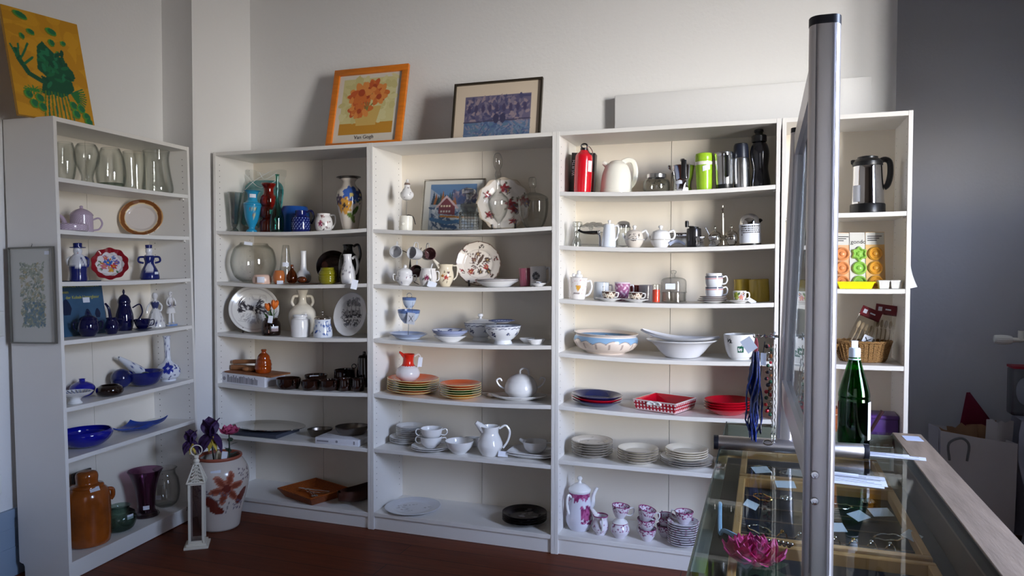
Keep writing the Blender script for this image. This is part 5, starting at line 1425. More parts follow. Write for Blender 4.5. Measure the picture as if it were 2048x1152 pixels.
v = pot('drinking_bottle', 'red metal drinking bottle with a black loop cap and clip', 'bottle', ('D', 1, 1164.5, .08), 34, 85, [(.96, 0), (1, .02), (1, .84), (.9, .9), (.6, .96), (.46, 1)], REDB, solid=True, n=40)
v.lathe('neck_cap', [(.46, .99), (.46, 1.05), (.36, 1.06), (0, 1.06)], BLACKP, k=1)
MB().tube([(.014 * math.cos(t * PI / 10), 0, v.H * 1.1 + .012 * math.sin(t * PI / 10)) for t in range(20)], .004, 8, closed=True).build('loop_cap', BLACKP, v.o)
MB().tube(spl([(.012, -.012, v.H * 1.06), (.022, -.02, v.H * 1.08), (.04, -.022, v.H * .95), (.036, -.024, v.H * .88), (.02, -.02, v.H * .98), (.012, -.012, v.H * 1.06)], 4), .002, 6).build('carabiner', STEEL, v.o)
v.sticker(R(48), .62, .026, .052, off=.002)
p_k = [(.88, 0), (.98, .04), (1, .16), (.99, .3), (.9, .62), (.7, .86), (.45, .96)]
v = pot('electric_kettle', 'ivory electric kettle with big loop handle on the top shelf', 'kettle', ('D', 1, 1232, .13), 62, 66, p_k, IVORY, solid=True, n=48)
v.lathe('base_ring', [(.9, .0), (1.015, .02), (1.02, .13), (1.0, .14)], IVORY, k=1)
v.lathe('lid', [(.5, .95), (.4, .99), (.2, 1.02), (0, 1.03)], IVORY)
v.handle([(.35, 0, .98), (.7, 0, 1.04), (1.02, 0, .98), (1.2, 0, .72), (1.12, 0, .4), (.8, 0, .2)], .0125, IVORY, flat=1.5, rot=.05)
v.spout([(.55, 0, .82), (.8, 0, .93), (.92, 0, .94)], .014, .009, IVORY)
v = pot('preserving_jar', 'squat embossed glass jar with a metal screw lid', 'jar', ('D', 1, 1313, .09), 54, 30, [(.75, 0), (.94, .12), (1, .45), (.92, .8), (.72, .96), (.7, 1)], THICK, n=40)
v.lathe('screw_lid', [(.7, .98), (.72, 1.0), (.72, 1.22), (.68, 1.26), (0, 1.26)], STEEL, k=1)
mb = MB(); rg = random.Random(3)
for k in range(26):
    a, z = rg.uniform(-.6, .6), rg.uniform(.25, .75) * v.H; r = v.rad(z / v.H); mb.ball((r * math.sin(a), -r * math.cos(a), z), .004, 6, 4)
mb.build('embossing', THICK, v.o)
v = pot('espresso_maker', 'faceted steel espresso pot with dark lid knob on the top shelf', 'coffee maker', ('D', 1, 1365, .1), 50, 52, [(.72, 0), (.76, .4), (.8, .44), (.84, .5), (.98, .98), (1, 1)], CHROME, n=10, k=1, solid=True)
v.lathe('lid', [(1.0, 1), (.9, 1.03), (.3, 1.1), (.1, 1.12), (.1, 1.16), (.2, 1.2), (.18, 1.28), (0, 1.3)], CHROME, n=10, k=1)
MB().at(Tr(.006, -v.W * .47, v.H * .8)).box(-.012, .012, -.012, .004, -.04, .045, .004).build('handle', BLACKP, v.o)
v.handle([(-.85, 0, .9), (-1.06, 0, .98), (-1.04, 0, 1.02), (-.9, 0, .98)], .006, CHROME, name='pouring_lip')
v.sticker(R(-22), .42, .03, .03, off=-.001)
LIME = mat('lime_plastic', (158, 200, 46), .25, coat=.3)
v = pot('travel_tumbler', 'lime green travel tumbler with white band below its lid', 'tumbler', ('D', 1, 1409, .09), 35, 64, [(.78, 0), (.84, .04), (.94, .6), (.98, .97), (.96, 1)], LIME, solid=True, n=40)
v.lathe('white_band', [(.965, .8), (.99, .81), (1.0, .9), (.98, .91)], IVORY, k=1)
v.lathe('lid', [(.98, .93), (1.02, .95), (1.02, 1.08), (.92, 1.16), (.4, 1.2), (0, 1.2)], LIME, k=1)
v.sticker(R(14), .7, .034, .024, .25)
v = pot('thermal_mug', 'steel thermal mug with black handle and black base', 'mug', ('D', 1, 1449, .08), 37, 74, [(.82, .0), (.86, .03), (.86, .12), (.9, .14), (.95, .6), (1, .99), (.98, 1)], STEEL, n=40)
v.lathe('base_cap', [(.0, .0015), (.86, .0), (.89, .02), (.9, .15), (.86, .16)], BLACKP, k=1)
v.lathe('rim_ring', [(.99, .88), (1.02, .9), (1.02, .96), (.99, .97)], CHROME, k=1)
v.handle([(.85, 0, .85), (1.15, 0, .85), (1.2, 0, .6), (1.15, 0, .38), (.85, 0, .36)], .009, BLACKP, rot=R(-75))
v = pot('thermos_flask', 'slim steel vacuum flask with dark blue and black cup lid', 'flask', ('D', 1, 1484, .1), 31, 62, [(.96, 0), (1, .02), (1, .96), (.94, 1)], STEEL, solid=True, n=40)
v.lathe('cup_lid', [(.94, .99), (.97, 1.0), (.96, 1.32), (.9, 1.42), (.6, 1.45), (0, 1.45)], mat('dark_blue_lid', (26, 30, 44), .35), k=1)
v.lathe('drinking_top', [(.8, 1.38), (.84, 1.42), (.8, 1.46), (0, 1.47)], BLACKP, k=1)
v = pot('sports_bottle', 'tall black waisted sports bottle at the shelf end', 'bottle', ('D', 1, 1522, .1), 37, 92, [(.92, 0), (.98, .02), (1, .1), (.86, .3), (.82, .42), (.95, .62), (1, .76), (.86, .9), (.66, .98), (.62, 1)], mat('smoke_black', (26, 26, 30), .15, coat=.4), solid=True, n=40)
v.lathe('screw_cap', [(.72, .99), (.78, 1), (.78, 1.12), (.66, 1.14), (.4, 1.15), (.4, 1.2), (.5, 1.21), (.46, 1.26), (0, 1.27)], BLACKP, k=1)

# second shelf: glassware, pots, egg things
v = pot('pepper_mill', 'clear acrylic square shouldered pepper mill at the near end of the shelf', 'mill', ('D', 2, 1152.5, .07), 19, 49, [(1, 0), (1, .12), (.8, .28), (.62, .36), (.6, .56), (.72, .62), (.72, .78), (.98, .82), (.98, .98), (.9, 1)], CRYSTAL, n=16, solid=True, k=2)
M, u = site(('D', 2, 1180, .16))
root = empty('butter_dish', M, 'clear glass butter dish with lid knob, under crumpled plastic wrap', 'dish')
MB().box(-.085, .085, -.05, .05, 0, .012, .003).build('base', THICK, root)
MB().box(-.075, .075, -.04, .04, .0125, .075, .01, 3).build('cover', CLEAR, root)
MB().lathe([(0, .0755), (.008, .0755), (.006, .086), (.012, .093), (.008, .101), (0, .102)], 16).build('knob', THICK, root)
rg = random.Random(9)
hh = [[rg.uniform(-.009, .009) for _ in range(13)] for _ in range(9)]
o = MB().grid(12, 8, lambda i, j: ((i - .5) * .16, (j - .5) * .09 + hh[int(round(j * 8))][int(round(i * 12))], .088 + .022 * math.sin(PI * i) * math.sin(PI * j) + .6 * hh[int(round(j * 8))][int(round(i * 12))])).build('plastic_wrap', glass('film_grey', (214, 216, 218), (120, 124, 128), 2.2, .1), smooth=0, recalc=False)
place(o, M @ Tr(.02, 0, .012)); tagit(o, 'crumpled clear plastic wrap lying on the glass butter dish', 'plastic wrap')
M, u = site(('D', 2, 1177, .05))
root = empty('bottle_opener', M, 'chrome lever corkscrew standing before the butter dish', 'corkscrew')
MB().tube(spl([(-.05, 0, .074), (-.02, 0, .064), (.02, 0, .062), (.045, 0, .062), (.052, 0, .05), (.054, 0, .02), (.055, 0, .003)], 5), .0045, 8).build('frame', CHROME, root)
MB().tube(spl([(-.052, -.004, .078), (-.03, -.006, .069), (.01, -.006, .07), (.05, -.004, .072)], 5), [.006, .0055, .005, .005, .005, .005, .005, .005, .005, .005, .005, .005, .005, .005, .005, .004][:16], 8).build('lever', BLACKP, root)
MB().at(Tr(.048, -.004, .071)).ball((0, 0, 0), .008).build('joint', CHROME, root)
v = pot('milk_jug', 'slim white porcelain pot with lid knob and angular handle', 'jug', ('D', 2, 1217, .07), 29, 45, [(.92, 0), (1, .03), (.96, .3), (.8, .8), (.72, .97), (.66, 1)], mat('cool_white_china', (224, 230, 240), .12, coat=.4), solid=True)
v.lathe('lid', [(.7, .99), (.66, 1.03), (.2, 1.06), (.16, 1.1), (.24, 1.16), (.18, 1.2), (0, 1.21)], WHITE)
v.handle([(.7, 0, .94), (1.1, 0, .96), (1.3, 0, .84), (1.2, 0, .5), (.85, 0, .3)], .004, WHITE)
v = pot('sugar_shaker', 'glass shaker with domed steel top behind the white pots', 'shaker', ('D', 2, 1246, .17), 30, 44, [(.8, 0), (.9, .03), (1, .5), (.95, 1)], THICK, n=24)
v.lathe('domed_top', [(.97, .94), (1.0, .96), (1.0, 1.02), (.86, 1.14), (.5, 1.22), (0, 1.24)], CHROME, k=3)
def scroll(W, H):
    d = Ds((218, 208, 196)); K = (84, 76, 72)
    d.line([(.0 + .006 * math.cos(t) * (1 - t / 12), H * .72 + .006 * math.sin(t) * (1 - t / 12)) for t in np.arange(0, 9, .5)], .0018, K)
    d.line([(-.03, H * .45), (-.014, H * .58), (0, H * .62)], .002, K); d.line([(.0, H * .62), (.02, H * .55), (.03, H * .66)], .002, K)
    for x, z, a in ((-.024, .68, .6), (-.012, .42, -.4), (.012, .48, .5), (.024, .7, 1.2), (.004, .4, .2)): d.leaf(x, H * z, .014, a, K, .5)
    d.flower(-.004, H * .44, .008, K, K, 4); return d
p_b = [(.6, 0), (.9, .25), (1, .42), (.98, .46), (.96, .6), (.8, .86), (.4, .98), (.2, 1)]
for lab, px, w, mm, dsn in (('white rounded tea for one pot with grey scroll pattern', 1268, 37, WHITE, scroll), ('plain white rounded tea for one pot beside the scroll patterned one', 1321, 41, WHITE, None)):
    v = pot('tea_for_one', lab, 'teapot', ('D', 2, px, .07), w, 36, p_b, mm, design=dsn, n=72, k=7, solid=True)
    v.lathe('knob', [(.3, .97), (.14, 1.02), (.12, 1.06), (.22, 1.14), (.18, 1.22), (0, 1.24)], WHITE)
    v.lathe('seam', [(.99, .4), (1.012, .42), (1.012, .45), (.99, .47)], mat('grey_seam', (190, 186, 180), .3), k=1)
    v.handle([(.8, 0, .85), (1.2, 0, .95), (1.36, 0, .72), (1.22, 0, .5), (.98, 0, .46)], .005, WHITE)
    v.spout([(.85, 0, .5), (1.1, 0, .6), (1.25, 0, .8)], .009, .005, WHITE)
M, u = site(('D', 2, 1361, .22))
root = empty('metal_tin', M, 'low steel tin standing behind the pepper mill with the crank', 'tin')
MB().box(-.055, .055, -.03, .03, 0, .07, .004).build('tin_body', STEEL, root)
MB().box(-.056, .056, -.031, .031, .055, .0745, .004).build('lid', CHROME, root)
M, u = site(('D', 2, 1354, .06))
o = MB().at(Rx(R(-14))).grid(8, 2, lambda i, j: ((i - .5) * .07, (j - .5) * .05, .0175 + .016 * math.sin(PI * i))).build('price_card', mat('pale_blue_card', (196, 206, 232), .7), recalc=False); place(o, M @ Tr(0, 0, -.0025)); tagit(o, 'curled pale blue price card lying beside the plain white tea pot', 'price card')
v = pot('hand_mill', 'dark cylindrical hand mill with a crank on top', 'mill', ('D', 2, 1388, .1), 28, 38, [(.94, 0), (1, .02), (1, .97), (.94, 1)], mat('dark_mill_steel', (74, 72, 74), .25, .8), solid=True)
v.lathe('joint_ring', [(1, .5), (1.03, .51), (1.03, .53), (1, .54)], BLACKP, k=1)
v.lathe('cap', [(.7, 1), (.66, 1.08), (0, 1.1)], BLACKP, k=1)
MB().tube([(0, 0, v.H * 1.1), (-.03, -.004, v.H * 1.12)], .003, 8).build('crank', STEEL, v.o)
MB().at(Tr(-.031, -.004, v.H * 1.08)).lathe([(0, 0), (.008, 0), (.009, .018), (.008, .028), (0, .029)], 16).build('knob', BLACKP, v.o)
for k, (px, lab) in enumerate(((1401, 'coiled wire egg cup touching the dark hand mill'), (1425, 'coiled wire egg cup beside the silver cruet'))):
    M, u = site(('D', 2, px, .045), 0)
    o = MB().tube([((.011 + .009 * abs(2 * t / 60 - .9)) * math.cos(t * .9), (.011 + .009 * abs(2 * t / 60 - .9)) * math.sin(t * .9), .0018 + .046 * t / 60) for t in range(61)], .0016, 6).build('egg_cup', CHROME); place(o, M); tagit(o, lab, 'egg cup', 'coiled wire egg cups')
M, u = site(('D', 2, 1447, .1))
root = empty('cruet_stand', M, 'old silver condiment stand with two domed pots and a tall handle', 'cruet')
MB().tube([(0, 0, .002), (0, 0, .15)], .0028, 8).lathe([(0, .15), (.006, .152), (.004, .162), (.008, .17), (.003, .178), (.004, .186), (0, .19)], 14).tube([(-.05, 0, .004), (.05, 0, .004)], .006, 8).tube([(-.05, 0, .004), (-.05, .0, .0)], .004, 6).build('stand', SILVER, root)
for s_, lab in ((-1, ''), (1, '')):
    o = MB().at(Tr(s_ * .036, 0, .008)).lathe(spl([(.014, 0), (.026, .014), (.03, .032), (.028, .04), (.03, .042), (.02, .058), (.006, .066), (.003, .07), (.006, .078), (.002, .088), (0, .092)], 3), 24).build('pot', SILVER, root)
    MB().tube([(s_ * .048, -.01, .03), (s_ * .078, -.016, .092)], [.003, .002], 6).build('spoon', SILVER, root)
v = pot('egg_cooker', 'egg shaped cooker with steel dome, black spout and a big white label', 'egg cooker', ('D', 2, 1501, .1), 41, 28, [(.92, 0), (1, .05), (.98, 1)], IVORY, solid=True, n=40)
v.lathe('steel_dome', [(.98, .98), (1, 1), (.98, 1.5), (.88, 1.9), (.62, 2.15), (.3, 2.26), (0, 2.3)], CHROME, n=40)
v.lathe('base_ring', [(.92, .0), (1.01, .02), (1.02, .14), (1, .15)], BLACKP, k=1)
v.spout([(.7, 0, 1.6), (.95, 0, 1.75), (1.08, 0, 1.66)], .012, .008, BLACKP, rot=0)
r_ = v.W / 2 + .002
o = MB().grid(14, 1, lambda i, j: (r_ * math.sin(-1.3 + 2.5 * i), -r_ * math.cos(-1.3 + 2.5 * i), v.H * (.2 + 1.3 * j))).build('label', PAPER, v.o, recalc=False)
mb = MB(); rg = random.Random(12)
for row in range(5):
    a = -.85
    while a < .9:
        w_ = rg.uniform(.05, .16); mb.grid(2, 1, lambda i, j: ((r_ + .0008) * math.sin(a + w_ * i), -(r_ + .0008) * math.cos(a + w_ * i), v.H * (1.3 - .14 * row + (.07 if row else .1) * j))); a += w_ + .05
        if row > 3: break
mb.build('label_lettering', mat('black_ink', (50, 48, 50), .6), v.o, recalc=False)

# third shelf: mugs and cups
def heart(W, H):
    d = Ds((232, 226, 222)); G = (214, 160, 60)
    d.ell(-.005, H * .6, .0075, None, 0, G); d.ell(.007, H * .6, .0075, None, 0, G); d.poly([(-.0125, H * .58), (.0145, H * .58), (.001, H * .36)], G)
    d.speck(30, -.07, .07, H * .2, H * .95, .0022, [(214, 160, 160), (190, 180, 170)], 3, 1); d.line([(-.024, H * .28), (.024, H * .3)], .002, (120, 100, 100)); return d
v = pot('mug', 'white mug with a golden heart, pink dots and a small bear figure on top', 'mug', ('D', 3, 1155, .08), 36, 43, [(.78, 0), (.82, .04), (.95, .6), (1, 1)], WHITE, design=heart, n=72, k=12)
v.handle([(.96, 0, .84), (1.35, 0, .86), (1.5, 0, .6), (1.3, 0, .3), (.86, 0, .16)], .005, WHITE)
MB().ball((0, 0, v.H * 1.06), .02, sq=(1, .8, .7)).ball((0, -.002, v.H * 1.24), .0105).ball((-.024, 0, v.H * 1.1), .009, sq=(1, .8, 1)).build('bear_lid', WHITE, v.o)
def figure_mug(W, H): d = Ds((206, 212, 218)); K = (70, 70, 80); d.ell(.012, H * .78, .005, .006, 0, K); d.line([(.012, H * .7), (.01, H * .4)], .004, K); d.line([(.012, H * .62), (.024, H * .54)], .003, K); d.line([(.01, H * .42), (.018, H * .24)], .003, K); return d
v = pot('mug', 'pale mug with a dark sketched figure behind the brown cup', 'mug', ('D', 3, 1202, .18), 30, 34, P_MUG, WHITE, design=figure_mug, n=64, k=10)
v.handle([(.96, 0, .86), (1.35, 0, .84), (1.4, 0, .5), (.96, 0, .2)], .004, WHITE)
def brownfl(W, H):
    d = Ds((70, 46, 38)); d.band(H * .97, 9, (220, 214, 206)); 
    for x, z in ((-.024, .6), (-.006, .42), (.012, .66), (.026, .4), (-.04, .5), (.042, .6), (.06, .5), (-.06, .6)): d.flower(x, H * z, .012, (224, 214, 196), (150, 90, 60), 6)
    return d
for k, (pc, ps, lab) in enumerate(((1217, 1217, 'touching the pale figure mug'), (1271, 1270.6, 'below the pink patterned mug'))):
    M, u = site(('D', 3, ps, .07), 0)
    o = plate_mb(27 * u, .013, .5, 48).build('saucer', WHITE); place(o, M); tagit(o, 'white saucer under the brown flowered cup %s' % lab, 'saucer', 'saucers of the brown flowered cups')
    v = pot('coffee_cup', 'small brown cup with white flowers on a saucer, %s' % lab, 'cup', ('D', 3, pc, .07), 28, 16.5, P_CUP, WHITE, design=brownfl, n=72, k=10, group='brown flowered cups', dz=.0062)
    v.handle([(.95, 0, .9), (1.35, 0, .85), (1.25, 0, .4), (.8, 0, .3)], .003, WHITE)
def pinkm(W, H):
    d = Ds((176, 110, 150)); 
    d.fn(lambda u, v, out: np.where((np.sin(u * 260 + 2.6 * np.sin(v * 180)) + np.sin(v * 210 + 2 * np.sin(u * 160)) > .7)[:, None], np.array(lin((232, 206, 222))), out)); d.band(H * .96, 9, (232, 216, 226)); return d
v = pot('mug', 'pink and white patterned mug between the two brown cups', 'mug', ('D', 3, 1244, .17), 31, 36, [(.62, 0), (.68, .06), (.9, .5), (1, 1)], WHITE, design=pinkm, n=80, k=12)
v.handle([(.92, 0, .84), (1.35, 0, .86), (1.45, 0, .55), (.85, 0, .25)], .004, WHITE)
pot('mug', 'dark red mug half hidden behind the pink mug', 'mug', ('D', 3, 1272, .22), 26, 30, P_MUG, mat('dark_red_glaze', (126, 40, 34), .15, coat=.4))
pot('mug', 'plain grey mug behind the second brown cup', 'mug', ('D', 3, 1291, .17), 28, 32, P_MUG, mat('grey_glaze', (136, 130, 132), .15, coat=.4))
v = pot('storm_glass', 'narrow glass with bright orange content beside the glass cloche', 'glass', ('D', 3, 1312, .06), 17, 36, P_CYL, CLEAR, n=28)
v.lathe('orange_content', [(0, .03), (.86, .03), (.86, .72), (.2, .74), (0, .74)], mat('orange_wax', (222, 64, 26), .4), k=1)
v = pot('glass_cloche', 'two tier clear glass cloche with knob and a price label', 'glass dome', ('D', 3, 1347, .1), 52, 20, [(.86, 0), (1, .03), (1, .1), (.95, .14), (.95, 1)], CLEAR, n=44, k=2)
v.lathe('dome', [(.99, 1.0), (1.01, 1.04), (.97, 1.1), (.96, 2.1), (.84, 2.36), (.5, 2.52), (.16, 2.56)], CLEAR, n=44, k=3)
v.lathe('knob', [(.16, 2.55), (.1, 2.7), (.12, 2.85), (.22, 3.0), (.2, 3.16), (0, 3.24)], THICK)
MB().at(Tr(-.014, -v.W * .5, v.H * 1.62)).box(-.022, .022, -.001, .0, -.012, .014).build('price_label', PAPER, v.o)
M, u = site(('D', 3, 1428, .1))
for k in range(3):
    o = plate_mb((33 - 2.5 * k) * u, .012, .52, 56, edge=.003).build('saucer', [WHITE, MATS['dark_rim']])
    rr = (33 - 2.5 * k) * u
    for f in o.data.polygons:
        if (f.center.x ** 2 + f.center.y ** 2) ** .5 > rr * .965: f.material_index = 1
    place(o, M @ Tr(0, 0, k * .0085)); tagit(o, 'white saucer, %s of three under the striped cups' % ('bottom', 'middle', 'top')[k], 'saucer', 'saucers under the striped cups')
def stripes(W, H): d = Ds((224, 226, 230)); d.band(H * .84, H * .95, (60, 64, 84)); d.band(H * .72, H * .79, (196, 90, 90)); return d
cw2 = 34.5 * u
p_s = [(.78, 0), (.84, .06), (.97, .4), (1, 1)]
for k, lab in enumerate(('lower striped white cup standing on the three saucers', 'upper striped white cup stacked on the other')):
    o = vessel(cw2, .05, p_s, .003, 56, 10).build('cup', PAINTED); paint(o, stripes(cw2, .05), 'cyl', cw2 / 2); place(o, M @ Tr(.002, 0, .0225 + k * .0495) @ Rz(.25)); tagit(o, lab, 'cup', 'striped white cups')
    T(o, cw2, .05, p_s).handle([(.97, 0, .88), (1.35, 0, .95), (1.5, 0, .6), (1.3, 0, .3), (.95, 0, .25)], .0035, WHITE)
o = MB().lathe(spl([(cw2 * .42, 0), (cw2 * .46, .006), (cw2 * .44, .012)], 2) + [(cw2 * .4, .012), (cw2 * .38, .004), (0, .004)], 40).build('bowl', WHITE); place(o, M @ Tr(.002, 0, .1225)); tagit(o, 'shallow white bowl on top of the stacked striped cups', 'bowl')
M, u = site(('D', 3, 1479, .05))
o = plate_mb(26 * u, .012, .5, 48).build('saucer', WHITE); place(o, M); tagit(o, 'white saucer under the yellow green flowered cup', 'saucer')
def ygfl(W, H): d = Ds((224, 222, 210)); d.flower(-.018, H * .6, .016, (170, 180, 60), (110, 130, 50), 6); d.flower(.006, H * .4, .012, (200, 110, 120), (210, 190, 80)); d.flower(.016, H * .74, .01, (90, 80, 110)); d.leaf(-.004, H * .78, .018, .8, (70, 100, 60)); d.leaf(-.02, H * .25, .018, 0, (150, 160, 50)); return d
v = pot('coffee_cup', 'small cup with yellow green flowers in front of the mustard mugs', 'cup', ('D', 3, 1480, .05), 26, 21, [(.8, 0), (.85, .05), (1, .9), (1, 1)], WHITE, design=ygfl, n=64, k=10, dz=.0058)
v.handle([(.98, 0, .85), (1.35, 0, .8), (1.35, 0, .4), (.95, 0, .25)], .003, WHITE)
v.tag(.05, -.03, .002, .035, .018, .6, z_top=.03)
MUST = mat('mustard_glaze', (196, 168, 62), .25, coat=.2)
for px, y, lab in ((1519, .15, 'mustard yellow mug at the end of the third shelf'), (1486, .2, 'mustard yellow mug standing behind the flowered cup')):
    v = pot('mug', lab, 'mug', ('D', 3, px, y), 38 if px > 1500 else 33, 44, [(.96, 0), (1, .04), (1, 1)], MUST, group='mustard yellow mugs', n=40)
    if px < 1500: v.handle([(.97, 0, .84), (1.3, 0, .86), (1.4, 0, .5), (.97, 0, .18)], .004, MUST)

# fourth shelf: large bowls
def drip(W, H):
    d = Ds((232, 216, 202)); BL = np.array(lin((142, 178, 210))); W2 = np.array(lin((232, 220, 208)))
    d.fn(lambda u, v, out: np.where(((v > H * (.56 + .12 * np.abs(np.sin(u * 48)) + .05 * np.sin(u * 29))) & (v < H * .86))[:, None], BL, out))
    d.fn(lambda u, v, out: np.where((np.abs(v - H * (.56 + .12 * np.abs(np.sin(u * 48)) + .05 * np.sin(u * 29))) < .0014)[:, None], np.array(lin((130, 110, 100))), out))
    d.fn(lambda u, v, out: np.where(((np.sin(u * 96) > .96) & (v > H * .3) & (v < H * .56))[:, None], np.array(lin((170, 150, 140))), out)); return d
v = pot('fruit_bowl', 'large cream bowl with a dripping light blue border on the fourth shelf', 'bowl', ('D', 4, 1211, .15), 128, 40, [(.58, 0), (.6, .04), (.86, .25), (1, .55), (.98, .78), (.93, .88), (1, 1)], CREAM, design=drip, n=120, k=10)
v = pot('serving_bowl', 'very wide plain white bowl in the middle of the fourth shelf', 'bowl', ('D', 4, 1364, .14), 140, 35, [(.46, 0), (.5, .06), (.62, .3), (.84, .8), (1, .97), (1.0, 1)], mat('cool_white', (222, 222, 226), .16, coat=.3), n=72, dz=.001)
M, u = site(('D', 4, 1358, .15))
def bt(i, j):
    t = i * 2 - 1
    wv = .062 * (1 - abs(t) ** 3) ** .6
    a = (j - .5) * PI * .9
    return (t * .185, wv * math.sin(a), .024 - .024 * math.cos(a) * (1 - .6 * t * t) + .022 * t * t)
mb = MB().grid(28, 12, bt); mb.grid(28, 12, lambda i, j: tuple(Vector(bt(i, j)) * .97 + Vector((0, 0, .004))))
o = mb.build('boat_dish', mat('cool_white', (222, 222, 226), .16), recalc=False); place(o, M @ Tr(0, 0, .068) @ Ry(R(4)) @ Rz(-.05)); tagit(o, 'long boat shaped grey white dish lying inside the very wide white bowl', 'dish')
def emb(W, H):
    d = Ds((228, 228, 228)); K = (40, 40, 44); G = (30, 90, 70)
    d.rect(-.012, .018, H * .32, H * .56, G); d.rect(-.006, .003, H * .35, H * .5, (228, 228, 228)); d.ell(.006, H * .42, .006, .008, 0, (228, 228, 228)); d.line([(.004, H * .54), (.012, H * .62)], .003, G); d.line([(-.004, H * .36), (.0, H * .5), (.006, H * .36)], .0024, G)
    d.line([(-.056, H * .72), (-.056, H * .86), (-.05, H * .76), (-.044, H * .86), (-.044, H * .72)], .0034, K); d.line([(-.038, H * .72), (-.038, H * .8)], .003, K); d.ell(-.04, H * .7, .008, .003, 0, K); return d
v = pot('bowl_mug', 'big white rounded cup with a green square emblem on the fourth shelf', 'mug', ('D', 4, 1480, .09), 60, 50, [(.6, 0), (.62, .06), (.7, .1), (.88, .35), (.98, .7), (1, 1)], WHITE, design=emb, n=100, k=12)

# fifth shelf: blue, gingham, red
mat('navy_plate', (22, 34, 84), .12, coat=.4); mat('red_plate', (196, 18, 40), .12, coat=.4)
_, Mt, r = stack('dinner_plate', lambda i, n, c: '%s plate, %s of the three coloured plates on the fifth shelf' % ('navy blue' if c == 'navy_plate' else 'red', ('topmost', 'middle', 'bottom')[i]), 'plate', ('D', 5, 1193, .13), 102, ['navy_plate', 'red_plate', 'navy_plate'], .026, 'navy and red plates', .6, step=.012)
M, u = site(('D', 5, 1330, .15))
root = empty('gingham_dish', M @ Rz(R(70)), 'square red dish with white gingham checks and a white bow', 'dish')
def ging(): 
    if 'gingham' in MATS: return MATS['gingham']
    m = bpy.data.materials.new('gingham'); m.use_nodes = True; nt = m.node_tree; b = nt.nodes['Principled BSDF']; b.inputs['Roughness'].default_value = .14
    at = nt.nodes.new('ShaderNodeAttribute'); at.attribute_name = 'pattern'; nt.links.new(at.outputs['Color'], b.inputs['Base Color']); MATS['gingham'] = m; return m
S_, Hh, fl = .1, .052, .011
def wall(mb, k, f0, f1, z0, z1, nx, nz):
    c, s_ = math.cos(k * PI / 2), math.sin(k * PI / 2)
    def f(i, j):
        ww = (f0 + (f1 - f0) * j); x, y = (i * 2 - 1) * ww, -ww
        return (x * c - y * s_, x * s_ + y * c, z0 + (z1 - z0) * j)
    mb.grid(nx, nz, f)
mb = MB()
for k in range(4): wall(mb, k, S_, S_ + fl, .004, Hh, 110, 36)
o = mb.build('checked_side', ging(), root, recalc=False)
n = len(o.data.vertices); c = np.ones((n, 4), np.float32)
co = np.array([tuple(v_.co) for v_ in o.data.vertices])
z = co[:, 2]; along = np.where(np.abs(co[:, 0]) > np.abs(co[:, 1]), co[:, 1], co[:, 0])
rd, rd2, wh = np.array(lin((170, 20, 40))), np.array(lin((130, 14, 32))), np.array(lin((232, 214, 216)))
P_ = .0175
ins = (np.abs((along / P_ + 100.5) % 1 - .5) < .25) & (np.abs(((z - .0035) / .0155) % 1 - .5) < .27)
c[:, :3] = np.where(ins[:, None], wh, rd); c[:, :3] = np.where((z > Hh - .004)[:, None], wh, c[:, :3]); c[:, :3] = np.where((z < .0075)[:, None], wh, c[:, :3])
o.data.attributes.new('pattern', 'FLOAT_COLOR', 'POINT').data.foreach_set('color', c.ravel())
mb = MB()
for k in range(4): wall(mb, k, S_ - .006, S_ + fl - .006, .006, Hh, 1, 1)
mb.box(-S_ + .001, S_ - .001, -S_ + .001, S_ - .001, .003, .0075); mb.build('red_inside', MATS['red_plate'], root)
mb = MB()
for k in range(4):
    cc, ss = math.cos(k * PI / 2), math.sin(k * PI / 2)
    a, b_ = S_ + fl, S_ + fl - .006
    mb.quad(*[(x * cc - y * ss, x * ss + y * cc, Hh) for x, y in ((-a, -a), (a, -a), (b_, -b_), (-b_, -b_))])
mb.build('white_rim', WHITE, root, recalc=False)
mb = MB()
for s_ in (-1, 1): mb.tube(spl([(-S_ * 1.07, 0, Hh * .8), (-S_ * 1.1, s_ * .02, Hh * .92), (-S_ * 1.12, s_ * .034, Hh * .74), (-S_ * 1.08, s_ * .014, Hh * .7), (-S_ * 1.07, 0, Hh * .78)], 4), .005, 7)
mb.at(Tr(0, 0, 0)).ball((-S_ * 1.08, 0, Hh * .78), .007); mb.build('bow', WHITE, root)
stack('soup_plate', lambda i, n, c: 'bright red soup plate, %s of the red stack' % ordinal(i, n), 'plate', ('D', 5, 1457, .12), 95, ['red_plate'] * 4, .03, 'bright red soup plates', .55, step=.0115)

# sixth shelf: cream plates
mat('cream_rim', (150, 140, 130), .2)
def faded(r): d = Ds((220, 210, 196)); d.ring(r * .6, r * .63, (176, 168, 156)); d.speck(26, -r, r, -r, r, r * .07, [(190, 182, 170), (170, 164, 154)], 6); d.ring(r * .965, r * 1.2, (150, 142, 132)); return d
stack('dinner_plate', lambda i, n, c: 'cream plate with faded print, %s of the stack nearest the bookcase side' % ordinal(i, n), 'plate', ('D', 6, 1184, .14), 83, ['b'] * 6, .02, 'cream plates with faded print', .55, step=.0115, design=faded)
stack('dinner_plate', lambda i, n, c: 'plain cream plate, %s of the middle stack' % ordinal(i, n), 'plate', ('D', 6, 1276, .1), 82, ['cream_china'] * 5, .02, 'plain cream plates', .55, step=.0115, rim='cream_rim')
_, Mt, r = stack('dinner_plate', lambda i, n, c: 'large white plate, %s of three beside the glass counter' % ('topmost', 'middle', 'bottom')[i], 'plate', ('D', 6, 1373, .12), 106, ['white_porcelain'] * 3, .02, 'large white plates beside the counter', .55, step=.01, rim='cream_rim')
rr = 42 * mpp(Mt.translation)
p0 = None
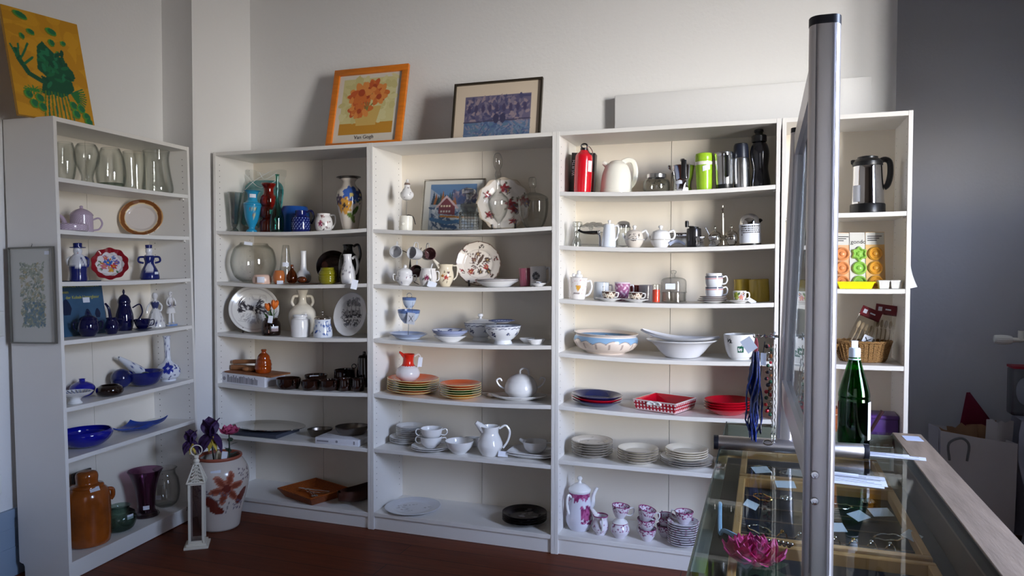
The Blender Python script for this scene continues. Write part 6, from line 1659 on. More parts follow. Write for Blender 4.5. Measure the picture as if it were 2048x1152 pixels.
for k in range(4):
    MM = Mt @ Tr(.0, 0, -.003 + k * .0105) @ Rz(k)
    if p0 is None: p0 = plate_mb(rr, .02, .55, 56).build('dessert_plate', CREAM); o = p0; place(o, MM)
    else: o = dup(p0, MM)
    tagit(o, 'small cream plate, %s of four on the large white plates' % ordinal(3 - k, 4), 'plate', 'small cream plates beside the counter')
M, u = site(('D', 6, 1468, .1))
o = vessel(.16, .045, [(.7, 0), (.9, .3), (1, 1)], .006, 40).build('wooden_bowl', mat('light_wood', (196, 150, 84), .45, var=.2, vscale=8, stretch=(1, 1, 6))); place(o, M); tagit(o, 'light wooden bowl on the sixth shelf, mostly behind the glass counter', 'bowl')

# bottom shelf: pink transferware
PINK = [(140, 52, 104), (170, 84, 134), (120, 40, 90)]
def transfer(lo, hi, n=60):
    def f(W, H):
        d = Ds((222, 216, 224)); d.speck(n, -W * 1.6, W * 1.6, H * lo, H * hi, W * .055, PINK, 4, .7); d.band(H * .955, 9, (150, 60, 110)); return d
    return f
def potd(W, H):
    d = Ds((214, 214, 226)); d.band(H * .86, H * .97, (160, 80, 124)); d.speck(60, -W * 1.6, W * 1.6, H * .78, H * .96, .009, PINK, 5, .7); d.speck(70, .01, .07, H * .22, H * .66, .009, PINK, 3, .8); d.flower(.045, H * .46, .026, PINK[1], PINK[2]); d.speck(40, -.16, -.09, H * .3, H * .7, .009, PINK, 8, .8); return d
v = pot('coffee_pot', 'tall white coffee pot with pink printed flowers at the foot of the bookcase', 'coffee pot', ('D', 7, 1159, .12), 54, 76, [(.72, 0), (.78, .03), (.98, .18), (1, .32), (.82, .7), (.76, .94), (.8, 1)], WHITE, design=potd, n=96, k=10)
v.lathe('lid', [(.82, 1), (.84, 1.04), (.7, 1.1), (.4, 1.18), (.14, 1.22), (.1, 1.26), (.2, 1.33), (.1, 1.38), (0, 1.39)], WHITE)
v.handle([(-.72, 0, .86), (-1.0, 0, .93), (-1.12, 0, .76), (-1.0, 0, .5), (-.8, 0, .36), (-.86, 0, .3)], .006, WHITE, rot=R(35))
v.spout([(.7, 0, .5), (1.0, 0, .62), (1.05, 0, .85), (1.35, 0, 1.06)], .014, .007, WHITE, rot=R(15))
v = pot('cream_jug', 'white cream jug with pink print beside the coffee pot', 'jug', ('D', 7, 1201, .08), 34, 38, [(.55, 0), (.6, .05), (1, .35), (.92, .6), (.75, .8), (.9, 1)], WHITE, design=transfer(.1, .6, 40), n=64, k=6)
v.handle([(.8, 0, .88), (1.2, 0, .96), (1.3, 0, .6), (.95, 0, .3)], .0045, WHITE, rot=R(-80))
v.spout([(.5, 0, .85), (.9, 0, 1.06), (1.2, 0, 1.2)], .015, .008, WHITE, rot=R(150))
v = pot('sugar_bowl', 'white sugar bowl with pink print below a stacked cup', 'sugar bowl', ('D', 7, 1240, .07), 37, 30, [(.55, 0), (.6, .05), (.98, .4), (1, .6), (.84, .92), (.86, 1)], WHITE, design=transfer(.45, .95, 40), n=64, k=6)
v.lathe('lid', [(.86, 1), (.7, 1.12), (.4, 1.24), (.3, 1.28), (0, 1.28)], WHITE)
M, u = site(('D', 7, 1240, .07))
cw = 36 * mpp(M.translation)
p_u = [(.5, 0), (.54, .06), (.8, .4), (.95, .8), (1, 1)]
proto = None
def pinkcup(MM, lab, hrot):
    global proto
    if proto is None:
        proto = vessel(cw, .057, p_u, .0025, 64, 10).build('tea_cup', PAINTED); paint(proto, transfer(.5, .96, 60)(cw, .057), 'cyl', cw / 2); o = proto; place(o, MM)
        T(o, cw, .057, p_u).handle([(.94, 0, .85), (1.35, 0, .95), (1.45, 0, .6), (1.2, 0, .3), (.7, 0, .26)], .0032, WHITE)
    else: o = dup(proto, MM)
    return tagit(o, lab, 'cup', 'pink printed tea cups')
hb = v.H * 1.28 + .001
pinkcup(M @ Tr(-.002, 0, hb + .003) @ Rz(.2) @ Ry(R(6)), 'pink printed cup standing on the sugar bowl', 0)
M, u = site(('D', 7, 1292, .075))
pinkcup(M @ Tr(.006, 0, 0) @ Rz(2.6), 'pink printed cup at the bottom of the front stack of three', 0)
pinkcup(M @ Tr(0, 0, .046) @ Rz(2.0) @ Ry(R(-3)) @ Tr(0, 0, 0), 'pink printed cup in the middle of the front stack of three', 0)
pinkcup(M @ Tr(-.008, 0, .094) @ Rz(.0) @ Ry(R(14)), 'tilted pink printed cup on top of the front stack of three', 0)
M, u = site(('D', 7, 1331, .15))
pinkcup(M @ Tr(0, 0, 0) @ Rz(1.2), 'pink printed cup at the bottom of the rear pair', 0)
pinkcup(M @ Tr(.002, 0, .047) @ Rz(2.1) @ Ry(R(-8)), 'pink printed cup on top of the rear pair', 0)
def saucd(r): d = Ds((220, 216, 222)); d.speck(60, -r, r, -r, r, r * .09, PINK, 6, .7, inside=lambda x, y: x * x + y * y > .4 * r * r); return d
_, Mt, r = stack('saucer', lambda i, n, c: 'pink rimmed white saucer, %s of the pile under the single cup' % ordinal(i, n), 'saucer', ('D', 7, 1366, .075), 62, ['c'] * 10, .016, 'pile of pink rimmed saucers', .5, step=.0105, design=saucd)
pinkcup(Mt @ Tr(.004, 0, -.0055) @ Rz(PI * .9), 'pink printed cup standing on the pile of saucers', 0)

# ================================================================== bookcase E
v = pot('vacuum_jug', 'polished steel vacuum jug with black lid, handle and base', 'jug', ('E', 1, 1735, .12), 63, 110, [(.98, 0), (1, .02), (1, .12), (.97, .2), (.9, .6), (.86, .86), (.84, .88)], CHROME, solid=True, n=44)
v.lathe('base_cap', [(0, .0012), (.98, .0), (1.03, .02), (1.03, .16), (.99, .18)], BLACKP, k=1)
v.lathe('lid', [(.86, .86), (.88, .88), (.86, .94), (.7, .99), (.6, 1.0), (.6, 1.03), (.3, 1.05), (0, 1.05)], BLACKP, k=1)
v.spout([(.6, 0, .9), (.84, 0, .95), (.97, 0, .95)], .016, .008, BLACKP)
v.handle([(.6, 0, .93), (1.0, 0, .97), (1.26, 0, .9), (1.28, 0, .7), (1.14, 0, .52), (.92, 0, .46)], .012, BLACKP, rot=.05)
v.sticker(R(-42), .36, .036, .07, off=.003)
g = 'carded silicone moulds on the second shelf'
CARD = mat('pale_card', (214, 212, 204), .6)
for k, (px, col, lab, rot) in enumerate(((1684, (226, 150, 96), 'orange heart mould on a card, nearest the aluminium post', 3), (1719, (150, 200, 90), 'green flower mould on a pale card between the two orange ones', 0), (1752, (222, 160, 60), 'amber mould on a card, nearest the bookcase side', 2))):
    M, u = site(('E', 2, px, .11))
    w_, h_ = .075, .245
    root = empty('mould_card', M @ Rx(R(-9)) @ Rz(.05), lab, 'baking mould', g)
    MB().box(-w_ / 2, w_ / 2, 0, .0016, .0, h_).build('card', CARD if k == 1 else mat('card_%d' % k, {0: (226, 176, 130), 2: (222, 178, 110)}[k], .5), root)
    MB().box(-w_ / 2 + .001, w_ / 2 - .001, -.0008, 0, h_ - .055, h_ - .002).build('card_header', CARD, root)
    if k == 1: text('gondol', .024, mat('black_ink', (50, 48, 50), .6), root, Tr(0, -.0012, h_ - .042) @ Rx(R(90)))
    else:
        mb = MB()
        for j in range(3): mb.box(-w_ * .4, w_ * .36 - .01 * j, -.0012, -.0006, h_ - .02 - .009 * j, h_ - .0165 - .009 * j)
        mb.build('card_print', mat('black_ink', (50, 48, 50), .6), root)
    SM = mat('silicone_%d' % k, col, .18, coat=.4)
    for j in range(3):
        z = h_ - .095 - .062 * j
        nl_ = (2, 6, 1)[k]
        wobf = (lambda t, r, zz: 1 + .14 * math.cos(6 * t)) if k == 1 and j == 0 else ((lambda t, r, zz: 1 + .07 * math.sin(t) ** 3) if k == 0 else None)
        MB().at(Tr(0, -.001, z) @ Rx(R(90))).lathe([(.03, 0), (.029, .006), (.024, .011), (.02, .008), (.018, .003), (.011, .003), (.009, .008), (.004, .011), (0, .011)], 36, wob=wobf).build('mould', SM, root)
M, u = site(('E', 2, 1710, .045))
def trayf(name, lab, M, w_, d_, h_, m):
    mb = MB()
    r0 = [(-w_ / 2 * .86, -d_ / 2 * .8), (w_ / 2 * .86, -d_ / 2 * .8), (w_ / 2 * .86, d_ / 2 * .8), (-w_ / 2 * .86, d_ / 2 * .8)]
    def ring(f, z): return [(x * f, y * f, z) for x, y in r0]
    rows = [ring(.94, .0), ring(1.1, h_ * .85), ring(1.18, h_ * .86), ring(1.18, h_), ring(1.08, h_), ring(.92, .003)]
    vs = sum(rows, []); fs = [(3, 2, 1, 0)]
    for a in range(5):
        for i in range(4): fs.append((a * 4 + i, a * 4 + (i + 1) % 4, a * 4 + 4 + (i + 1) % 4, a * 4 + 4 + i))
    fs.append((20, 21, 22, 23)); mb._add(vs, fs)
    o = mb.build(name, m, smooth=25); place(o, M); return tagit(o, lab, 'tray')
trayf('mould_tray', 'bright yellow plastic mould tray lying before the carded moulds', M, .15, .07, .03, mat('bright_yellow', (232, 222, 20), .3))
M, u = site(('E', 2, 1767, .05))
trayf('mould_tray', 'small white plastic cup tray beside the yellow tray', M, .042, .06, .035, mat('off_white_plastic', (222, 220, 214), .4))
M, u = site(('E', 2, 1791, .05))
trayf('mould_tray', 'second small white plastic cup tray at the bookcase side', M, .042, .06, .035, mat('off_white_plastic', (222, 220, 214), .4))
# third shelf: baskets
RATT = wicker('rattan_light', (206, 160, 100), (124, 82, 42))
def basket(name, lab, at, w, h, m, dz=0):
    M, u = site(at)
    W_, H_ = w * u, h * u
    root = empty(name, M, lab, 'basket')
    pr = [(.74, 0), (.82, .12), (.92, .6), (1, 1)]
    vessel(W_, H_, pr, .006, 64, 10, sy=.66, wob=lambda t, r, z: 1 + .02 * math.cos(40 * t)).build('basket_wall', m, root)
    MB().tube([(W_ / 2 * math.cos(t * PI / 24), W_ / 2 * .66 * math.sin(t * PI / 24), H_ + .004 * (t % 2)) for t in range(48)], .006, 8, closed=True).build('rim', m, root)
    mb = MB()
    for t in range(36):
        a = 2 * PI * t / 36
        mb.tube([(W_ / 2 * f * math.cos(a) * 1.012, W_ / 2 * f * .66 * math.sin(a) * 1.012, z * H_) for f, z in ((.76, .03), (.84, .2), (.92, .6), (1, .98))], .0026, 5)
    mb.build('stakes', m, root)
    return root, W_, H_
rb, W_, H_ = basket('wicker_basket', 'oval wicker basket holding two packs of cutlery on the third shelf', ('E', 3, 1725, .14), 104, 39, RATT)
basket('wicker_basket', 'small braided wicker basket half hidden behind the aluminium post', ('E', 3, 1646, .08), 50, 32, RATT)
BURG = mat('burgundy_header', (112, 22, 34), .4)
FILM = glass('pack_film', (226, 222, 214), (150, 146, 140), 2.0, .1)
for k, (x, a, lab) in enumerate(((-.05, .42, 'film pack of cutlery with burgundy header, tilted, with a crossed tag'), (.07, .14, 'film pack of cutlery with burgundy header, the more upright one by the bookcase side'))):
    root = empty('cutlery_pack', rb.matrix_world @ Tr(x, .012 + .02 * k, .012) @ Ry(a) @ Rx(R(-6)), lab, 'packaged cutlery', 'packs of cutlery in the wicker basket')
    w_, h_ = .085, .235
    rg = random.Random(20 + k)
    MB().grid(6, 10, lambda i, j: ((i - .5) * w_, -.006 + rg.uniform(-.003, .003), .01 + j * (h_ - .05))).build('film', FILM, root, recalc=False)
    MB().box(-w_ / 2, w_ / 2, -.004, .004, h_ - .045, h_, .001).build('header', BURG, root)
    mb = MB(); mb.box(-w_ * .38, -w_ * .2, -.0046, -.004, h_ - .03, h_ - .012); mb.box(-.004, .018, -.0046, -.004, h_ - .024, h_ - .018); mb.build('header_print', PAPER, root)
    mb = MB()
    for j in range(4):
        q = -.026 + .017 * j
        mb.tube([(q, 0, .015), (q + .002, 0, .12), (q, 0, .13)], [.003, .003, .004], 6); mb.ball((q, 0, .15), .008, 10, 8, sq=(.9, .4, 2.2))
    mb.build('cutlery', mat('pale_wood_cutlery', (206, 190, 164), .5), root)
    if k == 0:
        MB().box(.012, .05, -.012, -.0105, .075, .12).build('price_tag', PAPER, root)
        MB().tube([(.02, -.0128, .085), (.042, -.0128, .11)], .0018, 5).tube([(.042, -.0128, .085), (.02, -.0128, .11)], .0018, 5).build('cross_mark', BLACKP, root)
# fourth shelf, above the counter
M, u = site(('E', 4, 1752, .14))
root = empty('lunch_box', M, 'purple plastic box with a dark stick leaning beside it', 'box')
MB().box(-.08, .08, -.06, .06, 0, .085, .01, 3).build('box_body', mat('purple_plastic', (84, 52, 120), .35), root)
MB().box(-.083, .083, -.063, .063, .08, .098, .008, 3).build('lid', mat('purple_plastic_lid', (90, 56, 126), .35), root)
M, u = site(('E', 4, 1750, .045))
o = MB().tube([(-.02, 0, .004), (.045, 0, .13)], [.006, .008], 10).build('mixing_stick', mat('dark_plum', (52, 20, 28), .4)); place(o, M @ Tr(-.02, -.028, 0)); tagit(o, 'dark plum stick leaning in front of the purple box', 'kitchen tool')
M, u = site(('E', 4, 1668, .1))
root = empty('wooden_box', M, 'orange brown wooden box with a cream ball knob beside the green bottle', 'box')
MB().box(-.05, .05, -.04, .04, 0, .12, .003).build('box_body', mat('orange_wood', (172, 92, 44), .45, var=.2, vscale=10, stretch=(1, 1, 8)), root)
MB().ball((.022, -.03, .135), .016).build('knob', IVORY, root)
MB().tube([(.0 + .026 * math.cos(t * PI / 10), -.043, .112 + .018 * math.sin(t * PI / 10)) for t in range(11, 20)], .002, 6).build('cord', mat('cream_cord', (220, 200, 160), .7), root)
# torn tape on the outer side
M = ROW['E'] @ Tr(.5006, .0, 1.36)
o = MB().grid(4, 8, lambda i, j: (.002 + .028 * (1 - j) ** 2 * i, .02 + .01 * i, .13 * (j - .5) * (1 - .1 * i))).build('tape_strip', mat('matt_tape', (206, 204, 204), .5), recalc=False); place(o, M); tagit(o, 'loose strip of pale tape on the outer side of the narrow bookcase', 'tape')

# ================================================================== pictures on the bookcases and the side print
def sunflowers(w, h):
    """plain print: loose orange blooms over a mustard ground"""
    d = Ds((214, 208, 196)); g2 = random.Random(14)
    x0, x1, y0, y1 = -w * .42, w * .42, h * .12, h * .94
    d.rect(x0, x1, y0, y1, (206, 196, 140)); d.rect(x0, x1, y0, y0 + (y1 - y0) * .2, (190, 136, 44))
    d.speck(60, x0, x1, y0 + (y1 - y0) * .22, y1, .03, [(212, 204, 154), (198, 188, 130)], 5)
    d.poly([(-.06, y0 + .05), (.06, y0 + .05), (.085, y0 + .16), (-.085, y0 + .16)], (204, 170, 96))
    for _ in range(13):
        a = g2.uniform(0, 6.3); q = g2.uniform(.02, 1) ** .5
        x, y = q * w * .27 * math.cos(a), h * .58 + q * h * .24 * math.sin(a)
        s = g2.uniform(.03, .055)
        d.line([(x, y), (0, y0 + .14)], .004, (120, 130, 70))
        for k in range(6): d.ell(x + s * .5 * math.cos(k), y + s * .5 * math.sin(k * 1.1), s * .8, s * .4, k * 1.05, g2.choice([(206, 110, 50), (220, 140, 70), (196, 90, 44)]))
        d.ell(x, y, s * .4, None, 0, (170, 70, 36))
    return d
M, u = site(('B', 1, 717, .16))
def on_top(case, x, y): return ROW[case] @ Tr(x, y, 2.0205)
MP = on_top('B', .862, .17) @ Rx(R(-13))
pic = picture('framed_poster', 'orange wooden frame with a print of orange flowers in a vase, leaning on the wall', MP, .465, .475, sunflowers, mat('orange_frame_wood', (214, 120, 34), .35, var=.12, vscale=10, stretch=(1, 1, 6)), .036, .02, glaze=False, res=150)
text('Van Gogh', .03, mat('print_ink_grey', (90, 84, 84), .7), pic, Tr(0, -.0092, .066) @ Rx(R(90)))
def canal(w, h):
    """plain print: mottled violet facade over blue water"""
    d = Ds((206, 190, 170)); x0, x1, y0, y1 = -w * .385, w * .395, -.01, h * .78
    d.rect(x0, x1, y0, y1, (98, 92, 118))
    d.speck(200, x0 + .01, x1 - .01, h * .33, y1 - .008, .016, [(120, 110, 128), (84, 80, 110), (140, 124, 132), (70, 70, 104)], 3)
    d.rect(x0, x1, y0, h * .3, (84, 104, 138)); d.speck(200, x0 + .012, x1 - .012, 0, h * .3, .018, [(104, 122, 150), (70, 90, 128), (128, 124, 140), (84, 112, 136)], 4, .25)
    d.line([(x0, h * .31), (x1, h * .33)], .006, (60, 58, 84)); g2 = random.Random(1)
    for i in range(9): x = x0 + (x1 - x0) * (i + .7) / 9.5; d.ell(x, h * .55, .009, .022, 0, (66, 60, 92))
    for i in (4, 5): d.ell(x0 + (x1 - x0) * (i + .9) / 10, h * .36, .016, .026, 0, (56, 54, 84))
    return d
MP = on_top('C', .638, .15) @ Rx(R(-10))
picture('framed_poster', 'dark metal frame with a blue violet canal print on cream mount, leaning on the wall', MP, .482, .315, canal, mat('bronze_frame', (88, 80, 70), .3, .8), .011, .02, res=150)
def green_splash(w, h):
    d = Ds((204, 146, 20)); G1, G2, G3 = (22, 108, 66), (14, 84, 56), (60, 150, 60); g2 = random.Random(21)
    d.speck(70, -w / 2, w / 2, 0, h, .05, [(210, 152, 26), (196, 138, 18)], 4)
    def ov(x, y, rx, ry, a): d.ell(x, y, rx, ry, a, (120, 120, 20)); d.ell(x + .003, y + .003, rx * .9, ry * .9, a, G3); d.ell(x + .006, y + .004, rx * .7, ry * .75, a, G1)
    for x, y, r1, r2, a in ((-.14, .94, .05, .025, -.4), (.05, .85, .04, .026, -.4), (-.09, .8, .03, .02, -.5), (.04, .74, .022, .028, .3), (.12, .76, .02, .02, .4), (-.15, .74, .016, .024, .5), (.07, .66, .008, .009, 0)): ov(x * w / .5, y * h, r1 * w / .5, r2 * w / .5, a)
    d.poly([(x * w / .5, y * h) for x, y in ((-.07, .58), (-.06, .68), (-.02, .74), (.0, .71), (.07, .62), (.11, .62), (.12, .56), (.16, .5), (.17, .44), (.14, .4), (.15, .32), (.1, .26), (.05, .22), (.0, .24), (-.04, .22), (-.08, .24), (-.06, .34), (-.03, .4), (-.08, .46))], G2)
    for k in range(30): x, y = g2.uniform(-.05, .13), g2.uniform(.26, .66); d.ell(x * w / .5, y * h, .02, .008, g2.uniform(0, 3), g2.choice([G1, (30, 120, 80), (12, 74, 52)]))
    d.line([(-.05 * w / .5, .34 * h), (-.14 * w / .5, .4 * h), (-.19 * w / .5, .52 * h), (-.2 * w / .5, .6 * h)], .022, G2)
    for pts in (((-.2, .54), (-.23, .64)), ((-.18, .52), (-.14, .62), (-.12, .68)), ((-.16, .48), (-.1, .56)), ((-.19, .56), (-.18, .66))): d.line([(x * w / .5, y * h) for x, y in pts], .009, G1)
    for k in range(8): x = -.05 + .02 * k; d.line([(x * w / .5, .26 * h), ((x + .02 * (k - 4) / 4) * w / .5, .12 * h), ((x + .03 * (k - 4) / 4) * w / .5, .01 * h)], .007, G1 if k % 2 else (90, 120, 30))
    for k in range(10): a = -.9 + .16 * k; d.line([(.12 * w / .5, .28 * h), ((.12 + .1 * math.cos(a)) * w / .5, (.26 + .16 * math.sin(a)) * h)], .006, G1 if k % 2 else (40, 120, 40))
    for x, y in ((-.1, .18), (-.14, .12), (-.09, .1), (.12, .16), (.13, .08), (.2, .07), (.17, .14), (.21, .02), (-.17, .2)): ov(x * w / .5, y * h, .018, .022, .4)
    for k in range(12): a = 2 * PI * k / 12; d.line([(-.13 * w / .5, .25 * h), ((-.13 + .06 * math.cos(a)) * w / .5, (.25 + .04 * math.sin(a)) * h)], .005, (50, 130, 50))
    return d
MP = ROW['A'] @ Tr(.085, .058, 2.0205) @ Rz(R(-16.7)) @ Rx(R(-13.5))
o = MB().box(-.161, .161, 0, .018, 0, .496, .001).build('canvas_painting', mat('canvas_edge', (190, 140, 40), .6)); place(o, MP); tagit(o, 'yellow canvas with a big dark green plant shape, leaning on the corner bookcase', 'painting')
p = pane(110, 170, .322, .496, -.0006).build('painted_face', PRINT, o, recalc=False)
co = np.array([tuple(v_.co) for v_ in p.data.vertices]); c = np.ones((len(co), 4), np.float32); c[:, :3] = green_splash(.322, .496).ev(co[:, 0], co[:, 2]); p.data.attributes.new('pattern', 'FLOAT_COLOR', 'POINT').data.foreach_set('color', c.ravel())
def faint(w, h):
    d = Ds((196, 196, 190)); g2 = random.Random(7)
    d.speck(420, -w * .27, w * .27, h * .17, h * .84, .009, [(176, 176, 160), (150, 156, 140), (160, 164, 150), (130, 140, 130), (170, 160, 130)], 7); d.speck(160, -w * .2, w * .26, h * .17, h * .42, .009, [(120, 136, 140), (100, 124, 140), (130, 140, 128)], 8); return d
MP = ROW['A'] @ Tr(-.003, .13, 1.043) @ Rz(R(-90))
o = picture('framed_print', 'narrow silver frame with a faint flower print hanging on the bookcase side', MP, .238, .42, faint, mat('dull_silver_frame', (120, 118, 112), .35, .7), .006, .014, res=90)
MB().box(.07, .095, -.0068, -.0056, .385, .4).build('price_label', PAPER, o)
MB().tube([(0, -.004, .42), (.004, -.003, .43), (0, -.001, .434)], .0016, 6).build('hook', STEEL, o)

# ================================================================== on the floor: lantern and big vase
def floor_at(px, py):
    d = _RC @ Vector(((px - 1024) / FPX, -(py - 576) / FPX, -1)); t = -CAM_P.z / d.z
    return CAM_P + d * t
c = Vector((.222, -.225, 0))
u = mpp(c + Vector((0, 0, .3)))
def vased(W, H):
    d = Ds((206, 196, 186)); RB = (132, 66, 48); RB2 = (108, 46, 36)
    for k in range(6): a = k * PI / 3 + .2; d.ell(.035 + .05 * math.cos(a), H * .62 + .05 * math.sin(a), .042, .02, a, (168, 104, 84)); d.ell(.035 + .05 * math.cos(a), H * .62 + .05 * math.sin(a), .03, .012, a, RB)
    d.ell(.035, H * .62, .022, None, 0, RB2); d.line([(.045, H * .54), (.05, H * .4), (.035, H * .26)], .004, (120, 110, 110))
    d.ell(-.055, H * .44, .055, .03, -.5, (120, 96, 90)); d.ell(-.055, H * .44, .05, .026, -.5, RB2); d.ell(-.02, H * .32, .045, .022, -.2, RB2); d.ell(.13, H * .47, .05, .026, .9, RB2); d.line([(.05, H * .44), (-.02, H * .47)], .003, (120, 110, 110))
    d.speck(26, .1, .2, H * .66, H * .86, .007, [(110, 96, 110), (130, 110, 110)], 2); d.speck(30, -.16, -.06, H * .5, H * .7, .008, [(110, 100, 120), (130, 116, 120)], 3); d.speck(20, .08, .16, H * .28, H * .42, .008, [(104, 90, 110)], 5); d.speck(14, -.05, .06, H * .5, H * .58, .006, [(110, 90, 100)], 6)
    d.band(H * .012, H * .02, (150, 140, 134)); return d
p_v = [(.62, 0), (.66, .015), (.74, .2), (.9, .45), (1, .66), (.97, .8), (.82, .92), (.72, .97)]
VW, VH = 112 * u, .38
vo = vessel(VW, VH, p_v, .008, 128, 14).build('floor_vase', PAINTED); paint(vo, vased(VW, VH), 'cyl', VW / 2)
place(vo, Tr(c.x, c.y, .0008) @ Rz(math.atan2(CAM_P.x - c.x, -(CAM_P.y - c.y)))); tagit(vo, 'big grey stoneware floor vase with rust brown painted flowers, holding artificial flowers', 'vase')
MB().lathe(spl([(VW * .355, VH * .955), (VW * .385, VH * .985), (VW * .375, VH * 1.01), (VW * .345, VH * 1.0), (VW * .33, VH * .97)], 4), 64).build('terracotta_rim', mat('terracotta', (150, 74, 52), .5), vo)
T(vo, VW, VH, p_v).sticker(R(-8), .84, .05, .028, .1)
zt = VH * .9
PURP = mat('purple_petal', (62, 36, 82), .6, var=.35, vscale=30); PINKP = mat('pink_petal', (198, 88, 130), .6, var=.2, vscale=30); LEAF = mat('dark_leaf', (44, 62, 44), .6, var=.2, vscale=20); YEL = mat('yellow_petal', (206, 178, 70), .6)
def petal(mb, M, l, w, curl, ruff=.0, n=8):
    mb.at(M)
    mb.grid(6, n, lambda i, j: ((i - .5) * w * math.sin(PI * (j * .8 + .2)) , -l * .25 * curl * j * j * 2 + ruff * math.sin(i * 14 + j * 5), l * j * (1 - .25 * abs(curl) * j)))
def stemleaf(root, base, top):
    MB().tube(spl([base, tuple((Vector(base) + Vector(top)) / 2 + Vector((.005, 0, 0))), top], 4), .0035, 7).build('stem', LEAF, root)
def flower_root(name, lab, M): return empty(name, M, lab, 'flower')
Mv = Tr(c.x, c.y, 0) @ Rz(.6)
# irises
for lab, bx, tx, ty, tz, sc in (('large drooping purple artificial iris in the floor vase', -.02, -.04, -.02, .5, 1.25), ('smaller purple artificial iris leaning over the vase side', -.04, -.135, -.03, .47, .85)):
    root = flower_root('iris', lab, Mv @ Tr(0, 0, zt))
    stemleaf(root, (bx, 0, -.14), (tx, ty, tz - zt - .02))
    mb = MB()
    for k in range(3):
        petal(mb, Tr(tx, ty, tz - zt) @ Rz(k * 2.1 + .3) @ Rx(R(-14)), .085 * sc, .075 * sc, -.5, .004)
        petal(mb, Tr(tx, ty, tz - zt) @ Rz(k * 2.1 + 1.3) @ Rx(R(118)), .1 * sc, .07 * sc, .9, .004)
    mb.build('petals', PURP, root, recalc=False)
    mb = MB()
    for k in range(2): petal(mb, Tr(tx + .01, ty - .02, tz - zt - .01) @ Rz(k * 1.2 - .4) @ Rx(R(150)), .07 * sc, .022 * sc, .2)
    mb.build('beard', YEL, root, recalc=False)
# pink rose
root = flower_root('rose', 'pink artificial rose standing tallest in the floor vase', Mv @ Tr(0, 0, zt))
stemleaf(root, (.04, 0, -.14), (.05, -.01, .15))
mb = MB()
for rw, (nn, ln, wd, tilt) in enumerate(((3, .045, .042, 6), (5, .052, .056, 22), (6, .058, .064, 44), (6, .058, .066, 66))):
    for k in range(nn): petal(mb, Tr(.052, -.01, .15) @ Rz(k * 2 * PI / nn + rw * .5) @ Tr(0, -.004 * rw, 0) @ Rx(R(tilt)), ln, wd, -.5 if rw > 1 else .5, .002)
mb.build('petals', PINKP, root, recalc=False)
mb = MB()
for k in range(6): petal(mb, Tr(.055, -.01, .02 + .018 * k) @ Rz(k * 1.9) @ Rx(R(62)), .05, .03, .4)
mb.build('leaves', LEAF, root, recalc=False)
root = flower_root('calla', 'cream artificial bud hanging between the iris and the rose', Mv @ Tr(0, 0, zt))
stemleaf(root, (0, 0, -.14), (-.002, -.03, .05))
mb = MB().lathe(spl([(.001, .0), (.012, .012), (.017, .035), (.012, .06), (.004, .075)], 4), 16)
mb.build('bud', mat('cream_bud', (206, 196, 170), .6), root).matrix_local = Tr(.0, -.036, .0) @ Rx(R(8))
MB().at(Tr(.035, -.09, .055) @ Ry(R(8))).box(-.014, .014, -.0006, .0006, -.022, .022).build('price_tag', PAPER, root)

# lantern
LW = mat('cream_lacquer', (226, 220, 204), .4)
Lc = Vector((.308, -.484, 0))
root = empty('lantern', Tr(*Lc) @ Rz(.62), 'tall slim cream metal lantern with pierced roof and ring, standing on the floor', 'lantern')
hw, lh = .031, .322
MB().box(-.056, .056, -.056, .056, 0, .012, .002).box(-.046, .046, -.046, .046, .012, .024, .002).build('base', LW, root)
mb = MB()
for sx in (-1, 1):
    for sy in (-1, 1): mb.box(sx * hw - .006, sx * hw + .006, sy * hw - .006, sy * hw + .006, .024, lh, .001, 1)
for z in (.03, lh - .006):
    for a in range(4): mb.at(Rz(a * PI / 2)).box(-hw, hw, -hw - .006, -hw + .006, z - .006, z + .006)
mb.build('frame', LW, root)
for a in range(4): MB().at(Rz(a * PI / 2)).box(-hw + .007, hw - .007, -hw - .001, -hw + .001, .037, lh - .013).build('glass_pane', glass('lantern_glass', (226, 222, 224), (190, 186, 190), 2.0, .2), root)
mb = MB()
for a in range(4):
    mb.at(Rz(a * PI / 2))
    z0, z1, w0, w1 = lh, lh + .085, .041, .012
    def pt(x, z): t = (z - z0) / (z1 - z0); w_ = w0 + (w1 - w0) * t; return (x * w_, -w_, z)
    mb.tube([pt(-1, z0), pt(-1, z1)], .0035, 6); mb.tube([pt(-1, z0), pt(1, z0)], .0045, 6)
    for k in range(5):
        za, zb = z0 + .016 * k, z0 + .016 * (k + 1)
        mb.tube(spl([pt(-1, za), pt(0, (za + zb) / 2 + .004), pt(1, za)], 3), .002, 5); mb.tube(spl([pt(-.6, za), pt(-.2, zb), pt(.3, za)], 3), .002, 5); mb.tube(spl([pt(.6, za), pt(.1, zb), pt(-.2, za)], 3), .002, 5)
mb.build('pierced_roof', LW, root)
MB().lathe(spl([(.014, lh + .084), (.012, lh + .09), (.015, lh + .1), (.009, lh + .112), (.012, lh + .12), (.006, lh + .128), (0, lh + .13)], 3), 20).build('finial', LW, root)
MB().tube([(.026 * math.cos(t * PI / 14), 0, lh + .152 + .026 * math.sin(t * PI / 14)) for t in range(28)], .0028, 8, closed=True).build('ring_handle', LW, root)
MB().ball((-.033 - .008, -.02, .2), .004).tube([(-.04, -.02, .2), (-.044, -.02, .185)], .0018, 6).build('latch', mat('dark_latch', (70, 64, 58), .4, 1), root)

